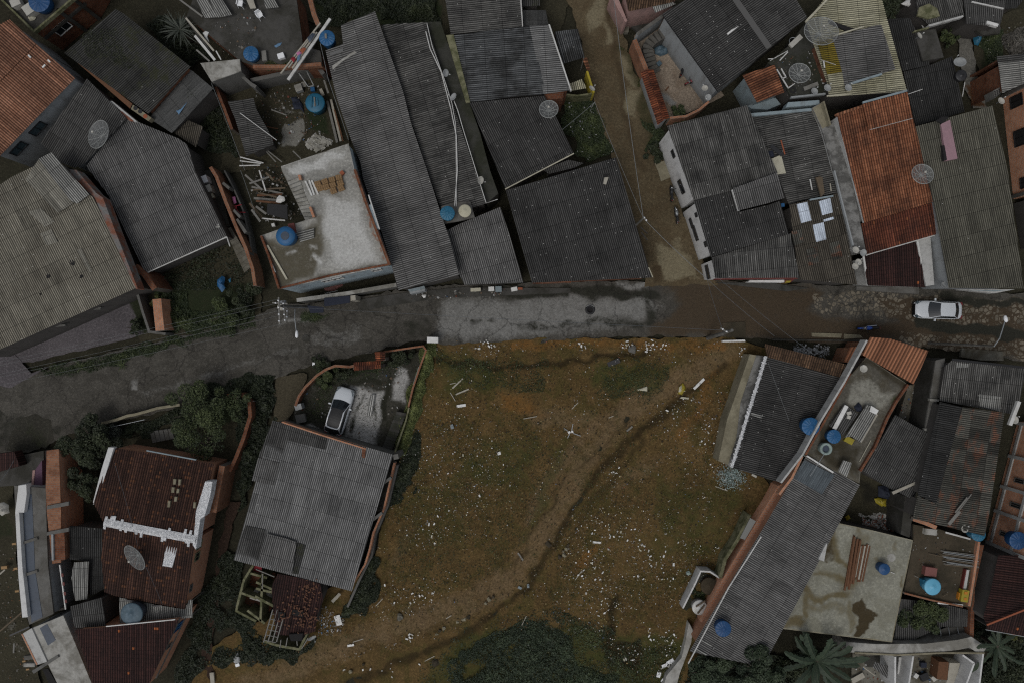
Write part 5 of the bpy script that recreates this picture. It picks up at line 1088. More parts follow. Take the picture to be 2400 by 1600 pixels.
_, pts, zf = roof(t, q(2,2,2320,20)+q(3,2,-10,25,745,215,690,335,0,142)+q(2,2,2342,128), (-.25,.97), 3.25, .10, M['t_brown'], .24, .04, 'tile_strip')
t, ip = flat('open roof terrace heaped with old sheet roofing between two blue tanks', q(3,2,905,140,1290,395,1190,545,1100,700,1000,960,850,1190,840,1300,320,1045,480,740,700,380), 3.5, 'c_terr', 'p_dark', par=[(q(3,2,910,-10,700,375,480,738,320,1035,120,1295), 1.0, .16, 'p_white'), (q(3,2,1290,395,1190,540,1100,700,990,960,850,1190), .3, .22, 'b_old')])
S_terr = soil('terrace', [((.25, .245, .21), .42), ((.035, .042, .016), .3), ((.040, .034, .022), .36), None], (.11, .103, .085), grain=.35, mott=(.07, .06, .04), bmp=.2)
sheet('screed', q(3,2,905,150,1280,397,1182,545,1092,700,992,955,842,1186,832,1285,335,1045,488,745,706,385), 3.506, S_terr, .22, [('R', 'p', q(3,2,760,420,900,330,1190,480,1080,640,850,600,700,570), .6, .66), ('B', 'l', q(3,2,880,170,1260,390), .5, .7), ('B', 'p', q(3,2,480,760,700,640,690,900,880,960,840,1250,400,1040), .5, .7), ('G', 'l', q(3,2,1180,540,1080,740), .3, .6)], zp=3.5, parent=t, jit=.02)
MB().wall([P(p, 4.0)[:2] for p in q(3,2,765,290,520,740,350,1040)], 3.4, 3.9, .2).build('brick_kerb', M['b_old'], t, uv=True)
t, b = house('small clean orange tile canopy at the corner of the roof terrace', [D(poly=q(3,2,872,125,930,-40,1120,-25,1476,85,1336,392), down=(-.42,.91), z=4.6, slope=.10, mat='t_clean', wall='b_or', ins=.4)], 'canopy', 'canopy')
t = thing('gate_roof', 'narrow orange tile strip left of the white parapet line', 'tile roof', Q(3,2,770,130)); roof(t, q(3,2,690,188,750,52,870,45,790,200), (-.4,.9), 2.6, .1, M['t_clean']); slabpart(t, 'wall', q(3,2,700,190,755,60,865,52,790,195), -.2, 2.3, 'b_or')
t, b = house('grey sheet roof with a patched skylight on the south side of the street', [D(poly=q(3,2,1690,170,2368,245,2312,560,2255,668,1575,540,1622,230), down=(-.1,1), z=4.0, slope=.04, mat='lichen', wall='p_dark')])
AZ = o_pts[list(o_pts)[-1]][1]
patchroof(t, q(3,2,1935,480,2145,505,2130,640,1940,590), AZ, 'pale', (-.1,1), 'patched_skylight'); patchroof(t, q(3,2,1725,190,1850,205,1845,235,1725,240), AZ, 'pale', (-.1,1), 'patched_edge'); MB().beam(Q(3,2,1690,165,4.05), Q(3,2,2368,240,4.05), .2, .06).build('edge_trim', M['black_'], t)
t, b = house('rust streaked roof with a darker strip along its left side', [
    D(poly=q(3,2,1577,552,1786,600,1545,1485,1372,1405), down=(-.98,-.18), z=4.6, slope=.03, mat='darker', wall='p_dark'),
    D(poly=q(3,2,1786,600,2172,655,2035,1568)+q(3,3,1990,215,1330,55)+q(3,2,1372,1412,1545,1488), down=(-.98,-.15), z=4.68, slope=.03, mat='rust', wall='p_dark'),
    ])
t, ip = flat('grey gutter slab running down between the yard and the rusty roof', q(3,2,1542,172,1628,152,1498,832,1438,820), 3.2, 'c_grey', 'c_dark', ins=.0)
slabpart(t, 'cross_beam', q(3,2,1490,522,1572,528,1570,550,1488,545), 3.0, 3.32, 'c_pale'); slabpart(t, 'cross_beam', q(3,2,1440,795,1500,800,1498,825,1438,820), 3.0, 3.32, 'c_pale'); slabpart(t, 'lower_slab', q(3,2,1260,1420,1360,1470)+q(3,3,1330,0,1300,230,1220,200), -.2, 2.6, 'c_dark')
t, b = house('dark twisted sheet roof between the terrace and the gutter slab', [D(poly=q(3,2,1165,670,1492,855,1442,1150,1356,1462,1050,1312,875,1187), down=(-.47,.88), z=3.5, slope=.04, mat='dark', wall='p_dark')])
slabpart(t, 'edge_batten', q(3,2,1488,855,1498,858,1372,1462,1358,1460), 3.0, 3.5, 'c_beige'); slabthing('fallen_board', 'pale grey board across the end of the twisted dark roof', 'board', q(3,2,1140,1378,1352,1286,1365,1306,1152,1402), 3.35, 3.45, 'woodpale')
slabthing('yard_floor', 'cracked cement yard between the terrace and gutter slab', 'yard', q(3,2,1290,400,1340,395,1480,150,1545,175,1440,820,1200,690), -.1, .6, 'c_terr')
t = thing('brick_house', 'unplastered orange brick house with cement bands on the east edge', 'house', P((2380, 1150)))
bp = [P(p, 0)[:2] for p in q(3,2,2305,740,2900,700)+q(3,3,2900,450,2300,345,2015,285)]
MB().prism(bp, -.2, 7.5).build('wall', M['b_lit'], t, uv=True)
a, c = Vector(bp[4]), Vector(bp[0]); d = (c-a).normalized(); nn = Vector((-d.y, d.x))
for k in (0.01, .27, .47, .72, .99): p = a+(c-a)*k+nn*.02; MB().box((p.x,p.y,3.7), (.3,.26,7.6), math.atan2(d.y,d.x)).build('column', M['p_white'], t)
for zz in (.3, 2.9, 5.6): MB().wall([a+nn*.05, c+nn*.05], zz, zz+.28, .14).build('beam', M['p_white'], t)
for k, zc, hh in ((.55,1.9,1.2),(.36,2.2,1.3),(.12,1.6,.8),(.85,4.6,1.0)): win(t, [Vector(p) for p in bp], 4, k, .45, hh, zc, 'p_cem', 'voidm')
t, b = house('long ribbed grey roof running diagonally to the lower frame edge', [D(poly=ov(1852,1045,1975,1112,1752,1530,1583,1495), down=(.86,.51), z=3.5, slope=.03, mat='grey', wall='b_bright', ins=.55)])
EZ = o_pts[list(o_pts)[-1]][1]
M['skyd'] = corr('skylight_dim', (.085, .10, .11), var=.5, stain=.4, streak=.5, valley_shade=.15, speck=0, sheet=(1.0, 6))
patchroof(t, q(3,2,335,1085,612,1225,495,1402,238,1252), EZ, 'skyd', (-.51,.86), 'skylight', .06, .0); slabpart(t, 'white_edge', q(3,2,350,1050,365,1045,605,1195,598,1208), 3.2, 3.7, 'whitep')
MB().wall([P(p, 3.5)[:2] for p in q(3,2,310,1050,215,1250,100,1400)], 3.0, 3.6, .22).build('brick_kerb', M['b_bright'], t, uv=True)
for x, y in ((2070,60),(1830,230)): patchroof(t, q(2,3,1745,1165,1840,1215,1830,1232,1735,1182) if x > 2000 else q(2,3,1700,1250,1790,1300,1780,1315,1690,1265), EZ, 'pale', (.86,.51), 'light_sheet')
MB().tube([Q(2,3,2290,220,3.55), Q(2,3,1990,690,3.55), Q(2,3,1620,1385,3.5)], .06).build('gutter', M['pvc'], t)
vz = lambda *n: [(1200+n[i]/1.96, 800+n[i+1]/1.96) for i in range(0, len(n), 2)]
slabthing('brick_ledge', 'orange brick ledge along the lot side of the long diagonal roof', 'brick ledge', vz(1262,640,1110,908,985,1122,905,1290,868,1288,966,1092,1078,905,1222,662), -.2, 1.5, 'b_lit')
wallthing('weathered pale wall between the lot and the brick ledge', q(2,3,2185,20,2080,240,1960,430,1915,600), 1.5, .30, 'c_cream', 'garden_wall')
slabthing('cistern_yard_sheet', 'pale sheets leaning over the brick ledge', 'sheet', q(2,3,2190,50,2240,80,2140,250,2095,235), 2.9, 3.0, 'pale')
wallthing('thin white wall of the cistern enclosure', q(2,3,1905,600,1820,545,1735,540,1690,640,1570,880), 1.3, .14, 'p_white2', 'garden_wall')
slabthing('cistern_floor', 'dark floor of the cistern enclosure', 'floor slab', q(2,3,1735,545,1905,605,1960,700,1760,1000,1575,885), -.1, .12, 'c_mossy')
slabthing('slab_walkway', 'pale jagged concrete strip below the cistern enclosure', 'walkway', q(2,3,1625,1010,1662,1080,1645,1200,1605,1310,1540,1480,1500,1640,1380,1640,1420,1500,1560,1330,1590,1200), -.1, .8, 'c_pale')
t, ip = flat('wide pale concrete slab roof with brown damp stains', q(3,3,640,95,900,150,1338,255,1232,740,1140,1192,800,1150,110,1065,540,270), 2.7, 'c_slab2', 'p_dark', thick=.14)
S_ff = soil('damp_slab', [((.115, .095, .052), .42), None, ((.050, .038, .020), .3), None], (.235, .232, .19), grain=.16, mott=(.18, .175, .135), bmp=.12)
sheet('screed', q(3,3,648,105,900,160,1325,262,1222,738,1133,1180,800,1140,125,1058,548,275), 2.706, S_ff, .25, [('R', 'l', q(3,3,600,160,640,420,720,510), .35, .8), ('R', 'l', q(3,3,420,560,560,560,690,640), .3, .7), ('R', 'l', q(3,3,330,690,420,740,620,760,720,740), .4, .85), ('R', 'l', q(3,3,360,740,370,900), .35, .8), ('R', 'p', q(3,3,120,1060,330,1060,360,900,240,930), .4, .8),
    ('R', 'l', q(3,3,820,120,860,220), .3, .6), ('R', 'l', q(3,3,1150,270,1160,380), .2, .7), ('R', 'l', q(3,3,760,820,760,1060), .3, .6), ('R', 'l', q(3,3,1260,560,1230,700), .2, .7), ('R', 'l', q(3,3,980,430,1030,500), .3, .6), ('R', 'l', q(3,3,880,240,720,700), .8, .55), ('R', 'l', q(3,3,400,830,700,900), .5, .5),
    ('B', 'p', q(3,3,800,830,880,810,920,880,1025,945,960,1010,935,1090,900,1140,820,1140,790,1080,800,960,780,890), .1, .86), ('B', 'p', q(3,3,560,280,612,180,625,290,640,380,610,440,560,455,500,440,480,400), .2, .62)], zp=2.7, parent=t, jit=.02)
t, ip = flat('brown floored roof terrace with a pale blue tank and stacked pipes', q(3,3,1335,110,1560,150,1900,250,1945,300,1870,870,1780,860,1250,745,1338,258), 2.8, 'c_brown', 'p_dark', par=[(q(3,3,1335,60,1440,95,1548,140), .35, .35, 'b_bright'), (q(3,3,1940,270,1900,550,1850,860), .35, .22, 'b_bright'), (q(3,3,1255,742,1500,805,1790,865), .3, .14, 'b_or')])
slabpart(t, 'trough', q(3,3,1822,525,1850,530,1820,710,1788,705), 2.8, 3.1, 'p_white'); slabpart(t, 'trough_edge', q(3,3,1818,522,1826,524,1792,706,1782,704), 2.8, 3.16, 'redp')
t, b = house('dark plum hipped tile roof in the lower east corner', [
    D(poly=q(3,3,2115,395,2700,380,2700,760,2352,895,2010,1032,1975,960,2050,700), down=(-.97,-.1), z=4.4, slope=.08, mat='t_dark2', wall='p_dark'),
    D(poly=q(3,3,2010,1032,2352,895,2700,760,2700,1220,2352,1135,2000,1072), down=(-.2,1), z=4.4, slope=.10, mat='t_dark2', wall='p_dark')])
MB().beam(Q(3,3,2010,1032,4.3), Q(3,3,2352,895,4.5), .14, .08).build('ridge_cap', M['terracotta'], t); MB().beam(Q(3,3,2000,1075,3.6), Q(3,3,2352,1138,3.6), .06, .1).build('gutter', M['p_grey'], t)
t = thing('roofless_building', 'roofless white rooms full of discarded furniture at the lower edge', 'building', Q(3,3,1600,1450))
MB().wall([P(p, 2.5)[:2] for p in q(3,3,715,1235,1000,1255,1450,1250,1750,1215,1860,1190,1985,1275)], -.1, 2.5, .9).build('outer_wall', M['c_pale'], t)
MB().wall([P(p, 2.62)[:2] for p in q(3,3,800,1290,1200,1310,1600,1290,1990,1292)], 2.0, 2.62, .14).build('wall_top', M['c_beige'], t)
for a in (q(3,3,1170,1325,1168,1640), q(3,3,1335,1320,1285,1640), q(3,3,1978,1295,1935,1640), q(3,3,1895,1385,1800,1640), q(3,3,1790,1310,1895,1385)): MB().wall([P(p, 2.5)[:2] for p in a], -.1, 2.5, .15).build('inner_wall', M['p_white2'], t)
slabpart(t, 'floor', q(3,3,780,1290,1980,1290,1950,1640,760,1640), -.1, .06, 'c_terr'); slabpart(t, 'dark_room', q(3,3,870,1320,1170,1320,1165,1420,900,1420), -.1, .1, 'c_dark')
_, pts, zf = roof(t, q(3,3,980,1370,1165,1435,1125,1545,960,1420), (.5,.86), 1.6, .1, M['grey'], name='fallen_roof_sheet')
slabpart(t, 'white_sheet', q(3,3,1205,1330,1318,1330,1255,1520,1190,1480), .9, 1.0, 'p_white2')
for pl, m in ((q(3,3,1670,1380,1765,1385,1720,1568,1640,1568), 'woodpale'), (q(3,3,1570,1370,1660,1375,1650,1540,1550,1530), 'woodbrown'), (q(3,3,1800,1360,1840,1370,1800,1568,1760,1568), 'p_grey')): slabpart(t, 'old_cupboard', pl, .0, 1.2, m)
t = thing('greenhouse_frame', 'arched dark sheet shelter with hoops beside the brown terrace', 'shelter', Q(3,3,1700,1110))
slabpart(t, 'cover', q(3,3,1585,1075,1640,1055,1790,1050,1835,1100,1830,1170,1600,1175), -.1, 1.5, 'c_dark')
for x in (1585, 1665, 1748, 1830): MB().tube([Q(3,3,x,1172,1.5), Q(3,3,x+3,1110,1.75), Q(3,3,x-8,1055,1.5)], .035).build('hoop', M['steel'], t)
t, b = house('dark striped sheet roof under the bushy tree', [D(poly=q(3,3,1195,790,1560,830,1860,900,1830,1050,1600,1050,1330,1170,1160,1160), down=(0,1), z=1.9, slope=.03, mat='dark', wall='p_dark')], 'lean_to', 'lean-to')
slabthing('brick_pillar_wall', 'tall weathered brick post wall beside the brown terrace', 'wall', q(3,3,1930,300,1985,300,1900,700,1890,1170,1850,1165,1870,800), -.1, 2.2, 'b_old')
# ---------------------------------------------------------------- tanks, dishes
def tank(c, r, x, y, rad, ztop, h, mat, kind, label, lid=None, group='water tanks on the roofs', name='water_tank', cat='water tank'):
    p = Q(c, r, x, y, ztop); Rw = rad/3.92/PPM*(H-ztop)/H; t = thing(name, label, cat, (p.x, p.y, ztop-h), group)
    MB().lathe([(0, .0), (Rw*.80, 0), (Rw*.84, .03), (Rw*.97, h*.80), (Rw*.97, h*.84)], None, 32).build('tank_body', M[mat], t, smooth=True).location = (0, 0, 0)
    L = M[lid or mat]; rib = (lambda a, k: (.022*abs(math.cos(a*7))**6 if 2 <= k <= 5 else 0))
    if kind == 'hole':
        MB().lathe([(Rw*.98, h*.82), (Rw, h*.84), (Rw*.96, h*.90), (Rw*.6, h*.97), (Rw*.44, h*.98)], None, 40).build('lid', L, t, smooth=True).location = (0, 0, 0)
        MB().lathe([(Rw*.45, h*.97), (Rw*.43, h*1.0), (Rw*.30, h*1.0), (0, h*1.01)], None, 24).build('hatch', M['slate'], t).location = (0, 0, 0)
    elif kind == 'open':
        MB().lathe([(Rw*.98, h*.82), (Rw, h*.9), (Rw*.93, h), (Rw*.62, h*.97), (Rw*.60, h*.6)], None, 40).build('rim', L, t, smooth=True).location = (0, 0, 0)
        MB().lathe([(Rw*.62, h*.72), (0, h*.72)], None, 24).build('water', M['slate'], t).location = (0, 0, 0)
    else:
        MB().lathe([(Rw*.98, h*.80), (Rw*1.02, h*.82), (Rw*1.02, h*.87), (Rw*.92, h*.90), (Rw*.55, h*.955), (Rw*.18, h*.985), (Rw*.16, h), (0, h)], None, 84 if kind == 'rib' else 40, wob=rib if kind == 'rib' else None).build('lid', L, t, smooth=kind != 'rib').location = (0, 0, 0)
    return t, p, Rw
tank(0,0,350,8,96,4.7,1.0,'blue2','rib','large deep blue tank on the north-west terrace, cut by the frame')
tank(0,0,2300,490,68,4.2,.85,'blue','rib','bright blue ribbed tank on the rooftop yard beside the white tub')
t, p, rw = tank(1,0,648,345,71,4.6,1.1,'blue','rib','bright blue tank with a small wooden block on its lid')
tag(MB().box((p.x-.05, p.y+.08, 4.66), (.17, .40, .10), .1).build('wood_block', M['woodgrey']), 'small grey wood block lying on a blue tank lid', 'block')
t, p, rw = tank(1,0,537,940,88,1.5,1.4,'blue3','plain','dull blue tank weighed down with boards in the rubble yard')
for k, dx in enumerate((-.28, .02, .26)): tag(MB().box((p.x+dx, p.y+.02, 1.52), (.12, 1.0-.15*k, .05), .06*k).build('plank', M['blue3' if k != 1 else 'woodgrey']), ('weathered board on the western part of the dull blue lid','grey board across the middle of the dull blue lid','short board on the eastern part of the dull blue lid')[k], 'plank', 'boards weighing down the dull blue lid')
tank(1,1,265,600,90,7.3,1.25,'blue','hole','vivid blue tank with a dark round hatch on the bright terrace')
tank(1,1,1757,390,66,5.5,1.2,'blue3','rib','teal blue ribbed tank beside the cream tank')
tank(1,1,1918,368,58,5.3,1.0,'creamtank','plain','cream fibre cement tank with a slotted lid')
tank(3,2,400,780,80,4.3,1.1,'blue','rib','larger blue ribbed tank at the white parapet wall')
tank(3,2,612,873,63,4.4,.9,'blue','rib','smaller blue ribbed tank next to the pale ring')
tank(3,2,538,985,57,4.3,.8,'ring','open','open pale round tank with a dark centre', lid='ring')
t, p, rw = tank(3,3,1076,525,52,3.6,.9,'blue2','plain','dark blue drum standing on the stained concrete slab', name='drum', cat='drum', group='drums')
tank(3,3,1522,688,75,3.8,1.0,'bluep','plain','pale blue tank on the brown floored terrace')
tank(3,3,1945,205,64,4.4,1.1,'blue3','rib','teal blue ribbed tank at the corner of the rusty roof')
tank(3,3,2310,262,80,4.6,1.0,'blue2','rib','dark blue tank inside the brick house on the east edge')
tank(2,3,1945,1075,72,4.4,1.0,'blue2','rib','dark blue ribbed tank on the lower edge of the long diagonal roof')
tank(0,3,1200,938,100,4.2,1.2,'slate','plain','slate blue tank with a flat dusty lid by the dark red roof', lid='bluegrey')
tank(3,0,1785,690,52,3.6,1.0,'metaldark','plain','dark grey round tank at the alley behind the dark roofs')
t, p, rw = tank(2,3,1728,878,68,1.1,1.1,'pvc','plain','white round cistern lid with two sticks lying on it', name='cistern', cat='cistern', group='cisterns')
for k, (a, b) in enumerate((((1690,865),(1775,810)), ((1705,928),(1768,850)))): tag(MB().beam(Q(2,3,*a,1.15), Q(2,3,*b,1.15), .13, .06).build('stick', M['wood']), ('dark stick across the upper part of the white cistern lid','dark stick across the lower part of the white cistern lid')[k], 'stick', 'sticks on the cistern lid')
tank(2,3,1815,680,78,.7,.8,'woodbrown','plain','brown earthy round cistern cover beside the thin white wall', lid='c_brown', name='cistern', cat='cistern', group='cisterns')

def rot_to(az, tilt):
    d = Vector((az[0], -az[1], 0)).normalized() if az != (0, 0) else Vector((1, 0, 0))
    n = (Vector((0, 0, 1))*math.cos(tilt)+d*math.sin(tilt)).normalized()
    return n.to_track_quat('Z', 'Y').to_matrix().to_4x4(), n
def meshdish(c, r, x, y, rad, z, az, tilt, label, ribs=12):
    base = z-1.0; p = Q(c, r, x, y, z); Rw = rad/3.92/PPM*(H-z)/H; t = thing('mesh_dish', label, 'satellite dish', (p.x, p.y, base), 'large mesh satellite dishes')
    T, n = rot_to(az, math.radians(tilt)); Mx = Matrix.Translation((0, 0, 1.0)) @ T; dep = Rw*.30
    f = lambda q_: (q_*Rw, dep*(q_*q_-.6))
    MB().lathe([f(k/8) for k in range(9)], Mx, 48).build('reflector', M['net'], t, smooth=True).location = (0, 0, 0)
    b = MB(); e = .012
    for i in range(ribs):
        a = 2*PI*i/ribs; b.tube([Mx @ Vector((f(k/5)[0]*math.cos(a), f(k/5)[0]*math.sin(a), f(k/5)[1]+e)) for k in range(6)], .024, 4)
    for rr, th in ((1.0, .032), (.55, .013)): b.tube([Mx @ Vector((f(rr)[0]*math.cos(2*PI*k/40), f(rr)[0]*math.sin(2*PI*k/40), f(rr)[1]+e)) for k in range(41)], th, 4)
    b.build('rib_frame', M['netribs'], t).location = (0, 0, 0)
    g = MB(); tip = Mx @ Vector((0, 0, Rw*.55))
    for k in range(3): a = 2*PI*k/3+.4; g.tube([Mx @ Vector((Rw*.93*math.cos(a), Rw*.93*math.sin(a), f(.93)[1])), tip], .014, 4)
    g.build('feed_strut', M['netribs'], t).location = (0, 0, 0)
    MB().lathe([(0, -.10), (.07, -.10), (.09, .08), (0, .10)], Matrix.Translation(tip), 12).build('feed_horn', M['dishc'], t).location = (0, 0, 0)
    MB().tube([(0, 0, -.1), (0, 0, .75), Mx @ Vector((0, 0, f(0)[1]-.02))], .045, 8).build('mast', M['steel'], t).location = (0, 0, 0)
    return t
meshdish(0,0,920,1242,132,4.6,(-.93,-.25),24,'steeply tilted mesh dish on the dark roof in the north-west')
meshdish(2,0,338,1010,86,4.7,(-.3,-.6),12,'mesh dish on the corner of the white flecked black roof')
meshdish(3,0,483,300,150,5.4,(-.3,-.9),16,'largest mesh dish, resting against the cream corrugated roof')
meshdish(3,0,287,680,97,4.6,(-.2,-.9),10,'pale mesh dish on the mossy flat roof among white pipes')
meshdish(3,1,1415,38,96,5.9,(-.2,-.9),12,'dark mesh dish between the orange roof and the olive roof')
meshdish(0,3,1250,405,130,4.6,(-.75,.62),34,'mesh dish standing nearly on edge on the dark red roof')
def smalldish(c, r, x, y, rad, z, az, tilt, mat, label, hmast=.5):
    p = Q(c, r, x, y, z); Rw = rad/3.92/PPM*(H-z)/H; t = thing('satellite_dish', label, 'satellite dish', (p.x, p.y, z-hmast), 'small satellite dishes')
    T, n = rot_to(az, math.radians(tilt)); Mx = Matrix.Translation((0, 0, hmast)) @ T
    MB().lathe([(Rw*k/6, Rw*.28*((k/6)**2-.5)) for k in range(7)]+[(Rw*1.03, Rw*.12), (Rw*.97, Rw*.08), (0, -Rw*.20)], Mx, 28).build('reflector', M[mat], t, smooth=True).location = (0, 0, 0)
    e = Mx @ Vector((0, -Rw*.98, 0)); tip = Mx @ Vector((0, -Rw*.9, Rw*.9))
    MB().tube([e, tip], .016, 5).build('feed_arm', M['steel'], t).location = (0, 0, 0)
    MB().lathe([(0, -.05), (.04, -.05), (.045, .06), (0, .07)], Matrix.Translation(tip), 10).build('feed_horn', M['pvc'], t).location = (0, 0, 0)
    MB().tube([(0, 0, -.1), (0, 0, hmast*.6), Mx @ Vector((0, 0, -Rw*.15))], .028, 6).build('mast', M['steel'], t).location = (0, 0, 0)
for a in ((1,0,1742,672,33,4.7,(.8,.3),50,'dish','upper of the two tilted dishes along the white roof pipes'),
          (1,0,1815,893,36,4.7,(-.8,-.3),40,'dish','lower tilted dish along the white roof pipes, facing west'),
          (1,1,2062,90,36,4.7,(.8,.3),48,'dishc','pale oval dish above the cream tank'),
          (2,0,735,815,30,2.9,(.5,-.5),38,'dishc','pale dish on the yellow wall by the dirt road'),
          (2,0,1772,812,28,3.5,(-.3,-.3),15,'dishc','upper of the two dishes at the courtyard house wall'),
          (2,0,1802,897,28,3.5,(-.3,.3),12,'dish','lower of the two dishes at the courtyard house wall'),
          (3,0,427,840,32,4.3,(.2,-.3),12,'dish','pale dish at the parapet of the mossy flat roof'),
          (3,0,546,810,33,4.9,(.2,-.3),10,'dish','dish at the lower corner of the cream roof'),
          (3,0,737,808,33,5.0,(.2,-.3),10,'dish','dish below the pale blue gutter of the cream roof'),
          (3,0,1392,330,31,4.4,(.6,-.4),30,'dishc','pale oval dish on the flat tarred roof'),
          (3,0,1762,575,52,3.8,(-.4,-.7),25,'dish','wide dull dish above the dark round tank in the alley'),
          (3,0,2142,930,33,4.4,(.3,-.4),15,'dishc','pale dish under the vent block of the light ribbed roof'),
          (3,1,806,730,31,4.9,(.2,-.3),10,'dishc','dish at the top of the cluster on the cement strip end'),
          (3,1,875,755,31,4.9,(.2,.3),10,'dish','dish of the cluster touching the red tile corner'),
          (3,1,830,842,30,4.6,(.2,-.3),10,'dishc','dish of the cluster beside the plum tiled roof'),
          (3,1,801,880,30,4.5,(.2,-.3),8,'dishc','lowest dish of the cluster at the brownish roof corner'),
          (3,1,1620,1052,31,3.6,(.2,-.5),20,'dish','dish at the street corner of the olive roof'),
          (3,2,878,247,33,4.3,(-.2,-.3),8,'dishc','pale round dish alone on the roof terrace floor'),
          (3,2,2265,716,37,5.0,(.2,-.3),10,'dishc','pale dish beside the white pipe on the east edge'),
          (3,3,1806,150,33,4.6,(.2,-.3),10,'dishc','pale dish at the bottom of the rusty roof'),
          (1,3,512,1150,40,1.0,(.55,.75),58,'dish','grey dish lying tilted beside the collapsed tiled roof'),
          (0,1,2002,520,18,3.2,(.2,-.9),40,'dishc','tiny white dish at the corner of the plain grey roof')): smalldish(*a)
# ---------------------------------------------------------------- vehicles
def wheels(t, pos, r, w, rim='chrome'):
    for x, y in pos:
        Mx = Matrix.Translation((x, y, r)) @ Matrix.Rotation(PI/2, 4, 'X'); wh = MB().lathe([(r*.62, -w/2), (r*.92, -w/2), (r, -w*.3), (r, w*.3), (r*.92, w/2), (r*.62, w/2), (r*.62, -w/2)], Mx, 24).build('wheel', M['rubber'], t, smooth=True)
        MB().lathe([(0, -w*.42), (r*.62, -w*.46), (r*.62, w*.46), (0, w*.42)], Mx, 16).build('rim', M[rim], wh)
def car(label, fr, bk, zc, L, W, kind):
    a, b = P(fr, .7), P(bk, .7); d = b-a; t = thing('parked_car', label, 'car'); ht = 1.47 if kind == 'sedan' else 1.60
    sed = kind == 'sedan'
    prof = [(-.5, .55, .62), (-.49, .62, .74), (-.465, .70, .86), (-.42, .77, .94), (-.34, .84, .985), (-.22, .90, 1), (0, .94, 1), (.22, .95, 1), (.34, .95 if sed else .98, .985), (.43, .92 if sed else 1.0, .95), (.475, .86 if sed else .95, .87), (.493, .8 if sed else .85, .78), (.5, .62, .68)]
    m = MB(); n = 13
    for x, zt, kw in prof:
        hw = W/2*kw
        ring = [(-hw*.9, .22), (-hw*.985, .34), (-hw, .56), (-hw*.975, zt-.14), (-hw*.90, zt-.03), (-hw*.6, zt+.015), (0, zt+.03)]
        ring = ring+[(-y, z) for y, z in ring[-2::-1]]
        m.v += [(x*L, y, max(.2, z)) for y, z in ring]
    for i in range(len(prof)-1):
        for k in range(n-1): m.face([i*n+k, i*n+k+1, (i+1)*n+k+1, (i+1)*n+k][::-1])
        m.face([i*n, (i+1)*n, (i+1)*n+n-1, i*n+n-1])
    m.face(list(range(n))); m.face(list(range((len(prof)-1)*n, len(prof)*n))[::-1])
    m.build('body', M['paint'], t, smooth=True)
    xf, rf, rr, xr = (-.215*L, -.045*L, .25*L, .385*L) if sed else (-.20*L, -.055*L, .36*L, .455*L)
    hb, hr = W*(.455 if sed else .45), W*(.355 if sed else .37); zb = .93
    def edge(xb, xrf, s, n=9): return [((xb-s*.16*(1-q_*q_), q_*hb, zb) , (xrf-s*.07*(1-q_*q_), q_*hr, ht-.03*q_*q_)) for q_ in [-1+2*k/(n-1) for k in range(n)]]
    F, B = edge(xf, rf, 1), edge(xr, rr, -1)
    def strip(E, nm, mat, k0=0.0, k1=1.0):
        g = MB()
        for (a0, b0), (a1, b1) in zip(E[:-1], E[1:]):
            l = lambda p, q_, k: tuple(Vector(p).lerp(Vector(q_), k)); g.poly([l(a0, b0, k0), l(a1, b1, k0), l(a1, b1, k1), l(a0, b0, k1)])
        return g.build(nm, mat, t, smooth=True)
    strip(F, 'windshield', M['glass']); strip(B, 'rear_window', M['glass'])
    g = MB(); N = 9; col = []
    for k in range(N):
        f, b_ = Vector(F[k][1]), Vector(B[k][1]); col.append([f.lerp(b_, j/8)+Vector((0, 0, .045*math.sin(PI*j/8))) for j in range(9)])
    for k in range(N-1):
        for j in range(8): g.poly([col[k][j], col[k+1][j], col[k+1][j+1], col[k][j+1]][::-1])
    rp = g.build('roof', M['paint'] if sed else M['darkpaint'], t, smooth=True)
    for s in (0, -1):
        g = MB(); g.poly([F[s][0], B[s][0], B[s][1], F[s][1]]); sw = g.build('side_window', M['glass'], t)
        p0, p1 = Vector(F[s][1]), Vector(B[s][1]); sg = -1 if s == 0 else 1
        MB().tube([Vector(F[s][0]), p0, p1, Vector(B[s][0])], .035, 6).build('pillar_frame', M['paint'], sw)
        mb = MB(); mb.box((xf+.10*L, sg*(W/2+.10), .98), (.12, .22, .14)); mb.build('mirror', M['paint'], t)
        h = MB(); h.poly([(-.475*L, sg*W*.30, .69), (-.40*L, sg*W*.455, .80), (-.355*L, sg*W*.468, .83), (-.44*L, sg*W*.34, .755)]); h.box((-.455*L, sg*W*.37, .66), (.25, .28, .13), -sg*.5); h.build('headlight', M['glassb'], t)
        MB().box((.475*L, sg*W*.36, .78), (.22, .30, .15), sg*.35).build('tail_light', M['tail'], t)
        if not sed:
            MB().tube([(rf+.1, sg*hr*.95, ht+.03), ((rf+rr)/2, sg*hr*.98, ht+.09), (rr-.28, sg*hr*.94, ht+.04)], .06, 6).build('roof_rail', M['paint'], t)
    if not sed: MB().tube([(rr-.30, -hr*.93, ht+.04), (rr-.10, -hr*.80, ht+.03), (rr-.05, -hr*.4, ht+.03), (rr-.05, hr*.4, ht+.03), (rr-.10, hr*.80, ht+.03), (rr-.30, hr*.93, ht+.04)], .075, 6).build('spoiler', M['paint'], t)
    MB().box((-.495*L, 0, .5), (.06, W*.62, .24)).build('grille', M['darkpaint'], t); MB().box((-.49*L, 0, .30), (.12, W*.8, .14)).build('bumper', M['darkpaint'], t)
    MB().box((0, 0, .24), (L*.9, W*.86, .14)).build('underbody', M['black_'], t)
    wheels(t, [(-.31*L, s*W*.42) for s in (-1, 1)]+[(.30*L, s*W*.42) for s in (-1, 1)], .32, .21, 'steel')
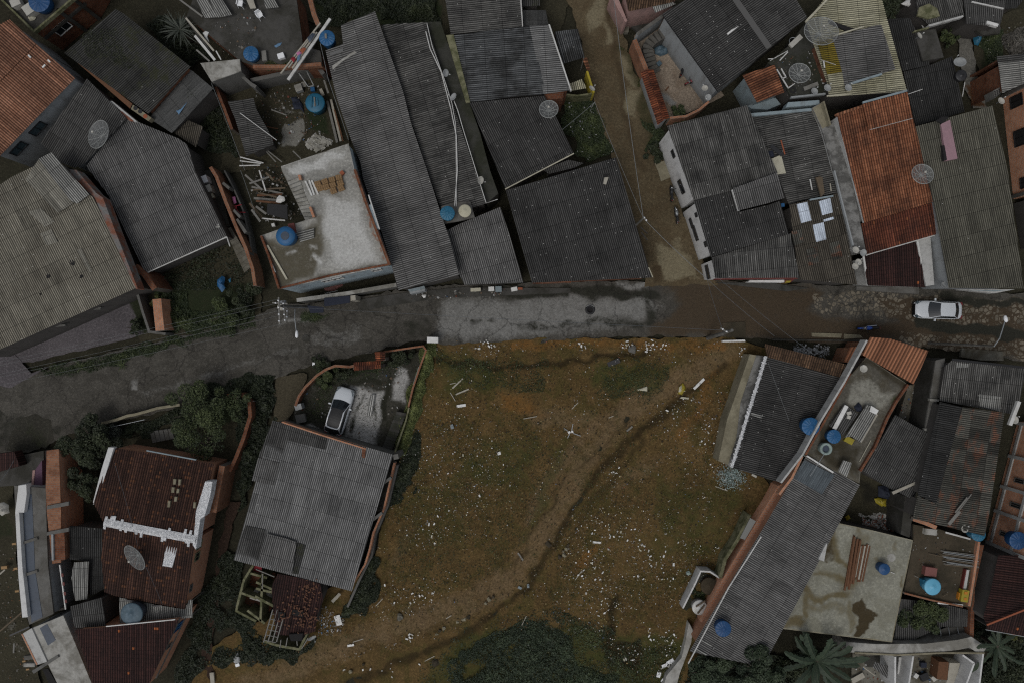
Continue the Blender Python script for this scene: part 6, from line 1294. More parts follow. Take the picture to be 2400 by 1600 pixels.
    c = (a+b)/2; t.location = (c.x, c.y, zc); t.rotation_euler = (0, 0, math.atan2(d.y, d.x))
    return t
car('white sedan parked on the hexagonal paving of the street', q(3,1,1352,1275)[0], q(3,1,1772,1287)[0], .05, 4.25, 1.68, 'sedan')
car('white crossover with a black roof on the mossy driveway', q(1,2,832,420)[0], q(1,2,702,848)[0], .02, 4.45, 1.78, 'suv')
def bike(label, fr, bk, colm, z=.03, seat='black_'):
    a, b = P(fr, .6), P(bk, .6); d = a-b; t = thing('motorcycle', label, 'motorcycle', (0,0,0), 'parked motorcycles'); L = d.length
    wheels(t, [(.62, 0), (-.62, 0)], .30, .11, 'metaldark')
    MB().tube([(.62, .06, .30), (.42, .09, .95)], .028, 6).tube([(.62, -.06, .30), (.42, -.09, .95)], .028, 6).build('fork_frame', M['chrome'], t)
    MB().tube([(.36, -.36, 1.02), (.42, -.22, 1.05), (.44, 0, 1.02), (.42, .22, 1.05), (.36, .36, 1.02)], .022, 6).build('handlebar', M['metaldark'], t)
    MB().lathe([(0, -.30), (.10, -.26), (.155, -.05), (.15, .10), (.09, .26), (0, .29)], Matrix.Translation((.17, 0, .84)) @ Matrix.Rotation(PI/2, 4, 'Y') @ Matrix.Scale(1.1, 4, (0, 1, 0)), 16).build('fuel_tank', M[colm], t, smooth=True)
    m = MB(); m.tube([(.0, 0, .80), (-.25, 0, .78), (-.55, 0, .82), (-.72, 0, .84)], [.09, .13, .12, .07], 10); m.build('seat', M[seat], t, smooth=True)
    MB().box((.05, 0, .46), (.46, .28, .36)).build('engine', M['metaldark'], t); MB().tube([(.1, -.15, .35), (-.3, -.18, .3), (-.75, -.2, .38)], .05, 8).build('exhaust', M['chrome'], t)
    for x, s in ((.62, 1), (-.62, 1)): MB().tube([(x+.30*math.cos(k), 0, .32+.32*math.sin(k)) for k in (.5, 1.0, 1.57, 2.2, 2.7)], .07, 8).build('mudguard', M[colm], t, smooth=True)
    MB().lathe([(0, -.08), (.09, -.05), (.10, .05), (0, .07)], Matrix.Translation((.52, 0, .92)) @ Matrix.Rotation(PI/2, 4, 'Y'), 12).build('headlight', M['chrome'], t)
    for s in (-1, 1): MB().tube([(.40, s*.25, 1.05), (.38, s*.34, 1.16)], .012, 4).box((.37, s*.36, 1.18), (.03, .10, .07)).build('mirror', M['black_'], t)
    MB().box((-.80, 0, .72), (.08, .16, .08)).build('tail_light', M['tail'], t)
    c = (a+b)/2; t.location = (c.x, c.y, z); t.rotation_euler = (0, 0, math.atan2(d.y, d.x)); k = min(1.15, max(.85, L/1.85)); t.scale = (k, k, k)
bike('dark motorcycle farther up the dirt road beside the ramp', q(2,1,1462,140)[0], q(2,1,1470,280)[0], 'metaldark', .06)
bike('dark motorcycle with a pale tank nearer the white corner house', q(2,1,1500,330)[0], q(2,1,1524,488)[0], 'steel', .06)
bike('bright blue motorcycle parked on the south side of the street', q(3,1,822,1450)[0], q(3,1,1026,1445)[0], 'bikeblue', .05)
bike('black motorcycle on the tiled courtyard near the house wall', q(2,0,1590,575)[0], q(2,0,1552,690)[0], 'black_')
bike('black and red motorcycle on the tiled courtyard by the dishes', q(2,0,1620,760)[0], q(2,0,1705,728)[0], 'bikered')
# ---------------------------------------------------------------- poles and cables
def pole(label, base, top, h, group='utility poles', mat='c_grey', r=.15):
    a, b = P(base, 0), P(top, h); t = thing('utility_pole', label, 'utility pole', (a.x, a.y, 0), group)
    MB().tube([(a.x, a.y, -.2), ((a.x+b.x)/2, (a.y+b.y)/2, h*.5), (b.x, b.y, h)], [r, r*.85, r*.65], 10).build('pole', M[mat], t); return t, b
def arm(t, b, px0, px1, z, w=.11, nm='crossarm', ins=3):
    a, c = P(px0, z), P(px1, z); ca = MB().beam(a, c, w, w).build(nm, M['woodgrey'], t)
    for k in range(ins): p = a.lerp(c, (k+.5)/ins); MB().lathe([(0, 0), (.05, .0), (.07, .06), (.035, .10), (.06, .14), (0, .18)], Matrix.Translation((p.x, p.y, z+.05)), 10).build('insulator', M['whiteplastic'], ca)
t, b = pole('concrete pole with a transformer and crowded crossarms by the old asphalt', (722,720), (655,718), 8.2)
arm(t, b, q(1,1,208,1165)[0], q(1,1,218,1412)[0], 8.0, ins=4); arm(t, b, q(1,1,248,1195)[0], q(1,1,272,1400)[0], 7.5, ins=4)
arm(t, b, q(1,1,150,1215)[0], q(1,1,290,1225)[0], 7.7, ins=2); arm(t, b, q(1,1,290,1265)[0], q(1,1,285,1370)[0], 7.0, ins=2)
p = P(q(1,1,222,1245)[0], 7.0); tr = MB().lathe([(0, -.45), (.26, -.45), (.28, -.40), (.28, .32), (.20, .40), (0, .42)], Matrix.Translation((p.x+.15, p.y-.1, 7.0)), 18).build('transformer', M['dishc'], t)
MB().box((p.x+.25, p.y+.25, 7.1), (.5, .35, .4), .2).build('switch_box', M['steel'], t)
a, c = Q(1,1,358,1275,7.0), Q(1,1,374,1505,7.5); MB().tube([a, a.lerp(c, .4)+Vector((0,0,.25)), c], .035, 6).build('lamp_arm', M['steel'], t)
MB().lathe([(0, -.32), (.09, -.28), (.13, 0), (.11, .22), (0, .30)], Matrix.Translation(c) @ Matrix.Rotation(PI/2, 4, 'X') , 14).build('lamp_head', M['whiteplastic'], t, smooth=True)
t2, b2 = pole('slim pole at the corner of the large dark roof on the dirt road', (1474,543), (1508,512), 7.0, r=.12)
arm(t2, b2, q(2,1,1205,425)[0], q(2,1,1240,470)[0], 6.8, ins=2)
for k in (1, 2): MB().beam(P(q(2,1,1175+k*6,470+k*50)[0], 5.6-k), P(q(2,1,1245,520+k*60)[0], 5.6-k), .06, .06).build('bracket', M['metaldark'], t2)
t3, b3 = pole('leaning grey pole at the edge of the vacant lot', (1659,793), (1716,774), 7.0, r=.19)
arm(t3, b3, q(2,1,1915,1445)[0], q(2,1,1985,1490)[0], 6.6, ins=2)
t4, b4 = pole('street lamp pole near the orange tile canopy', (2176,804), (2330,811), 8.4, r=.13)
c = P((2357,748), 8.8); MB().tube([b4, b4.lerp(c, .3)+Vector((0,0,.25)), c], .04, 6).build('lamp_arm', M['steel'], t4)
MB().lathe([(0, -.30), (.10, -.26), (.15, 0), (.12, .2), (0, .28)], Matrix.Translation(c) @ Matrix.Rotation(PI/2, 4, 'X') @ Matrix.Rotation(.2, 4, 'Y'), 14).build('lamp_head', M['whiteplastic'], t4, smooth=True)
t5, b5 = pole('small white post at the fence corner beside the overgrown garden', (1386,252), (1394,240), 3.2, r=.05, mat='pvc')
t6, b6 = pole('thin steel post on the bank of the dark shrubs', q(0,2,2352,545)[0], q(0,2,2325,545)[0], 2.5, r=.03, mat='steel')
def cable(label, a, za, b, zb, sag=.4, r=.012, mat='cable', group='overhead cables'):
    A, B = P(a, za), P(b, zb); o = MB().tube([A.lerp(B, k/14)-Vector((0, 0, sag*4*(k/14)*(1-k/14))) for k in range(15)], r, 4).build('power_cable', M[mat]); tag(o, label, 'cable', group)
ys = [868, 876, 890, 897, 903, 914, 922]; sy = [1180, 1215, 1250, 1285, 1330, 1370, 1410]
for i in (0, 1, 3, 4, 6): cable('pale overhead cable running west from the transformer pole over the verge', q(1,1,212+i*4,sy[i])[0], 8.15 if i % 2 == 0 else 7.7, (-90, ys[i]-2), 8.0, .7, .007, 'cablep', 'cables running west from the transformer pole')
cable('long thin cable over the main street from transformer pole to leaning pole', (657,719), 7.6, (1714,775), 6.7, .8, .011)
cable('blue grey cable along the dirt road up to the frame edge', (1508,512), 6.9, (1432,-60), 6.8, .5, .022, 'cablep')
cable('cable from the slim pole to the small white fence post', (1508,512), 6.8, (1394,240), 3.2, .2, .016, 'cablep')
cable('thick cable from the slim pole across the crossing to the white corner house', (1508,512), 6.8, q(2,1,1770,975)[0], 4.2, .3, .022, 'cablep')
cable('cable from the white corner house down to the leaning pole', q(2,1,1790,990)[0], 4.1, (1694,774), 6.7, .2, .014)
cable('cable from the white corner house slanting over the muddy street', q(2,1,1770,975)[0], 4.2, q(3,1,60,1520)[0], 5.0, .4, .014)
cable('cable from the white corner house to the south east terrace', q(2,1,1900,990)[0], 4.1, q(3,2,420,120)[0], 4.0, .4, .012)
cable('drop cable from the white fence post to the dish on the black roof', (1394,240), 3.2, (1318,304), 3.9, .15, .016, 'cablep')
cable('sagging cable across the dark roof from foil seam to blue tank', q(3,2,0,190)[0], 3.15, q(3,2,195,730)[0], 3.1, .02, .012, 'cablep')
cable('thin stay wire over the dark red tiles above the dish', q(0,2,1050,1110)[0], 4.05, q(0,3,1265,310)[0], 4.4, .1, .012)
cable('thin stay wire from the dish on edge to the canopy', q(0,3,1340,500)[0], 4.3, q(0,3,1490,840)[0], 3.5, .05, .012)
cable('white wire along the narrow yard beside the palm house', q(0,0,1940,760)[0], 3.4, q(0,1,2250,0)[0], 3.0, .1, .016, 'cablep')
cable('white wire from the narrow yard down to the timber heap', q(0,1,2210,0)[0], 3.0, q(0,1,2352,420)[0], 2.4, .1, .016, 'cablep')
cable('cable down the alley wall beside the long grey roof', q(1,0,590,400)[0], 4.9, q(1,0,660,720)[0], 4.8, .1, .02, 'cablep'); cable('lower cable beside the long grey roof wall', q(1,0,660,720)[0], 4.8, q(1,0,850,1290)[0], 4.8, .1, .02, 'cablep')
cable('cable on the bank by the ochre wall', q(0,2,-20,1300)[0], 2.5, q(0,2,125,1090)[0], 2.6, .2, .014, 'cable')
# ---------------------------------------------------------------- plants
def fronds(name, label, c, n, length, width, z0, mat, droop=.6, tilt=(.15, .75), cat='palm', seg=9, tear=0, seed=3, trunk=.16, ribm=None):
    g = random.Random(seed); t = thing(name, label, cat, (c.x, c.y, 0)); v, f, sh = [], [], []
    rib = MB()
    for i in range(n):
        a = 2*PI*i*.381966+g.uniform(-.35, .35); el = g.uniform(*tilt); L = length*(g.uniform(.45, 1.1) if tear else g.uniform(.65, 1.1)); dr = droop*g.uniform(.5, 1.6); bend = g.uniform(-.35, .35); w = width*g.uniform(.8, 1.15); tone = g.uniform(.2, .8)
        ca, sa = math.cos(a), math.sin(a); pts = []
        for k in range(seg+1):
            s = k/seg; rr = L*(s*math.cos(el)); zz = z0+L*(math.sin(el)*s-dr*s*s*.55); pts.append(Vector((rr*math.cos(a+bend*s), rr*math.sin(a+bend*s), zz)))
        side = Vector((-sa, ca, 0)); b = len(v)
        for k, p in enumerate(pts):
            s = k/seg; ww = w*(min(1, .12+s/.2)*min(1, (1-s)/.14)**.5 if tear else (math.sin(PI*min(1, .08+s*.92))**.55)*(1-.25*s))*(g.uniform(.55, 1.08) if tear else 1)
            v += [p-side*ww/2-Vector((0, 0, ww*.18)), p, p+side*ww/2-Vector((0, 0, ww*.18))]
        for k in range(seg):
            for j in (0, 1): f.append((b+3*k+j, b+3*k+j+1, b+3*k+j+4, b+3*k+j+3)); sh.append(min(1, max(0, tone+g.uniform(-.22, .22)+.15*(j))))
        if ribm: rib.tube(pts, .022, 4)
    me = bpy.data.meshes.new('crown'); me.from_pydata([tuple(p) for p in v], [], f); at = me.attributes.new('shade', 'FLOAT', 'FACE'); at.data.foreach_set('value', sh); me.materials.append(M[mat])
    o = link('crown', me, t); o.location = (0, 0, 0)
    if ribm: rib.build('midrib', M[ribm], t).location = (0, 0, 0)
    MB().tube([(0, 0, -.1), (.04, .02, z0*.5), (0, 0, z0+.05)], [trunk, trunk*.9, trunk*.7], 8).build('trunk', M['bark'], t).location = (0, 0, 0)
    return t
M['midrib'] = simple('leaf_midrib', (.06, .075, .045), .7)
fronds('palm', 'spiky grey green palm between the mossy roof and rooftop yard', Q(0,0,1645,265,2.4), 62, 2.1, .085, 2.2, 'leaf_g', .55, (.0, .9), 'palm', 7, seed=4)
fronds('banana_plant', 'big banana plant with broad torn leaves below the stained slab', Q(3,3,455,1370,2.6), 26, 4.5, .70, 2.5, 'leaf_b', .40, (.05, .85), 'banana plant', 22, 1, 7, .2, 'midrib')
fronds('banana_plant', 'smaller banana plant at the plum roof corner by the lower edge', Q(3,3,2120,1240,2.4), 13, 3.4, .5, 2.2, 'leaf_b', .42, (.10, .7), 'banana plant', 22, 1, 9, .18, 'midrib')
fronds('agave', 'small grass like plant by the road verge below the courtyard', Q(0,2,755,225), 26, .75, .06, .15, 'leaf_m', .4, (.1, .9), 'plant', 5, seed=5, trunk=.03)
fronds('agave', 'small spiky plant on the verge near the courtyard corner', Q(0,2,1130,215), 22, .7, .06, .15, 'leaf_m', .4, (.1, .9), 'plant', 5, seed=6, trunk=.03)
def G(c, r, x, y, z=0): p = Q(c, r, x, y, z); return (p.x, p.y, 0)
TR = [('tree', 'leafy olive tree with bare limbs above the garden steps', (0,2,1850,640,1.5), 3.3, 2.2, 9000, 'leaf_m', .085, 1.6, 31, 10),
      ('tree', 'smaller leafy tree against the curved brick garden wall', (0,2,2130,560,1.5), 1.9, 1.8, 3800, 'leaf_m', .085, 1.2, 32, 7),
      ('tree', 'thin leaved tree over the dry garden beside the dark red roof', (0,2,1900,930,2), 2.3, 1.8, 2000, 'leaf_m', .075, 1.2, 33, 7),
      ('tree', 'dense dark tree west of the dark red tiled roof', (0,2,820,950,2.2), 2.6, 2.4, 9000, 'leaf_d', .10, 1.2, 34, 8),
      ('tree', 'dark narrow tree in the gap beside the white fascia', (0,2,760,1290,2), 1.9, 2.2, 4500, 'leaf_d', .10, 1.0, 35, 6),
      ('tree', 'bushy dark green tree below the brown terrace', (3,3,1470,970,2.5), 2.5, 2.2, 8000, 'leaf_m', .09, 1.0, 37, 7),
      ('tree', 'dark tree at the lower frame edge left of the banana plant', (2,3,1880,1490,2), 2.8, 2.4, 9000, 'leaf_s', .11, 1.0, 38, 8),
      ('tree', 'dark spreading tree overhanging the end of the long roof', (2,3,2250,1430,3), 2.4, 2.2, 8000, 'leaf_s', .11, 2.8, 39, 8),
      ('tree', 'dark green tree beside the dark roofs at the upper edge', (3,0,1130,80,2), 1.7, 2.2, 3000, 'leaf_d', .12, 1.2, 40, 5)]
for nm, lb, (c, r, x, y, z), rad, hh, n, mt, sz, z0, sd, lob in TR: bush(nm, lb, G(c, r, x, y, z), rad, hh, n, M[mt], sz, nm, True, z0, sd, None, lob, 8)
BU = [('yellow green bush in the lower garden beside the wires', (0,1,2060,1320,1), 1.9, 1.5, 3200, 'leaf_m', 41), ('dark bush under the blue tarpaulin in the garden', (0,1,2230,1180,1), 1.7, 1.6, 3600, 'leaf_d', 42),
      ('pale tufted bush beside the short brick pier', (0,1,1450,1230,1), .9, 1.0, 1300, 'leaf_y', 43), ('dark shrub at the corner of the grey courtyard', (0,1,1230,1440,.6), .8, .9, 1200, 'leaf_d', 44),
      ('green bush on the driveway bank inside the curved wall', (1,2,650,330,.7), 1.15, 1.1, 2400, 'leaf_m', 45), ('small dark bush by the dark red gate roof', (1,2,810,300,.6), .8, .8, 1300, 'leaf_d', 46),
      ('dark bush against the road above the curved wall', (1,2,610,200,.6), 1.0, .9, 1700, 'leaf_d', 47), ('dark bush where the hedge meets the top wall', (1,2,1330,140,.6), 1.2, .9, 1900, 'leaf_d', 48),
      ('leafy plant against the low brick wall of the courtyard', (2,0,1540,1040,.8), 1.0, .9, 1500, 'leaf_m', 49), ('dark bush at the foot of the white corner house', (2,0,1320,1380,.8), 1.1, .9, 1900, 'leaf_d', 50),
      ('dark bush in the narrow yard behind the tarred roof', (3,0,1690,330,1), 1.15, 1.2, 1700, 'leaf_m', 51), ('grey leaved shrub by the iron railing', (0,2,1050,830,.8), 1.3, 1.2, 1900, 'leaf_g', 52),
      ('yellow green tuft beside the slab walkway', (2,3,1720,760,.4), .6, .5, 700, 'leaf_m', 53), ('round bush below the clay ring at the plum roof', (3,3,2300,1170,1.2), .9, 1.1, 1300, 'leaf_y', 54)]
for lb, (c, r, x, y, z), rad, hh, n, mt, sd in BU: bush('bush', lb, G(c, r, x, y, z), rad, hh, n, M[mt], .085, 'bush', False, .1, sd, None, 5, 4)
# ---------------------------------------------------------------- loose things
def board(name, label, cat, a, b, w, z, mat, h=.05, group=None, z2=None):
    o = MB().beam(P(a, z), P(b, z if z2 is None else z2), w, h).build(name, M[mat]); return tag(o, label, cat, group)
def B(name, label, cat, c, r, x0, y0, x1, y1, w, z, mat, **k): return board(name, label, cat, *q(c, r, x0, y0, x1, y1), w, z, mat, **k)
def rag(name, label, cat, pl, z, mat, bump=.12, group=None, seed=0):
    """crumpled cloth or bag: a lumpy sheet with a folded outline"""
    g = np.random.default_rng(seed+len(label)); pts = [P(p, z) for p in pl]; c = sum(pts, Vector())/len(pts); m = MB(); n = len(pts); rings = 4
    m.v.append((c.x, c.y, z+bump)); 
    for k in range(1, rings+1):
        for p in pts:
            for s in (0, .5):
                nx = pts[(pts.index(p)+1) % n]; e = p.lerp(nx, s); w = c.lerp(e, k/rings*(1+g.uniform(-.08, .08)))
                m.v.append((w.x, w.y, z+bump*(1-k/rings)+g.uniform(0, bump*.9)*(1 if k < rings else .2)))
    N = 2*n
    for i in range(N):
        j = (i+1) % N; m.face([0, 1+i, 1+j])
        for k in range(rings-1): m.face([1+k*N+i, 1+(k+1)*N+i, 1+(k+1)*N+j, 1+k*N+j])
    return tag(m.build(name, M[mat], smooth=True), label, cat, group)
def sheetthing(label, pl, z, mat, dn, group=None, name='roof_sheet', cat='roof sheet', slope=.02, pitch=.177, amp=.024):
    o, _, _ = roof(None, pl, dn, z, slope, M[mat], pitch, amp, name); return tag(o, label, cat, group)
def boxthing(name, label, cat, c, r, x, y, sx, sy, sz, rz, z, mat, lid=None, group=None):
    p = Q(c, r, x, y, z+sz); t = thing(name, label, cat, (p.x, p.y, z), group); t.rotation_euler = (0, 0, rz)
    MB().box((0, 0, sz/2), (sx, sy, sz)).build('body', M[mat], t).location = (0, 0, 0)
    MB().box((0, 0, sz+.02), (sx*1.05, sy*1.05, .05)).build('top', M[lid or mat], t).location = (0, 0, 0); return t
# rooftop yard
sheetthing('pale corrugated sheet leaning on the rooftop yard, western of the pair', q(0,0,1795,-20,1900,-20,2005,160,1880,168), 3.9, 'pale', (.5,.85), 'spare sheets on the rooftop yard')
sheetthing('pale corrugated sheet leaning on the rooftop yard, eastern of the pair', q(0,0,1910,-20,2030,-20,2132,140,2008,165), 3.95, 'pale', (.5,.85), 'spare sheets on the rooftop yard')
sheetthing('short pale corrugated sheet at the upper edge of the rooftop yard', q(1,0,60,-20,160,-20,208,70,95,82), 3.9, 'pale', (.5,.85), 'spare sheets on the rooftop yard')
slabthing('bench_board', 'pale board at the upper frame edge of the rooftop yard', 'board', q(0,0,2255,-20,2320,-20,2352,75,2300,82), 3.6, 3.7, 'woodpale')
def chair(label, c, r, x, y, z, rz):
    p = Q(c, r, x, y, z+.45); t = thing('plastic_chair', label, 'chair', (p.x, p.y, z), 'white plastic chairs'); t.rotation_euler = (0, 0, rz)
    for nm, pos, sz in (('seat', (0,0,.44), (.46,.46,.04)), ('backrest', (0,.24,.66), (.44,.05,.42)), ('armrest', (-.25,.02,.62), (.06,.42,.04)), ('armrest', (.25,.02,.62), (.06,.42,.04))): MB().box(pos, sz).build(nm, M['whiteplastic'], t).location = (0,0,0)
    for sx in (-1, 1):
        for s in (-1, 1): MB().tube([(sx*.20, s*.2, .43), (sx*.25, s*.25, 0)], .022, 5).build('leg', M['whiteplastic'], t).location = (0,0,0)
chair('white plastic chair in the open on the rooftop yard', 1,0,32,140,3.3,.6); chair('white plastic chair among pale sheets at the frame edge', 0,0,2205,35,3.3,-.2)
boxthing('tub', 'open white square tub near the yellowish terrace weeds', 'tub', 1,0,228,515,.55,.45,.35,.3,3.3,'whiteplastic')
boxthing('stool', 'narrow grey bench beside the bright blue ribbed tank', 'bench', 1,0,75,515,.38,.85,.3,.1,3.3,'woodgrey')
rag('cloth', 'blue and white cloth dropped on the rooftop yard floor', 'cloth', q(1,0,165,425,205,400,240,392,225,420,185,440), 3.32, 'cloudblue', .05)
rag('tarpaulin', 'white crumpled wrapping beside the plank pile', 'wrapping', q(0,0,1860,305,1890,285,1920,300,1905,340,1925,395,1880,350), 3.35, 'whitep', .08)
for i, (x0,y0,x1,y1,w,m) in enumerate(((1708,168,1965,470,.16,'woodpale'),(1790,330,1975,555,.22,'pvc'),(1805,460,1925,565,.14,'woodgrey'),(1985,470,2030,550,.10,'pvc'),(1640,-10,1860,155,.14,'woodgrey'))):
    B('plank', ('long pale plank along the parapet of the rooftop yard','white board lying beside the long pale plank','grey plank at the west parapet corner','short white stick at the end of the plank pile','long grey plank at the foot of the leaning sheets')[i], 'plank', 0,0,x0,y0,x1,y1,w,3.75+.03*i,m)
PB = 'white posts leaning over the parapet by the blue tank'
for i, (x0,y0,x1,y1,w) in enumerate(((295,738,682,175,.24),(228,680,592,215,.12),(335,630,560,300,.13),(300,625,540,300,.10))):
    B('post', ('thickest and longest white post leaning across the brick parapet','longest thin white post on the western edge of the leaning bundle','middle white post of the leaning bundle','short thin white post of the leaning bundle')[i], 'post', 1,0,x0,y0,x1,y1,w,4.6+.06*i,'woodpale' if i else 'pvc',h=.12,group=PB,z2=4.2+.06*i)
for lb, pl, m in (('deep red and white cloth hung on the leaning posts', (318,545,345,520,368,545,345,578), 'red'), ('brick red cloth bundle on the leaning posts', (400,460,440,435,462,450,425,500), 'terracotta'), ('pale blue cloth draped on the leaning posts', (385,510,412,495,405,545,375,575), 'cloudblue'), ('grey patterned cloth high on the leaning posts', (470,350,520,300,545,320,495,395), 'slate'), ('lilac cloth between the red ones on the leaning posts', (370,490,400,470,420,490,385,520), 'pinkc')): rag('cloth', lb, 'cloth', q(1,0,*pl), 4.75, m, .1, 'laundry on the leaning posts')
boxthing('basin', 'grey laundry tub in front of the ruined wall', 'tub', 1,0,390,808,.62,.62,.5,.3,0,'dish', 'c_pale'); boxthing('bucket', 'small square blue bucket above the dull blue tank', 'bucket', 1,0,520,820,.36,.34,.35,.1,0,'blue')
t = thing('metal_gate', 'leaning steel gate frame beside the small blue bucket', 'gate', Q(1,0,460,740)); 
for a in ((380,655,480,800),(460,645,530,790),(380,655,460,645),(480,800,530,790)): MB().beam(Q(1,0,a[0],a[1],1.6), Q(1,0,a[2],a[3],1.6), .07, .07).build('frame_bar', M['dish'], t)
boxthing('box', 'pale flat box lying inside the leaning gate frame', 'box', 1,0,440,778,.4,.45,.12,.2,.1,'c_pale')
for k, pl in enumerate(((320,900,370,890,400,930,340,950),(330,950,400,940,430,1000,350,1010),(385,900,430,960,440,1040,400,1000))): rag('clothes', ('dark blue clothes heap, upper part in the rubble yard','dark clothes heap, widest part in the rubble yard','blue clothes heap, trailing part in the rubble yard')[k], 'clothes', q(1,0,*pl), .05, 'navy', .16, 'discarded clothes in the rubble yard')
PL = 'planks stacked along the long grey roof wall'
for i, (x0,y0,x1,y1,w,m) in enumerate(((655,930,745,1312,.22,'woodgrey'),(688,915,778,1300,.20,'woodpale'),(720,1010,800,1300,.12,'woodbrown'),(592,820,618,880,.28,'woodpale'),(625,740,665,860,.16,'woodgrey'))): B('plank', ('outer grey plank stacked along the wall of the long grey roof','pale plank next to the outer grey one along the roof wall','narrow brown plank of the stack by the roof wall','short pale board near the dull blue tank','grey board at the top of the stack by the roof wall')[i], 'plank', 1,0,x0,y0,x1,y1,w,.3+.07*i,m,group=PL)
DP = 'poles scattered in the rubble yard'
for i, a in enumerate(((1,0,55,1345,240,1492),(1,0,95,1395,182,1490),(1,0,340,1390,412,1460),(0,0,2205,1445,2420,1500),(0,0,2205,1480,2400,1505),(0,0,2200,1525,2390,1520),(1,0,95,1165,200,1185),(1,0,140,1010,280,1060))): B('pole', ('longest pale pole slanting out of the lean-to','short pale pole under the longest slanting one','bluish pole by the bright terrace house','upper white pole of the three at the yard corner','middle white pole of the three at the yard corner','lowest white pole of the three at the yard corner','brown pole near the round cement pad','bent grey pole above the round cement pad')[i], 'pole', *a, .10,.5+.05*(i % 3),'woodbrown' if i == 6 else 'pvc' if i in (3,4,5) else 'woodgrey',group=DP)
# timber yard left of the bright terrace
TY = [(-40,150,250,215),(-30,180,270,160),(10,230,240,220),(-20,255,260,280),(-60,300,60,440),(0,330,95,400),(55,440,268,460),(30,0,90,190),(-100,40,60,180),(90,20,160,90),(-60,120,120,60),(0,280,220,300),(20,205,190,245),(-40,360,40,470)]
for i, (x0,y0,x1,y1) in enumerate(TY): B('plank', 'old plank in the timber heap left of the stairs', 'plank', 1,1,x0,y0,x1,y1,R.uniform(.10,.22),.25+.05*i,('woodgrey','wood','woodbrown','pvc')[(0,1,2,0,1,0,3,3,0,1,0,2,1,0)[i]],group='planks in the timber heap left of the stairs')
slabthing('black_board', 'large black board on top of the timber heap', 'board', q(1,1,105,305,285,318,292,452,98,398), 1.15, 1.25, 'black_'); rag('bag', 'crumpled white bag on the timber heap', 'bag', q(1,1,190,250,215,230,262,240,265,280,225,300,185,290), .9, 'whitep', .15)
boxthing('bucket', 'small round pale bucket by the dark alley wall', 'bucket', 1,1,158,500,.28,.28,.3,.3,0,'pvc')
# on the bright terrace
CB = [(562,118),(628,98),(693,80),(757,60),(582,158),(640,147),(702,130),(770,112),(706,182),(776,158)]
def clay(label, x, y, rz):
    z = 6.0; p = Q(1,1,x,y,z+.42); t = thing('block_bundle', label, 'clay blocks', (p.x,p.y,z), 'bundles of hollow clay blocks on the terrace'); t.rotation_euler = (0,0,rz); t.scale = (.84,.84,.9)
    for i in range(3):
        for j in range(2):
            MB().box((-.21+.21*i, 0, .10+.205*j), (.19, .48, .19)).build('clay_block', M['clay'], t).location = (0,0,0)
    m = MB()
    for i in range(3):
        for s in (-.05, .05): m.box((-.21+.21*i+s, 0, .402), (.035, .44, .012))
    m.build('groove', M['claydark'], t).location = (0,0,0)
cl = ['bundle of clay blocks next to the three cement posts, upper row','second bundle of clay blocks in the upper row','third bundle of clay blocks in the upper row, palest','upper row bundle of clay blocks farthest from the stairs','bundle of clay blocks next to the three cement posts, middle row','second bundle of clay blocks in the middle row','third bundle of clay blocks in the middle row','middle row bundle of clay blocks farthest from the stairs','lower row bundle of clay blocks nearer the stairs','lower row bundle of clay blocks nearer the brick parapet']
for i, (x, y) in enumerate(CB): clay(cl[i], x, y, .3+R.uniform(-.15,.15))
for i, a in enumerate(((455,98,515,232),(490,92,535,225),(512,92,572,222))): B('cement_post', ('pale cement post nearest the stairs on the bright terrace','middle pale cement post on the bright terrace','pale cement post touching the clay block bundles')[i], 'post', 1,1,*a,.14,6.07,'pvc',h=.12,group='cement posts on the bright terrace')
for i in range(4): sheetthing(('topmost grey sheet of the stack beside the vivid blue tank','second grey sheet of the stack beside the vivid blue tank','third grey sheet of the stack beside the vivid blue tank','lowest grey sheet of the stack beside the vivid blue tank')[i], q(1,1,365+i*12,570+i*22,532,530+i*22,536,552+i*22,372+i*12,592+i*22), 6.25-.03*i, 'pale', (-.95,.25), 'stacked sheets beside the vivid blue tank', amp=.03)
boxthing('crate', 'red plastic crate half hidden behind the vivid blue tank', 'crate', 1,1,335,560,.5,1.3,.3,.2,6.0,'redp'); B('post', 'long cream post lying on the west side of the bright terrace','post',1,1,105,688,285,1000,.16,6.08,'cream',h=.14); B('rod','thin steel rod along the west parapet of the bright terrace','rod',1,1,112,770,180,935,.05,6.3,'steel')
boxthing('clay_pot', 'round brown pot at the top of the bright terrace', 'pot', 1,1,790,22,.3,.3,.25,.7,6.0,'terracotta')
rag('rug', 'dusty pink rag lying in the yard before the bright terrace house', 'rag', q(1,1,625,1075,735,1035,790,1030,795,1060,740,1090,735,1105,630,1105), .06, 'brownred', .08); B('rod','thin pale rod beside the dusty pink rag','rod',1,1,635,1130,750,1105,.05,.1,'pvc')
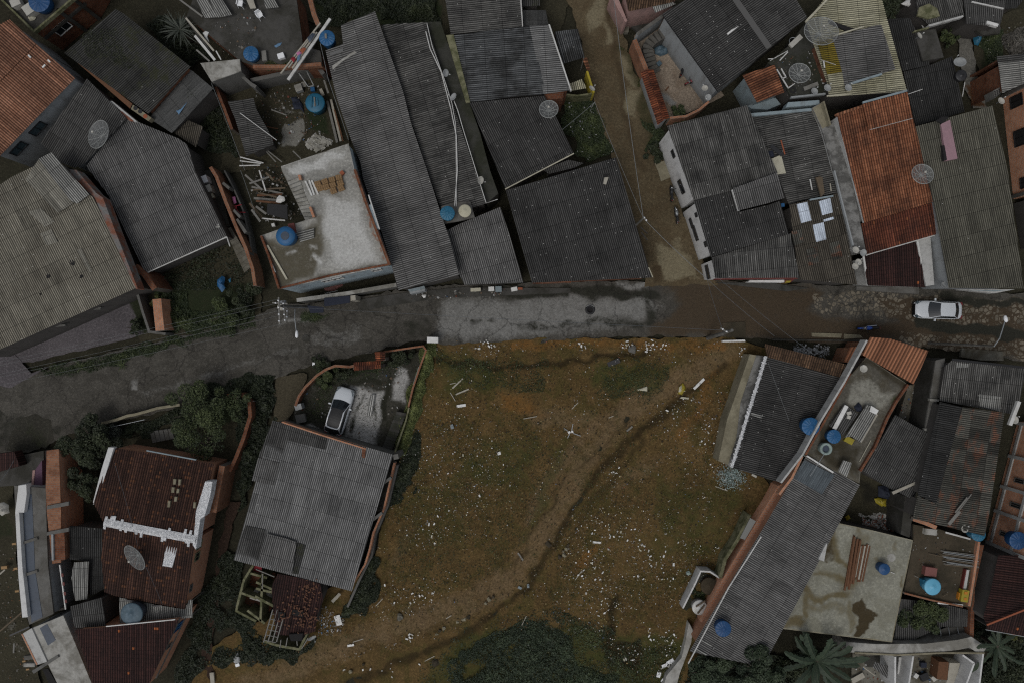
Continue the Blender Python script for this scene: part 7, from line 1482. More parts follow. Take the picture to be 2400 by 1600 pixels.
# street
rag('bag', 'small white knotted bag on the pavement before the long grey roof', 'bag', q(1,1,1522,1150,1545,1135,1565,1140,1560,1165,1540,1172), .15, 'whitep', .12); t = thing('awning','small pale blue awning on the front of the long grey roof','awning',Q(1,1,1470,1090)); slabpart(t,'canopy',q(1,1,1395,1095,1545,1060,1555,1085,1410,1115),2.4,2.46,'p_blue'); slabpart(t,'shutter',q(1,1,1410,1116,1555,1087,1550,1105,1415,1135),1.0,2.3,'p_grey')
for lb, x, y, sx, sy, m in (('cream box set against the wall of the plain low grey roof',2018,1095,.9,.3,'cream'),('white slatted box, western of the pair by the low grey roof',2162,1088,.5,.38,'whitep'),('pale blue box, eastern of the pair by the low grey roof',2228,1090,.55,.5,'p_blue')): boxthing('crate', lb, 'crate', 1,1,x,y,sx,sy,.45,.05,.1,m)
boxthing('crate', 'white and pale crate at the gap before the large dark corner roof', 'crate', 2,1,20,1090,.55,.35,.3,.2,.05,'whitep'); boxthing('crate', 'small red crate at the gap before the large dark corner roof', 'crate', 2,1,75,1085,.42,.2,.25,.0,.05,'terracotta')
p = Q(2,1,718,1278,.1); t = thing('tyre', 'dark worn tyre with a pale rim edge lying on the concrete road', 'tyre', (p.x,p.y,.04)); MB().lathe([(.25,0),(.42,.0),(.47,.06),(.42,.14),(.25,.14),(.25,0)], None, 28).build('tread', M['black_'], t, smooth=True).location = (0,0,0); MB().lathe([(.0,.02),(.25,.03)], None, 20).build('filling', M['voidm'], t).location = (0,0,0); MB().tube([(.44*math.cos(a), .44*math.sin(a), .12) for a in (.6,1.0,1.4,1.8,2.2,2.5)], .035, 6).build('rim_edge', M['dish'], t).location = (0,0,0)
p = Q(1,1,458,1540,.05); MB().lathe([(0,.04),(.32,.04),(.36,.0)], Matrix.Translation((p.x,p.y,.035)), 28).build('manhole_cover', M['c_dark']); tag(bpy.data.objects['manhole_cover'], 'dark round manhole cover in the old asphalt below the lamp', 'manhole cover')
slabthing('ramp', 'pale cement ramp on the dirt road beside the white house', 'ramp', q(2,0,1310,1500,1450,1470,1470,1568)+q(2,1,1475,55,1370,100,1340,0), -.05, .16, 'c_beige')
boxthing('meter_box', 'white meter box on the end of the hedge at the road', 'meter box', 1,1,1622,1555,.95,.5,1.3,-.03,0,'whitep')
slabthing('kerb_stone', 'long pale kerb stone line at the street edge near the blue motorcycle', 'kerb', q(3,1,400,1490,680,1498,670,1535,405,1525), -.05, .16, 'c_beige'); slabthing('kerb_stone', 'broken pale kerb piece beside the blue motorcycle', 'kerb', q(3,1,700,1500,850,1510,870,1535,700,1545), -.05, .16, 'c_beige')
slabthing('street_wall_slab', 'pale sheet covered sill south of the street by the orange canopy', 'slab', q(3,2,1780,60,2160,90,2165,175,1950,170,1770,140), -.1, .2, 'c_terr')
slabthing('retaining_kerb', 'long cement kerb along the south side of the street', 'kerb', q(3,1,40,1545,880,1555,1200,1568)+q(3,2,1200,12,860,-2,40,-8), -.1, .25, 'c_dark')
slabthing('landing', 'earth coloured concrete landing around the leaning pole', 'landing', q(2,1,1930,1400,2145,1388,2148,1540,1975,1535), -.1, .1, 'c_brown'); slabthing('white_kerb', 'white painted kerb piece above the stained slab verge', 'kerb', q(2,1,1935,1558,2140,1552)+q(2,2,2145,2,1935,6), .0, .5, 'whitep')
# west alley laundry and tarpaulins
boxthing('washing_machine', 'white washing machine with open lid in the alley', 'washing machine', 0,1,1872,82,.62,.62,.85,.35,.6,'whiteplastic'); boxthing('washing_machine', 'plain white box shaped machine below the open one in the alley', 'washing machine', 0,1,1912,165,.55,.62,.8,.35,.6,'dishc')
boxthing('bucket','cream bucket on a maroon cloth in the alley','bucket',0,1,1945,235,.38,.38,.3,.5,.7,'cream'); rag('cloth','maroon cloth under the cream bucket','cloth',q(0,1,1905,225,1960,205,1975,265,1925,270),.62,'red',.08); boxthing('bucket','teal bucket in the alley between cream and white ones','bucket',0,1,1953,293,.3,.3,.3,.5,.6,'blue3'); boxthing('bucket','small white bucket lowest in the alley row','bucket',0,1,1967,328,.24,.24,.28,.2,.6,'whiteplastic')
rag('cloth','bright pink patterned cloth outside the orange alley wall','cloth',q(0,1,2130,245,2160,240,2172,300,2150,310),.9,'pinkc',.1); t = thing('drying_rack','red metal clothes frame outside the orange alley wall','frame',Q(0,1,2200,350)); 
for a in ((2150,330,2220,315),(2160,340,2195,385),(2195,385,2255,385),(2170,325,2175,370)): MB().beam(Q(0,1,a[0],a[1],1.2),Q(0,1,a[2],a[3],1.2),.07,.07).build('frame_bar',M['red'],t)
rag('tarpaulin','bright blue tarpaulin bundled on a chair frame in the sunken garden','tarpaulin',q(0,1,1995,1000,2040,970,2068,985,2060,1050,2070,1075,2040,1120,2000,1060),.5,'blue',.3); rag('tarpaulin','small blue rag right of the bundled tarpaulin','tarpaulin',q(0,1,2100,1000,2125,985,2120,1025,2105,1030),.3,'blue3',.1)
rag('tarpaulin','dull blue tarpaulin beside the alley in the backyard','tarpaulin',q(3,0,1880,290,1935,310,1955,360,1925,430,1895,410,1878,340),.3,'blue3',.4); boxthing('bathtub','grey tub leaning under the flat annex roof','tub',0,0,1790,1065,.9,.8,.5,.5,.3,'bluegrey')
rag('tarpaulin','pale scrap of tarpaulin beside the flat annex roof','scrap',q(0,0,1620,1020,1650,1020,1720,940,1690,985,1640,1060),3.12,'cloudblue',.03)
# courtyard east
rag('tarpaulin','blue grey tarpaulin heap at the foot of the curved steps','tarpaulin',q(2,0,1300,450,1370,410,1440,450,1430,500,1360,520,1310,500),.1,'bluegrey',.35); boxthing('box','white tipped box beside the blue grey tarpaulin heap','box',2,0,1462,470,.3,.5,.3,.45,.05,'whiteplastic'); boxthing('box','pale small table at the lower end of the curved steps','table',2,0,1352,585,.38,.38,.4,.7,.05,'bluegrey')
rag('clothes','purple clothes hanging in the courtyard corner','clothes',q(2,0,1380,230,1410,190,1440,230,1415,275),1.5,'p_purple',.2); rag('clothes','pale blue clothes below the purple ones in the courtyard','clothes',q(2,0,1365,320,1410,285,1430,295,1385,335),1.3,'cloudblue',.15); B('broom','brown broom lying on the courtyard tiles','broom',2,0,1410,835,1440,798,.12,.08,'woodbrown')
# mossy flat roof pipes
WP = 'white pipes on the mossy flat roof'
for i, a in enumerate(((80,640,185,812),(185,812,245,770),(120,632,165,712),(130,725,165,712),(108,558,182,480),(20,560,180,470),(0,545,60,540))): B('pipe', ('longer white pipe on the mossy flat roof, beside the tile roof','white pipe elbow piece at the end of the longer one','short white pipe parallel to the longer one','stub of white pipe joining the short one','thick white pipe piece above the mesh dish','thin long pipe along the mossy roof edge','bent pipe end at the roof corner')[i],'pipe',3,0,*a,.09 if i < 5 else .05,3.75,'pvc',h=.09,group=WP)
boxthing('loudspeaker','bundle of pale slats beside the largest mesh dish','slats',3,0,255,380,1.25,.42,.2,.75,3.5,'dishc'); t = thing('tyre','grey hoop lying beside the mossy roof slats','hoop',Q(3,0,225,380,3.6)); MB().tube([(.30*math.cos(k*.4),.30*math.sin(k*.4),.05) for k in range(17)],.03,5).build('ring',M['steel'],t).location=(0,0,0)
p = Q(3,0,228,832,3.5); t = thing('tyre','small dark tyre on the mossy roof below the pale dish','tyre',(p.x,p.y,3.5)); MB().lathe([(.14,0),(.28,0),(.31,.05),(.28,.1),(.14,.1),(.14,0)],None,20).build('tread',M['rubber'],t).location=(0,0,0); MB().lathe([(0,.03),(.14,.03)],None,14).build('hub',M['c_mossy'],t).location=(0,0,0)
B('board','thin white T shaped batten on the yellow sheets','batten',3,0,482,550,622,598,.06,4.95,'woodpale'); B('board','short white batten across the yellow sheets','batten',3,0,510,560,520,625,.10,4.92,'pvc'); B('board','grey slatted board below the pale mesh dish','board',3,0,330,820,460,770,.35,3.75,'woodgrey')
boxthing('drum','white drum with dark dots beside the light ribbed roof','drum',3,0,2070,625,.62,.5,.6,.6,.8,'whiteplastic'); B('pipe','white pipe standing in the alley below the dark tank','pipe',3,0,1785,890,1808,760,.07,1.2,'pvc'); rag('rubble','heap of orange brick rubble by the light ribbed roof','rubble',q(3,0,1990,720,2040,680,2100,680,2120,740,2080,800,2010,790),.1,'terracotta',.5)
rag('tarpaulin','white crumpled sheeting at the upper edge by the olive tarpaulin','sheeting',q(3,0,1225,40,1270,10,1340,0,1385,80,1390,130,1330,70,1260,60),1.8,'whitep',.3); B('pipe','white pipe slanting beside the crumpled sheeting','pipe',3,0,1380,155,1430,260,.12,2.4,'pvc')
# junk on black roof
slabthing('board','painted cream board among junk on the black roof','board',q(3,1,-5,-90,120,-145,165,25,35,45),4.05,4.15,'cream'); B('board','dark plank lying across the painted cream board','plank',3,0,25,1340,130,1425,.35,4.22,'metaldark'); rag('bag','dark blue bag at the corner of the painted board','bag',q(3,0,0,1395,40,1385,60,1440,10,1450),4.15,'navy',.12); B('board','rusty strip along the painted cream board','strip',3,0,118,1290,155,1420,.10,4.2,'terracotta')
for i,a in enumerate(((385,80,405,180),(470,50,510,190),(570,120,580,190))): B('plank',('dotted light batten on the black roof by the translucent panels','brown plank on the black roof by the translucent panels','pale rubble batten on the black roof by the cement strip')[i],'plank',3,1,*a,.10+.1*(i==1),3.98,('pvc','wood','woodpale')[i])
boxthing('bucket','small blue bucket in the slot beside the brownish roof','bucket',3,1,135,318,.28,.28,.3,.1,3.6,'blue')
# south east terrace
def stackedsheets(lbl, pl, z, mat, dn, grp): sheetthing(lbl, pl, z, mat, dn, grp)
stackedsheets('dark old sheet under the white strip on the roof terrace', q(3,2,560,772,702,575,825,662,692,862), 4.0,'dark',(-.5,.85),'old sheets on the roof terrace'); B('board','white strip laid along the dark old sheet','strip',3,2,608,802,722,588,.36,4.08,'whitep'); boxthing('box','small white box on the dark old sheet, upper one','box',3,2,745,655,.36,.26,.10,.2,4.0,'dishc'); boxthing('box','patterned pale box on the dark old sheet, lower one','box',3,2,742,692,.30,.30,.10,-.3,4.0,'dishc')
stackedsheets('wide stack of pale old roof sheets on the terrace', q(3,2,735,840,880,615,1015,625,850,930), 4.15,'pale',(-.5,.85),'old sheets on the roof terrace'); stackedsheets('pale old roof sheet at the western edge of the wide stack', q(3,2,700,880,735,830,905,580,945,592,770,870), 4.1,'pale',(-.5,.85),'old sheets on the roof terrace')
B('board','white plank beside the pale sheet stack','plank',3,2,850,920,1000,665,.2,3.75,'woodpale'); slabthing('sink','white panel with a dark pattern on the pale sheet stack','panel',q(3,2,948,588,1018,630,995,668,935,640),4.2,4.28,'whitep'); boxthing('bag','yellow patterned sack at the foot of the pale sheet stack','sack',3,2,745,905,.75,.5,.3,-.5,3.5,'yelp'); rag('bag','dark blue bag between the two old sheet stacks','bag',q(3,2,790,600,830,560,860,580,850,640,810,640),3.6,'navy',.3)
stackedsheets('white buckled sheet leaning at the terrace corner', q(3,2,640,1190,690,1088,772,1112,722,1240), 4.3,'white',(-.4,.9),'old sheets on the roof terrace'); B('pipe','thin rod standing by the pale open tank','rod',3,2,385,1235,520,1025,.035,5.2,'steel'); B('rod','thin yellow rod on the terrace floor','rod',3,2,840,1100,945,905,.04,3.6,'cream')
rag('bag','yellow bag pile in the rubble yard by the diagonal roof','bag',q(3,2,975,1440,1010,1430,1085,1445,1080,1510,1040,1510,990,1480),.1,'yelp',.25); rag('bag','single yellow bag at the edge of the diagonal roof','bag',q(3,3,705,40,740,20,755,50,720,78),.3,'yelp',.2); rag('bag','pile of black bags below the fallen grey board','bag',q(3,2,1010,1330,1090,1320,1130,1390,1100,1440,1010,1420),.1,'navy',.4)
for i,a in enumerate(((1720,1568,1830,1430),(1740,1568,1868,1400))): B('pole',('pale pole leaning on the rusty roof, thicker of the pair','pale thin pole leaning on the rusty roof')[i],'pole',3,2,*a,.12-.05*i,4.85,'woodgrey',group='poles on the rusty roof')
B('post','grey post leaning over the bottom of the rusty roof','post',3,3,1660,110,1760,-10,.28,4.9,'woodgrey'); B('pipe','long white pipe standing beside the pale dish on the east edge','pipe',3,2,2218,765,2302,548,.30,5.0,'pvc',h=.25); boxthing('box','small white box on the narrow dark yard by the gutter slab','box',3,2,1470,388,.38,.4,.3,.1,.3,'whiteplastic'); rag('bag','grey debris heap beside the gutter slab','debris',q(3,2,1390,490,1450,480,1460,550,1410,550),.4,'dish',.1)
# stained slab
RB = 'brown timber lengths stacked on the stained slab'
for i in range(9): B('timber','brown timber length in the longer bundle on the stained slab','timber',3,3,790+i*9-(i%3)*6,235+i*4+R.uniform(-25,15),705+i*10+R.uniform(-9,9),730-i*12+R.uniform(-40,20),.16,2.77+.06*(i%3),'woodbrown',h=.08,group=RB)
for i in range(8): B('timber','brown timber length in the shorter bundle on the stained slab','timber',3,3,858+i*11,300+R.uniform(-12,20),805+i*9,625+R.uniform(-35,15),.13,2.76+.06*(i%2),'woodbrown' if i % 3 else 'woodpale',h=.07,group=RB)
B('rod','white rod lying beside the dark blue drum','rod',3,3,1125,545,1162,562,.05,2.8,'pvc'); slabthing('slab_patch','pale round paste ring left on the stained slab','patch',q(3,3,*[k for a in range(14) for k in (1132+40*math.cos(a*.45),415+38*math.sin(a*.45))]),2.69,2.716,'c_pale'); slabthing('white_sheet','white upright sheet at the edge of the long diagonal roof','sheet',q(3,3,462,430,535,285,545,285,515,450),3.2,3.55,'p_white')
# brown terrace
PB2 = 'pipes and bars stacked on the brown terrace'
for i in range(12): B('bar','bar in the pipe stack on the brown terrace','bar',3,3,1590+R.uniform(-20,60),350+i*12,1935,400+i*11+R.uniform(-8,8),.06,2.95+.03*(i%4),('woodgrey','steel','woodgrey','wood')[i%4],h=.06,group=PB2)
B('bar','long dark bar sticking out of the pipe stack','bar',3,3,1475,378,1600,405,.06,2.95,'wood',group=PB2)
t = boxthing('crate','dusty red plastic crate on the brown terrace','crate',3,3,1495,545,1.0,.75,.5,-.15,2.8,'brownred'); boxthing('sink','white sink with a basin on the brown terrace','sink',3,3,1492,178,1.05,.5,.3,-.1,2.8,'dishc','c_pale'); boxthing('bucket','dark blue half barrel beside the pale blue tank','barrel',3,3,1455,655,.5,.7,.6,.1,2.8,'blue3')
p = Q(3,3,1815,770,3.4); t = thing('chair_toy','yellow plastic play slide with orange holes on the brown terrace','play slide',(p.x,p.y,2.8)); MB().box((0,0,.3),(.62,1.05,.5),-.15).build('body',M['yelp'],t).location=(0,0,0); MB().box((-.30,-.1,.15),(.25,.6,.3),-.15).build('ramp',M['orangep'],t).location=(0,0,0); MB().box((.05,.28,.57),(.28,.24,.06),-.15).build('opening',M['orangep'],t).location=(0,0,0); MB().box((.0,-.25,.57),(.24,.22,.06),-.15).build('opening',M['orangep'],t).location=(0,0,0)
for i,a in enumerate(((1630,182,1860,245),(1560,830,1790,850),(1345,580,1380,598),(1605,770,1650,745))): B('board',('red and white strip below the rusty roof','white strip at the lower parapet of the brown terrace','thin stick at the west edge of the brown terrace','dark stick beside the pale blue tank')[i],'strip',3,3,*a,.14 if i < 2 else .05,3.0,('pvc','whitep','woodgrey','wood')[i])
p = Q(3,3,2275,1090,3.8); tag(MB().lathe([(.18,0),(.30,.0),(.36,.08),(.30,.16),(.18,.16),(.18,0)],Matrix.Translation((p.x,p.y,3.6)),24).build('clay_ring',M['terracotta']),'orange clay ring at the edge of the plum tiled roof','clay ring')
rag('bag','white bag in the weeds beside the bushy tree','bag',q(3,3,1700,965,1735,945,1750,975,1730,1000,1705,995),.6,'whitep',.15)
for i,a in enumerate(((1740,930,1830,1060),(1770,960,1850,1075),(1700,985,1760,1040),(1530,1160,1560,1195),(870,1415,985,1500),(1050,1420,1075,1450))): B('stick',('pale stick lying by the arched shelter, longer','pale stick lying by the arched shelter, shorter','grey slat beside the white bag','pale slat by the outer wall of the roofless rooms','white pole leaning into the roofless rooms','small pale stick in the roofless rooms')[i],'stick',3,3,*a,.08,.7 if i < 4 else 1.4,'woodpale')
for i,(x,y,m,s) in enumerate(((1430,1400,'navy',.5),(1420,1470,'cloudblue',.2),(1440,1510,'black_',.7),(1530,1520,'dishc',.5),(1540,1400,'dishc',.5),(1360,1500,'pvc',.4),(1820,1470,'woodbrown',.3),(1815,1500,'whiteplastic',.25))): boxthing('furniture',('dark armchair in the roofless rooms','small blue can in the roofless rooms','black slatted trolley in the roofless rooms','pale cabinet at the lower edge of the roofless rooms','pale heap of plaster board in the roofless rooms','white tile heap in the roofless rooms','brown stool in the narrow roofless room','white pot in the narrow roofless room')[i],('armchair','can','trolley','cabinet','board','tile heap','stool','pot')[i],3,3,x,y,s,s*.9,s*.6,.2*i,.06,m,group=None)
B('board','broken cardboard pieces in the banana plant corner','cardboard',3,3,770,1550,880,1490,.5,.3,'woodpale')
# driveway things
for i in range(3): sheetthing(('westernmost white ribbed sheet on the driveway','middle white ribbed sheet on the driveway','easternmost white ribbed sheet on the driveway')[i], q(1,2,1052+i*15,485,1066+i*15,486,1034+i*15,680,1016+i*16,676), .28, 'white', (-.17,.98),'white ribbed sheets on the driveway',name='ribbed_sheet')
boxthing('gas_meter','rusty grey meter box on the curved wall of the driveway','meter box',1,2,388,600,.6,.5,.9,.3,.1,'dish'); boxthing('bench','grey cement bench at the corner of the driveway','bench',1,2,410,705,.85,.75,.45,.2,.05,'c_grey'); B('board','pale blue plank leaning on the wall beside the hedge','plank',1,2,1502,230,1450,392,.16,.9,'p_blue')
B('board','pale grey plank at the west edge of the collapsed roof','plank',1,3,700,820,772,745,.28,.7,'woodpale')
boxthing('white_post','small white square post beside the road above the curved wall','post',1,2,530,205,.22,.26,.5,.0,.0,'whiteplastic')
# west edge debris
rag('bundle','white and dark round bundle at the west edge','bundle',q(0,2,-10,1480,40,1465,80,1500,85,1568,20,1600,-20,1560),.8,'dishc',.4)
for i,(x,y,w) in enumerate(((40,505,.35),(130,288,.22),(145,515,.22),(158,722,.22),(222,1365,.18),(255,1440,.18))): boxthing('clay_block',('largest clay block at the west frame edge','upper clay block on the white kerb','second clay block on the white kerb','third clay block below the white kerb','clay block at the brick edge of the pale roof','lowest clay block at the brick edge of the pale roof')[i],'clay block',0,3,x,y,w*1.5,w*.75,.2,.1,.3 if i == 0 else 2.3,'clay',group='clay blocks along the west building site')
for i,a in enumerate(((0,1090,245,880),(90,1130,270,1050),(0,565,45,525),(125,1290,130,1200))): B('pole',('long bent pole leaning on the white kerb end','dark plank under the long bent pole','thin pale pole at the largest clay block','short stick on the brown yard')[i],'pole',0,3,*a,.13,1.5,('wood','metaldark','woodpale','woodgrey')[i])
boxthing('cement_block','pale cement slab stack against the pale roof edge, lower','slab stack',0,3,270,1400,.95,.3,.3,.0,2.4,'c_pale'); boxthing('cement_block','grey cement slab stack against the pale roof edge, upper','slab stack',0,3,270,1330,.9,.35,.3,.1,2.4,'c_grey')
boxthing('table','pale round topped table on the north-west terrace','table',0,0,262,85,.85,.85,.6,.6,3.7,'dishc'); boxthing('table','pale table at the frame edge of the north-west terrace','table',0,0,140,25,.8,.6,.6,.4,3.7,'dishc'); rag('bag','beige sack below the pale table on the north-west terrace','bag',q(0,0,255,165,290,145,335,160,320,190,275,195),3.75,'cream',.2)
boxthing('plank_pile','pale fallen timber piece in the side path','timber',0,3,1950,1520,.35,1.0,.15,.1,.02,'woodpale'); rag('cloth','grey and dark clothes dropped in the side path','clothes',q(0,3,2130,1330,2180,1290,2220,1320,2200,1400,2150,1380),.05,'dish',.12); boxthing('box','small white box beside the dropped clothes','box',0,3,2182,1400,.36,.26,.15,.3,.02,'whiteplastic')
# ---------------------------------------------------------------- the vacant lot: single pieces
def scrap(label, cat, c, r, x, y, w, h, rz, mat, name='scrap_board', group=None, z=.12, th=.03): p = Q(c,r,x,y,z); return tag(MB().box((p.x,p.y,z),(w,h,th),rz).build(name,M[mat]),label,cat,group)
for a in (('bright white board lying flat near the hedge, below crossed sticks','board',1,2,1886,588,.85,.25,.14,'whitep'),('small white board above the crossed sticks on the lot','board',1,2,1780,322,.26,.5,.1,'whitep'),('white pipe like plank under the concrete verge of the dark house','plank',2,2,1718,388,1.35,.24,.78,'whitep'),('flat grey board beside the dark ditch near the street','board',2,2,935,192,1.2,.45,.38,'metaldark'),('white block lying on the lower part of the footpath','block',1,3,870,1220,.62,.2,.18,'whitep'),('white board against the collapsed tiled house','board',1,3,755,990,.55,.95,.3,'whitep'),('white strip near the middle of the littered slope','strip',2,3,780,275,.78,.18,-.1,'whitep'),('white short strip at the upper part of the littered slope','strip',2,3,1513,282,.42,.14,.5,'whitep'),('small white box on the littered slope','box',2,3,1485,478,.18,.3,.0,'whitep'),('largest white foam board beside the pale walkway','foam board',2,3,1455,1370,.72,.36,.55,'whiteplastic'),('long white foam board crossing under the largest one','foam board',2,3,1405,1405,.6,.3,.4,'whiteplastic'),('small white foam board touching the largest one','foam board',2,3,1440,1408,.3,.3,.9,'dishc'),('white foam board below the group of three','foam board',2,3,1348,1490,.36,.5,-.25,'whiteplastic'),('white foam board on the end of the pale walkway','foam board',2,3,1392,1548,.45,.32,-.5,'whiteplastic'),('pale blue white sheet scrap below the bright white board','sheet scrap',1,2,1800,780,.28,.42,.3,'p_lblue'),('small white box at the east side of the upper lot','box',1,2,2233,1025,.32,.28,.3,'whitep'),('cream batten beside the yellow bag','batten',2,2,1585,517,.8,.16,-.12,'cream'),('white card on the lower footpath, upper of two','card',2,3,148,675,.2,.36,.05,'p_lblue'),('white bent card left of the upright one','card',2,3,72,692,.36,.22,-.5,'p_lblue'),('brown plank at the west edge of the path, short','plank',2,3,78,405,.14,.85,.6,'woodgrey'),('pale slab among the turquoise glass heap','slab',2,2,2225,1230,.5,.2,-.5,'dishc'),('pale slab below the turquoise glass heap','slab',2,2,2120,1300,.22,.35,.4,'dish'),('pale bent slab lowest at the glass heap','slab',2,2,2155,1328,.42,.2,.5,'dishc'),('brown timber beside the dark ditch in the middle of the lot','timber',2,2,1080,800,.7,.16,.7,'woodgrey')): scrap(*a)
ST = (('crossed pale stick, longest of the bundle near the hedge',1,2,1805,428,1900,338),('crossed pale stick, broad lower one near the hedge',1,2,1835,485,1955,435),('crossed thin stick, upper left of the bundle near the hedge',1,2,1758,395,1835,378),('thin white stick crossing the bundle near the hedge',1,2,1785,468,1832,545),('leaf shaped pale stick on the upper slope',2,2,105,708,228,686),('thin pale stick above the footpath',2,2,550,618,608,558),('thin cream stick on the footpath edge',2,2,888,700,932,682),('white rod lying below the turquoise glass heap',2,2,1868,1328,1980,1368),('thin stick on the lower footpath',1,3,890,1190,985,1160),('grey stick on the slope right of the balcony house',1,3,1100,860,1165,790),('cream stick on the steep bank by the dark shrubs',1,3,1550,1365,1640,1318),('brown branch in the littered slope',2,3,580,620,640,535),('thin branch at the dark shrub edge',2,3,90,1035,132,950),('pale stick on the bank right of the path',1,3,1745,975,1795,945))
for lb, c, r, x0, y0, x1, y1 in ST: B('stick', lb, 'stick', c, r, x0, y0, x1, y1, .13 if 'longest' in lb or 'broad' in lb else .06, .15, 'woodpale', group=None, h=.05)
rag('bag','torn yellow and white sack in the ditch','bag',q(2,2,1530,420,1570,382,1595,415,1590,450,1560,490,1530,480),.05,'yelp',.2); rag('bag','white part of the torn sack in the ditch','bag',q(2,2,1535,415,1560,400,1565,440,1550,470,1530,460),.16,'cream',.14); rag('cardboard','torn cream cardboard above the footpath','cardboard',q(2,2,1150,438,1200,425,1245,408,1240,455,1195,450,1160,448),.1,'cream',.05)
t = thing('broken_fan','broken white fan with bent blades on the open lot','fan',Q(2,2,540,830)); 
for a in ((478,795,520,825),(560,755,548,815),(560,840,632,866),(530,845,510,885)): MB().beam(Q(2,2,a[0],a[1],.15),Q(2,2,a[2],a[3],.15),.07,.03).build('blade',M['dish'],t)
MB().box(Q(2,2,525,832,.16),(.24,.2,.1),.5).build('hub',M['whitep'],t); MB().box(Q(2,2,553,826,.17),(.2,.2,.1),.2).build('cover',M['whitep'],t)
def rock(label, c, r, x, y, s, mat, seed, cat='boulder', grp=None):
    p = Q(c,r,x,y,.1); g = np.random.default_rng(seed); bm = bmesh.new(); bmesh.ops.create_icosphere(bm, subdivisions=3, radius=s)
    ph = g.uniform(0,6,6)
    for v in bm.verts:
        n = v.co.normalized(); k = 1+.18*math.sin(n.x*3+ph[0])+.14*math.sin(n.y*4+ph[1])+.1*math.sin(n.z*6+n.x*5+ph[2]); v.co = Vector((v.co.x*k, v.co.y*k*.85, v.co.z*k*.6))
    me = bpy.data.meshes.new('boulder'); bm.to_mesh(me); bm.free(); me.materials.append(M[mat]); o = link('boulder', me); o.location = (p.x,p.y,.05); o.rotation_euler = (0,0,g.uniform(0,6)); tag(o,label,cat,grp)
rock('large pale grey boulder among the rubbish near the street',2,2,1108,75,.40,'c_grey',1); rock('yellowish boulder on the steep bank by the dark shrubs',1,3,1648,1380,.42,'c_brown',2); rock('round dark green stone by the cistern enclosure',2,3,1625,558,.24,'ring',3); rock('pale tan boulder on the lower bank',1,3,1320,960,.32,'c_terr',4); rock('ochre boulder left of the path edge rocks',2,3,335,295,.26,'c_brown',5)
for i,(c,r,x,y,s) in enumerate(((2,3,440,410,.22),(2,3,480,395,.18),(2,3,500,340,.2),(2,3,515,305,.16),(2,3,470,360,.14),(1,3,1725,1065,.2),(1,3,1685,1090,.18),(1,3,1660,1120,.15),(1,3,2140,800,.2),(1,3,2180,780,.16),(1,3,2110,835,.16),(1,3,1910,985,.2),(1,3,1950,960,.22),(1,3,1850,1010,.16),(1,3,865,1462,.18),(1,3,985,1395,.14))): rock('yellowish rock half buried in the lot',c,r,x,y,s,'c_beige' if i % 3 else 'c_brown',20+i,'rock','yellowish rocks in the vacant lot')
# countable scraps, then the crumbs nobody would count
g = np.random.default_rng(77); sh = {}
for key, m in (('white','whitep'),('pale','dishc'),('yellow','cream'),('blue','cloudblue')): sh[key] = m
CL = [(2,2,1050,40,60,40,12),(2,2,1250,45,50,40,16),(2,2,1350,50,60,40,10),(2,2,640,40,40,30,6),(2,2,2100,90,60,60,8),(1,2,2100,40,120,50,14),(2,3,720,520,140,160,24),(2,3,900,160,250,120,22),(2,3,1300,420,220,160,26),(2,3,1450,1180,60,140,18),(2,3,1280,1110,40,60,6),(2,3,800,850,150,150,16),(1,3,1450,780,200,100,16),(1,3,1420,1140,40,40,6),(1,3,1600,160,90,80,8),(1,3,1200,1400,300,80,10),(2,2,1580,640,200,120,10),(2,2,1800,1000,120,160,12),(1,2,1850,1200,250,250,14),(2,2,950,1180,60,60,8),(2,3,1050,1330,80,60,8)]
n = 0
for c, r, x, y, sx, sy, k in CL:
    for i in range(k):
        px, py = g.normal(x, sx*.6), g.normal(y, sy*.6); p = Q(c,r,px,py,.1); key = g.choice(['white','white','white','pale','yellow'], p=[.3,.25,.15,.18,.12]); s = g.uniform(.05,.14); L = s*g.uniform(.8,2.4)
        m = MB(); a = [(-L/2,-s/2*g.uniform(.6,1.2)),(L/2*g.uniform(.6,1.2),-s/2),(L/2,s/2*g.uniform(.5,1.1)),(0,s/2*g.uniform(.7,1.5)),(-L/2*g.uniform(.6,1.1),s/2)]
        m.poly([(u,v,g.uniform(0,.06)) for u, v in a]); o = m.build('litter_scrap', M[sh[key]]); o.location = (p.x,p.y,.16); o.rotation_euler = (g.uniform(-.2,.2),g.uniform(-.2,.2),g.uniform(0,6)); n += 1
        tag(o, {'white':'small white scrap of litter on the brown lot','pale':'small greyish scrap of litter on the brown lot','yellow':'small cream scrap of litter on the brown lot'}[key], 'litter', {'white':'white scraps on the vacant lot','pale':'greyish scraps on the vacant lot','yellow':'cream scraps on the vacant lot'}[key])
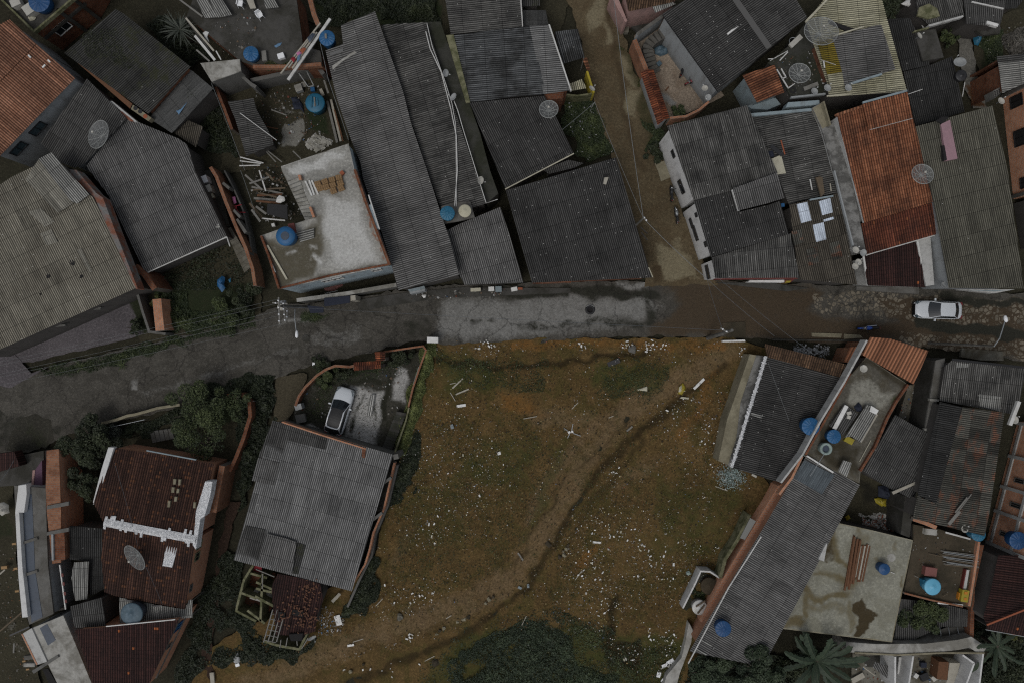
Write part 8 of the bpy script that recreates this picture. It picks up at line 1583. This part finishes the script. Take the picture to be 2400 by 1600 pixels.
def crumbs(name, label, pts, smin, smax, cols, wts, z=.1, seed=5):
    g = np.random.default_rng(seed); n = len(pts); a = g.uniform(0,2*PI,n); s = smin*(smax/smin)**(g.uniform(0,1,n)**2.2); asp = g.uniform(.3,1,n)
    d = np.stack([np.cos(a),np.sin(a)],1)*s[:,None]; e = np.stack([-np.sin(a),np.cos(a)],1)*(s*asp)[:,None]; C = np.asarray(pts)
    zz = z+g.uniform(0,.08,(n,4)); V = np.stack([C-d-e*.7,C+d*.8-e,C+d+e,C-d*.6+e*.9],1); V = np.concatenate([V,zz[:,:,None]],2).reshape(-1,3)
    me = bpy.data.meshes.new(name); me.vertices.add(4*n); me.vertices.foreach_set('co',V.ravel()); me.loops.add(4*n); me.loops.foreach_set('vertex_index',np.arange(4*n)); me.polygons.add(n); me.polygons.foreach_set('loop_start',np.arange(n)*4); me.polygons.foreach_set('loop_total',np.full(n,4))
    ci = g.choice(len(cols),n,p=np.array(wts)/sum(wts)); cc = np.array(cols)[ci]*g.uniform(.6,1.15,(n,1)); at = me.attributes.new('tint','FLOAT_COLOR','FACE'); at.data.foreach_set('color',np.concatenate([cc,np.ones((n,1))],1).astype(np.float32).ravel())
    me.materials.append(M['litter']); me.update(calc_edges=True); me.validate(); return tag(link(name,me),label,None,None,'stuff')
lot = ov(1000,795,1660,780,1690,900,1660,1060,1740,1120,1640,1330,1560,1400,1550,1560,1300,1560,1100,1430,900,1500,560,1560,620,1490,760,1440,870,1370,900,1120,970,900)
x, y, _ = scatter(lot, 19000); dens = .12+.4*(.5+.5*wob(x,y,.9))+.35*wob(x,y,2.5)
for c,r,cx,cy,sx,sy,k in CL: p = Q(c,r,cx,cy); dens = dens+2.4*np.exp(-((x-p.x)/(sx/98*1.6))**2-((y-p.y)/(sy/98*1.6))**2)
pd = sdist(x,y,[tuple(P(p)[:2]) for p in PATH]); dens = dens*np.clip(pd/1.1-.2,.12,1); kp = g.uniform(.2,1.3,len(x)) < dens
crumbs('litter','tiny crumbs of litter strewn over the vacant lot',np.stack([x[kp],y[kp]],1),.014,.062,[(.62,.62,.60),(.40,.38,.32),(.32,.27,.12),(.12,.16,.25),(.20,.07,.04),(.10,.085,.06)],[5,4,3,.7,.6,3],.13)
x, y, _ = scatter(lot, 18000); crumbs('pebbles','small stones and clods covering the vacant lot',np.stack([x,y],1),.018,.085,[(.120,.080,.034),(.15,.10,.045),(.045,.029,.012),(.22,.165,.075),(.022,.017,.009),(.035,.045,.014)],[3,2,4,.7,3.4,2],.10,8)
tx, ty, _ = scatter(lot, 620); tk = (.5+.5*wob(tx,ty,.7)+.3*wob(tx,ty,2)) > g.uniform(.2,.9,len(tx)); tx, ty = tx[tk], ty[tk]; tr = g.uniform(.08,.32,len(tx)); ii = np.repeat(np.arange(len(tx)),34); gx, gy = tx[ii]+g.normal(0,1,len(ii))*tr[ii], ty[ii]+g.normal(0,1,len(ii))*tr[ii]
tag(leafmesh('grass', np.stack([gx,gy,.08+g.uniform(0,.22,len(ii))*tr[ii]/.2],1), .05, M['leaf_m'], up=.1, asp=.3), 'scattered grass tufts on the vacant lot', None, None, 'stuff')
p = Q(2,2,2010,1235); x, y = g.normal(p.x,.62,1500), g.normal(p.y,.55,1500); crumbs('broken_glass','heap of broken turquoise glass at the corner of the dark house',np.stack([x,y],1),.02,.07,[(.26,.34,.33),(.15,.21,.20),(.34,.38,.36)],[3,2,2],.15,9)
p = Q(3,2,370,85); x, y = g.uniform(p.x-1.5,p.x+1.8,300), g.normal(p.y,.25,300); crumbs('white_rubble','white stone rubble behind the brown tile strip',np.stack([x,y],1),.04,.13,[(.26,.27,.28),(.16,.17,.17)],[3,2],.3,10)
x, y, _ = scatter(q(3,3,860,20,1060,40,1190,150,1160,210,900,140),700); crumbs('white_rubble','white and orange rubble beyond the stained slab',np.stack([x,y],1),.04,.17,[(.42,.42,.40),(.25,.08,.04),(.2,.19,.17)],[3,3,2],.06,11)
x, y, _ = scatter(q(1,0,470,1330,560,1240,660,1270,690,1330,560,1390),170); crumbs('white_rubble','pale slab fragments by the bright terrace house',np.stack([x,y],1),.06,.24,[(.34,.33,.29),(.25,.24,.2)],[3,2],.02,12)
x, y, _ = scatter(q(1,3,540,870,700,850,820,960,760,1120,600,1120),220); crumbs('litter','household litter beside the collapsed tiled house',np.stack([x,y],1),.03,.10,[(.36,.36,.36),(.1,.2,.35),(.2,.19,.16)],[3,1,3],.1,13)
x, y, _ = scatter(q(0,3,-40,300,130,300,230,1100,340,1500,0,1600),150); crumbs('litter','rubble and scraps in the western yard',np.stack([x,y],1),.03,.10,[(.22,.21,.19),(.2,.09,.04),(.12,.1,.08)],[3,2,3],.05,14)
x, y, _ = scatter(q(2,0,430,930,750,940,900,1270,960,1420,680,1510,600,1400),60); crumbs('litter','scraps among the overgrown garden plants',np.stack([x,y],1),.03,.09,[(.4,.4,.4),(.2,.2,.22)],[3,3],.3,15)
x, y, _ = scatter(q(3,0,1900,280,2352,200,2352,500,2050,650),70); crumbs('litter','scraps in the weedy backyard',np.stack([x,y],1),.02,.07,[(.4,.4,.4),(.2,.2,.15)],[3,3],.2,16)
JC = [(.34,.34,.33),(.17,.16,.14),(.10,.07,.045),(.05,.09,.16),(.16,.05,.03),(.03,.03,.03)]
for k, (lb, pl, n_, z_) in enumerate((('bits of junk over the rubble yard floor', q(1,0,20,760,560,760,640,1050,640,1240,480,1290,120,1320,0,1000), 420, -.02), ('scraps round the timber heap', q(1,1,-20,-60,230,-60,420,420,300,470,-40,470), 260, .02), ('scraps on the driveway yard', q(1,2,380,560,600,330,1100,260,1480,110,1300,600,1100,980,700,840), 260, .05), ('odds and ends on the mossy flat roof', q(3,0,30,590,200,450,420,460,520,740,230,880,100,650), 170, 3.51), ('crumbs on the brown terrace', q(3,3,1345,130,1930,290,1860,850,1270,740), 160, 2.81), ('scraps along the foot of the street houses', q(1,1,1400,1120,2300,1090,2300,1140,1400,1180), 130, .13), ('rubbish on the floor of the roofless rooms', q(3,3,800,1320,1950,1320,1930,1568,800,1568), 320, .07), ('scraps in the cement yard by the gutter slab', q(3,2,1250,420,1500,180,1430,800,1220,690), 130, .61), ('scraps on the rooftop yard', q(0,0,1900,250,2352,60,2400,520,2000,530), 110, 3.31))):
    x, y, _ = scatter(pl, n_, max(0, z_)); crumbs('litter', lb, np.stack([x,y],1), .025, .13, JC, [3,4,4,.6,1,3], z_, 40+k)
# ---------------------------------------------------------------- camera and light
cam = bpy.data.cameras.new('camera'); cam.sensor_width = 36; cam.lens = 24; cam.clip_start = .5; cam.clip_end = 2000
co = bpy.data.objects.new('camera', cam); co.location = (0, 0, H); co.rotation_euler = (0, 0, 0); COL.objects.link(co); SC.camera = co
EL, AZ = math.radians(62), math.radians(215)
wd = bpy.data.worlds.new('World'); SC.world = wd; wd.use_nodes = True; nt = wd.node_tree; bg = nt.nodes['Background']
sky = nt.nodes.new('ShaderNodeTexSky'); sky.sky_type = 'NISHITA'; sky.sun_disc = False; sky.sun_elevation = EL; sky.sun_rotation = AZ; sky.dust_density = 3.0; sky.air_density = 1.0
hs = nt.nodes.new('ShaderNodeHueSaturation'); hs.inputs['Saturation'].default_value = .30; nt.links.new(sky.outputs[0], hs.inputs['Color']); nt.links.new(hs.outputs[0], bg.inputs['Color']); bg.inputs['Strength'].default_value = .092
su = bpy.data.lights.new('sun', 'SUN'); su.energy = .75; su.angle = math.radians(25); su.color = (1, .97, .93); so = bpy.data.objects.new('sun', su); COL.objects.link(so)
so.rotation_euler = (PI/2-EL, 0, PI-AZ)
SC.view_settings.view_transform = 'Standard'; SC.view_settings.look = 'None'; SC.view_settings.exposure = 0
SC.render.engine = 'CYCLES'; SC.cycles.max_bounces = 5; SC.cycles.diffuse_bounces = 3; SC.cycles.transparent_max_bounces = 8; SC.cycles.pixel_filter_type = 'BLACKMAN_HARRIS'; SC.cycles.filter_width = 1.2
SC.cycles.use_denoising = False
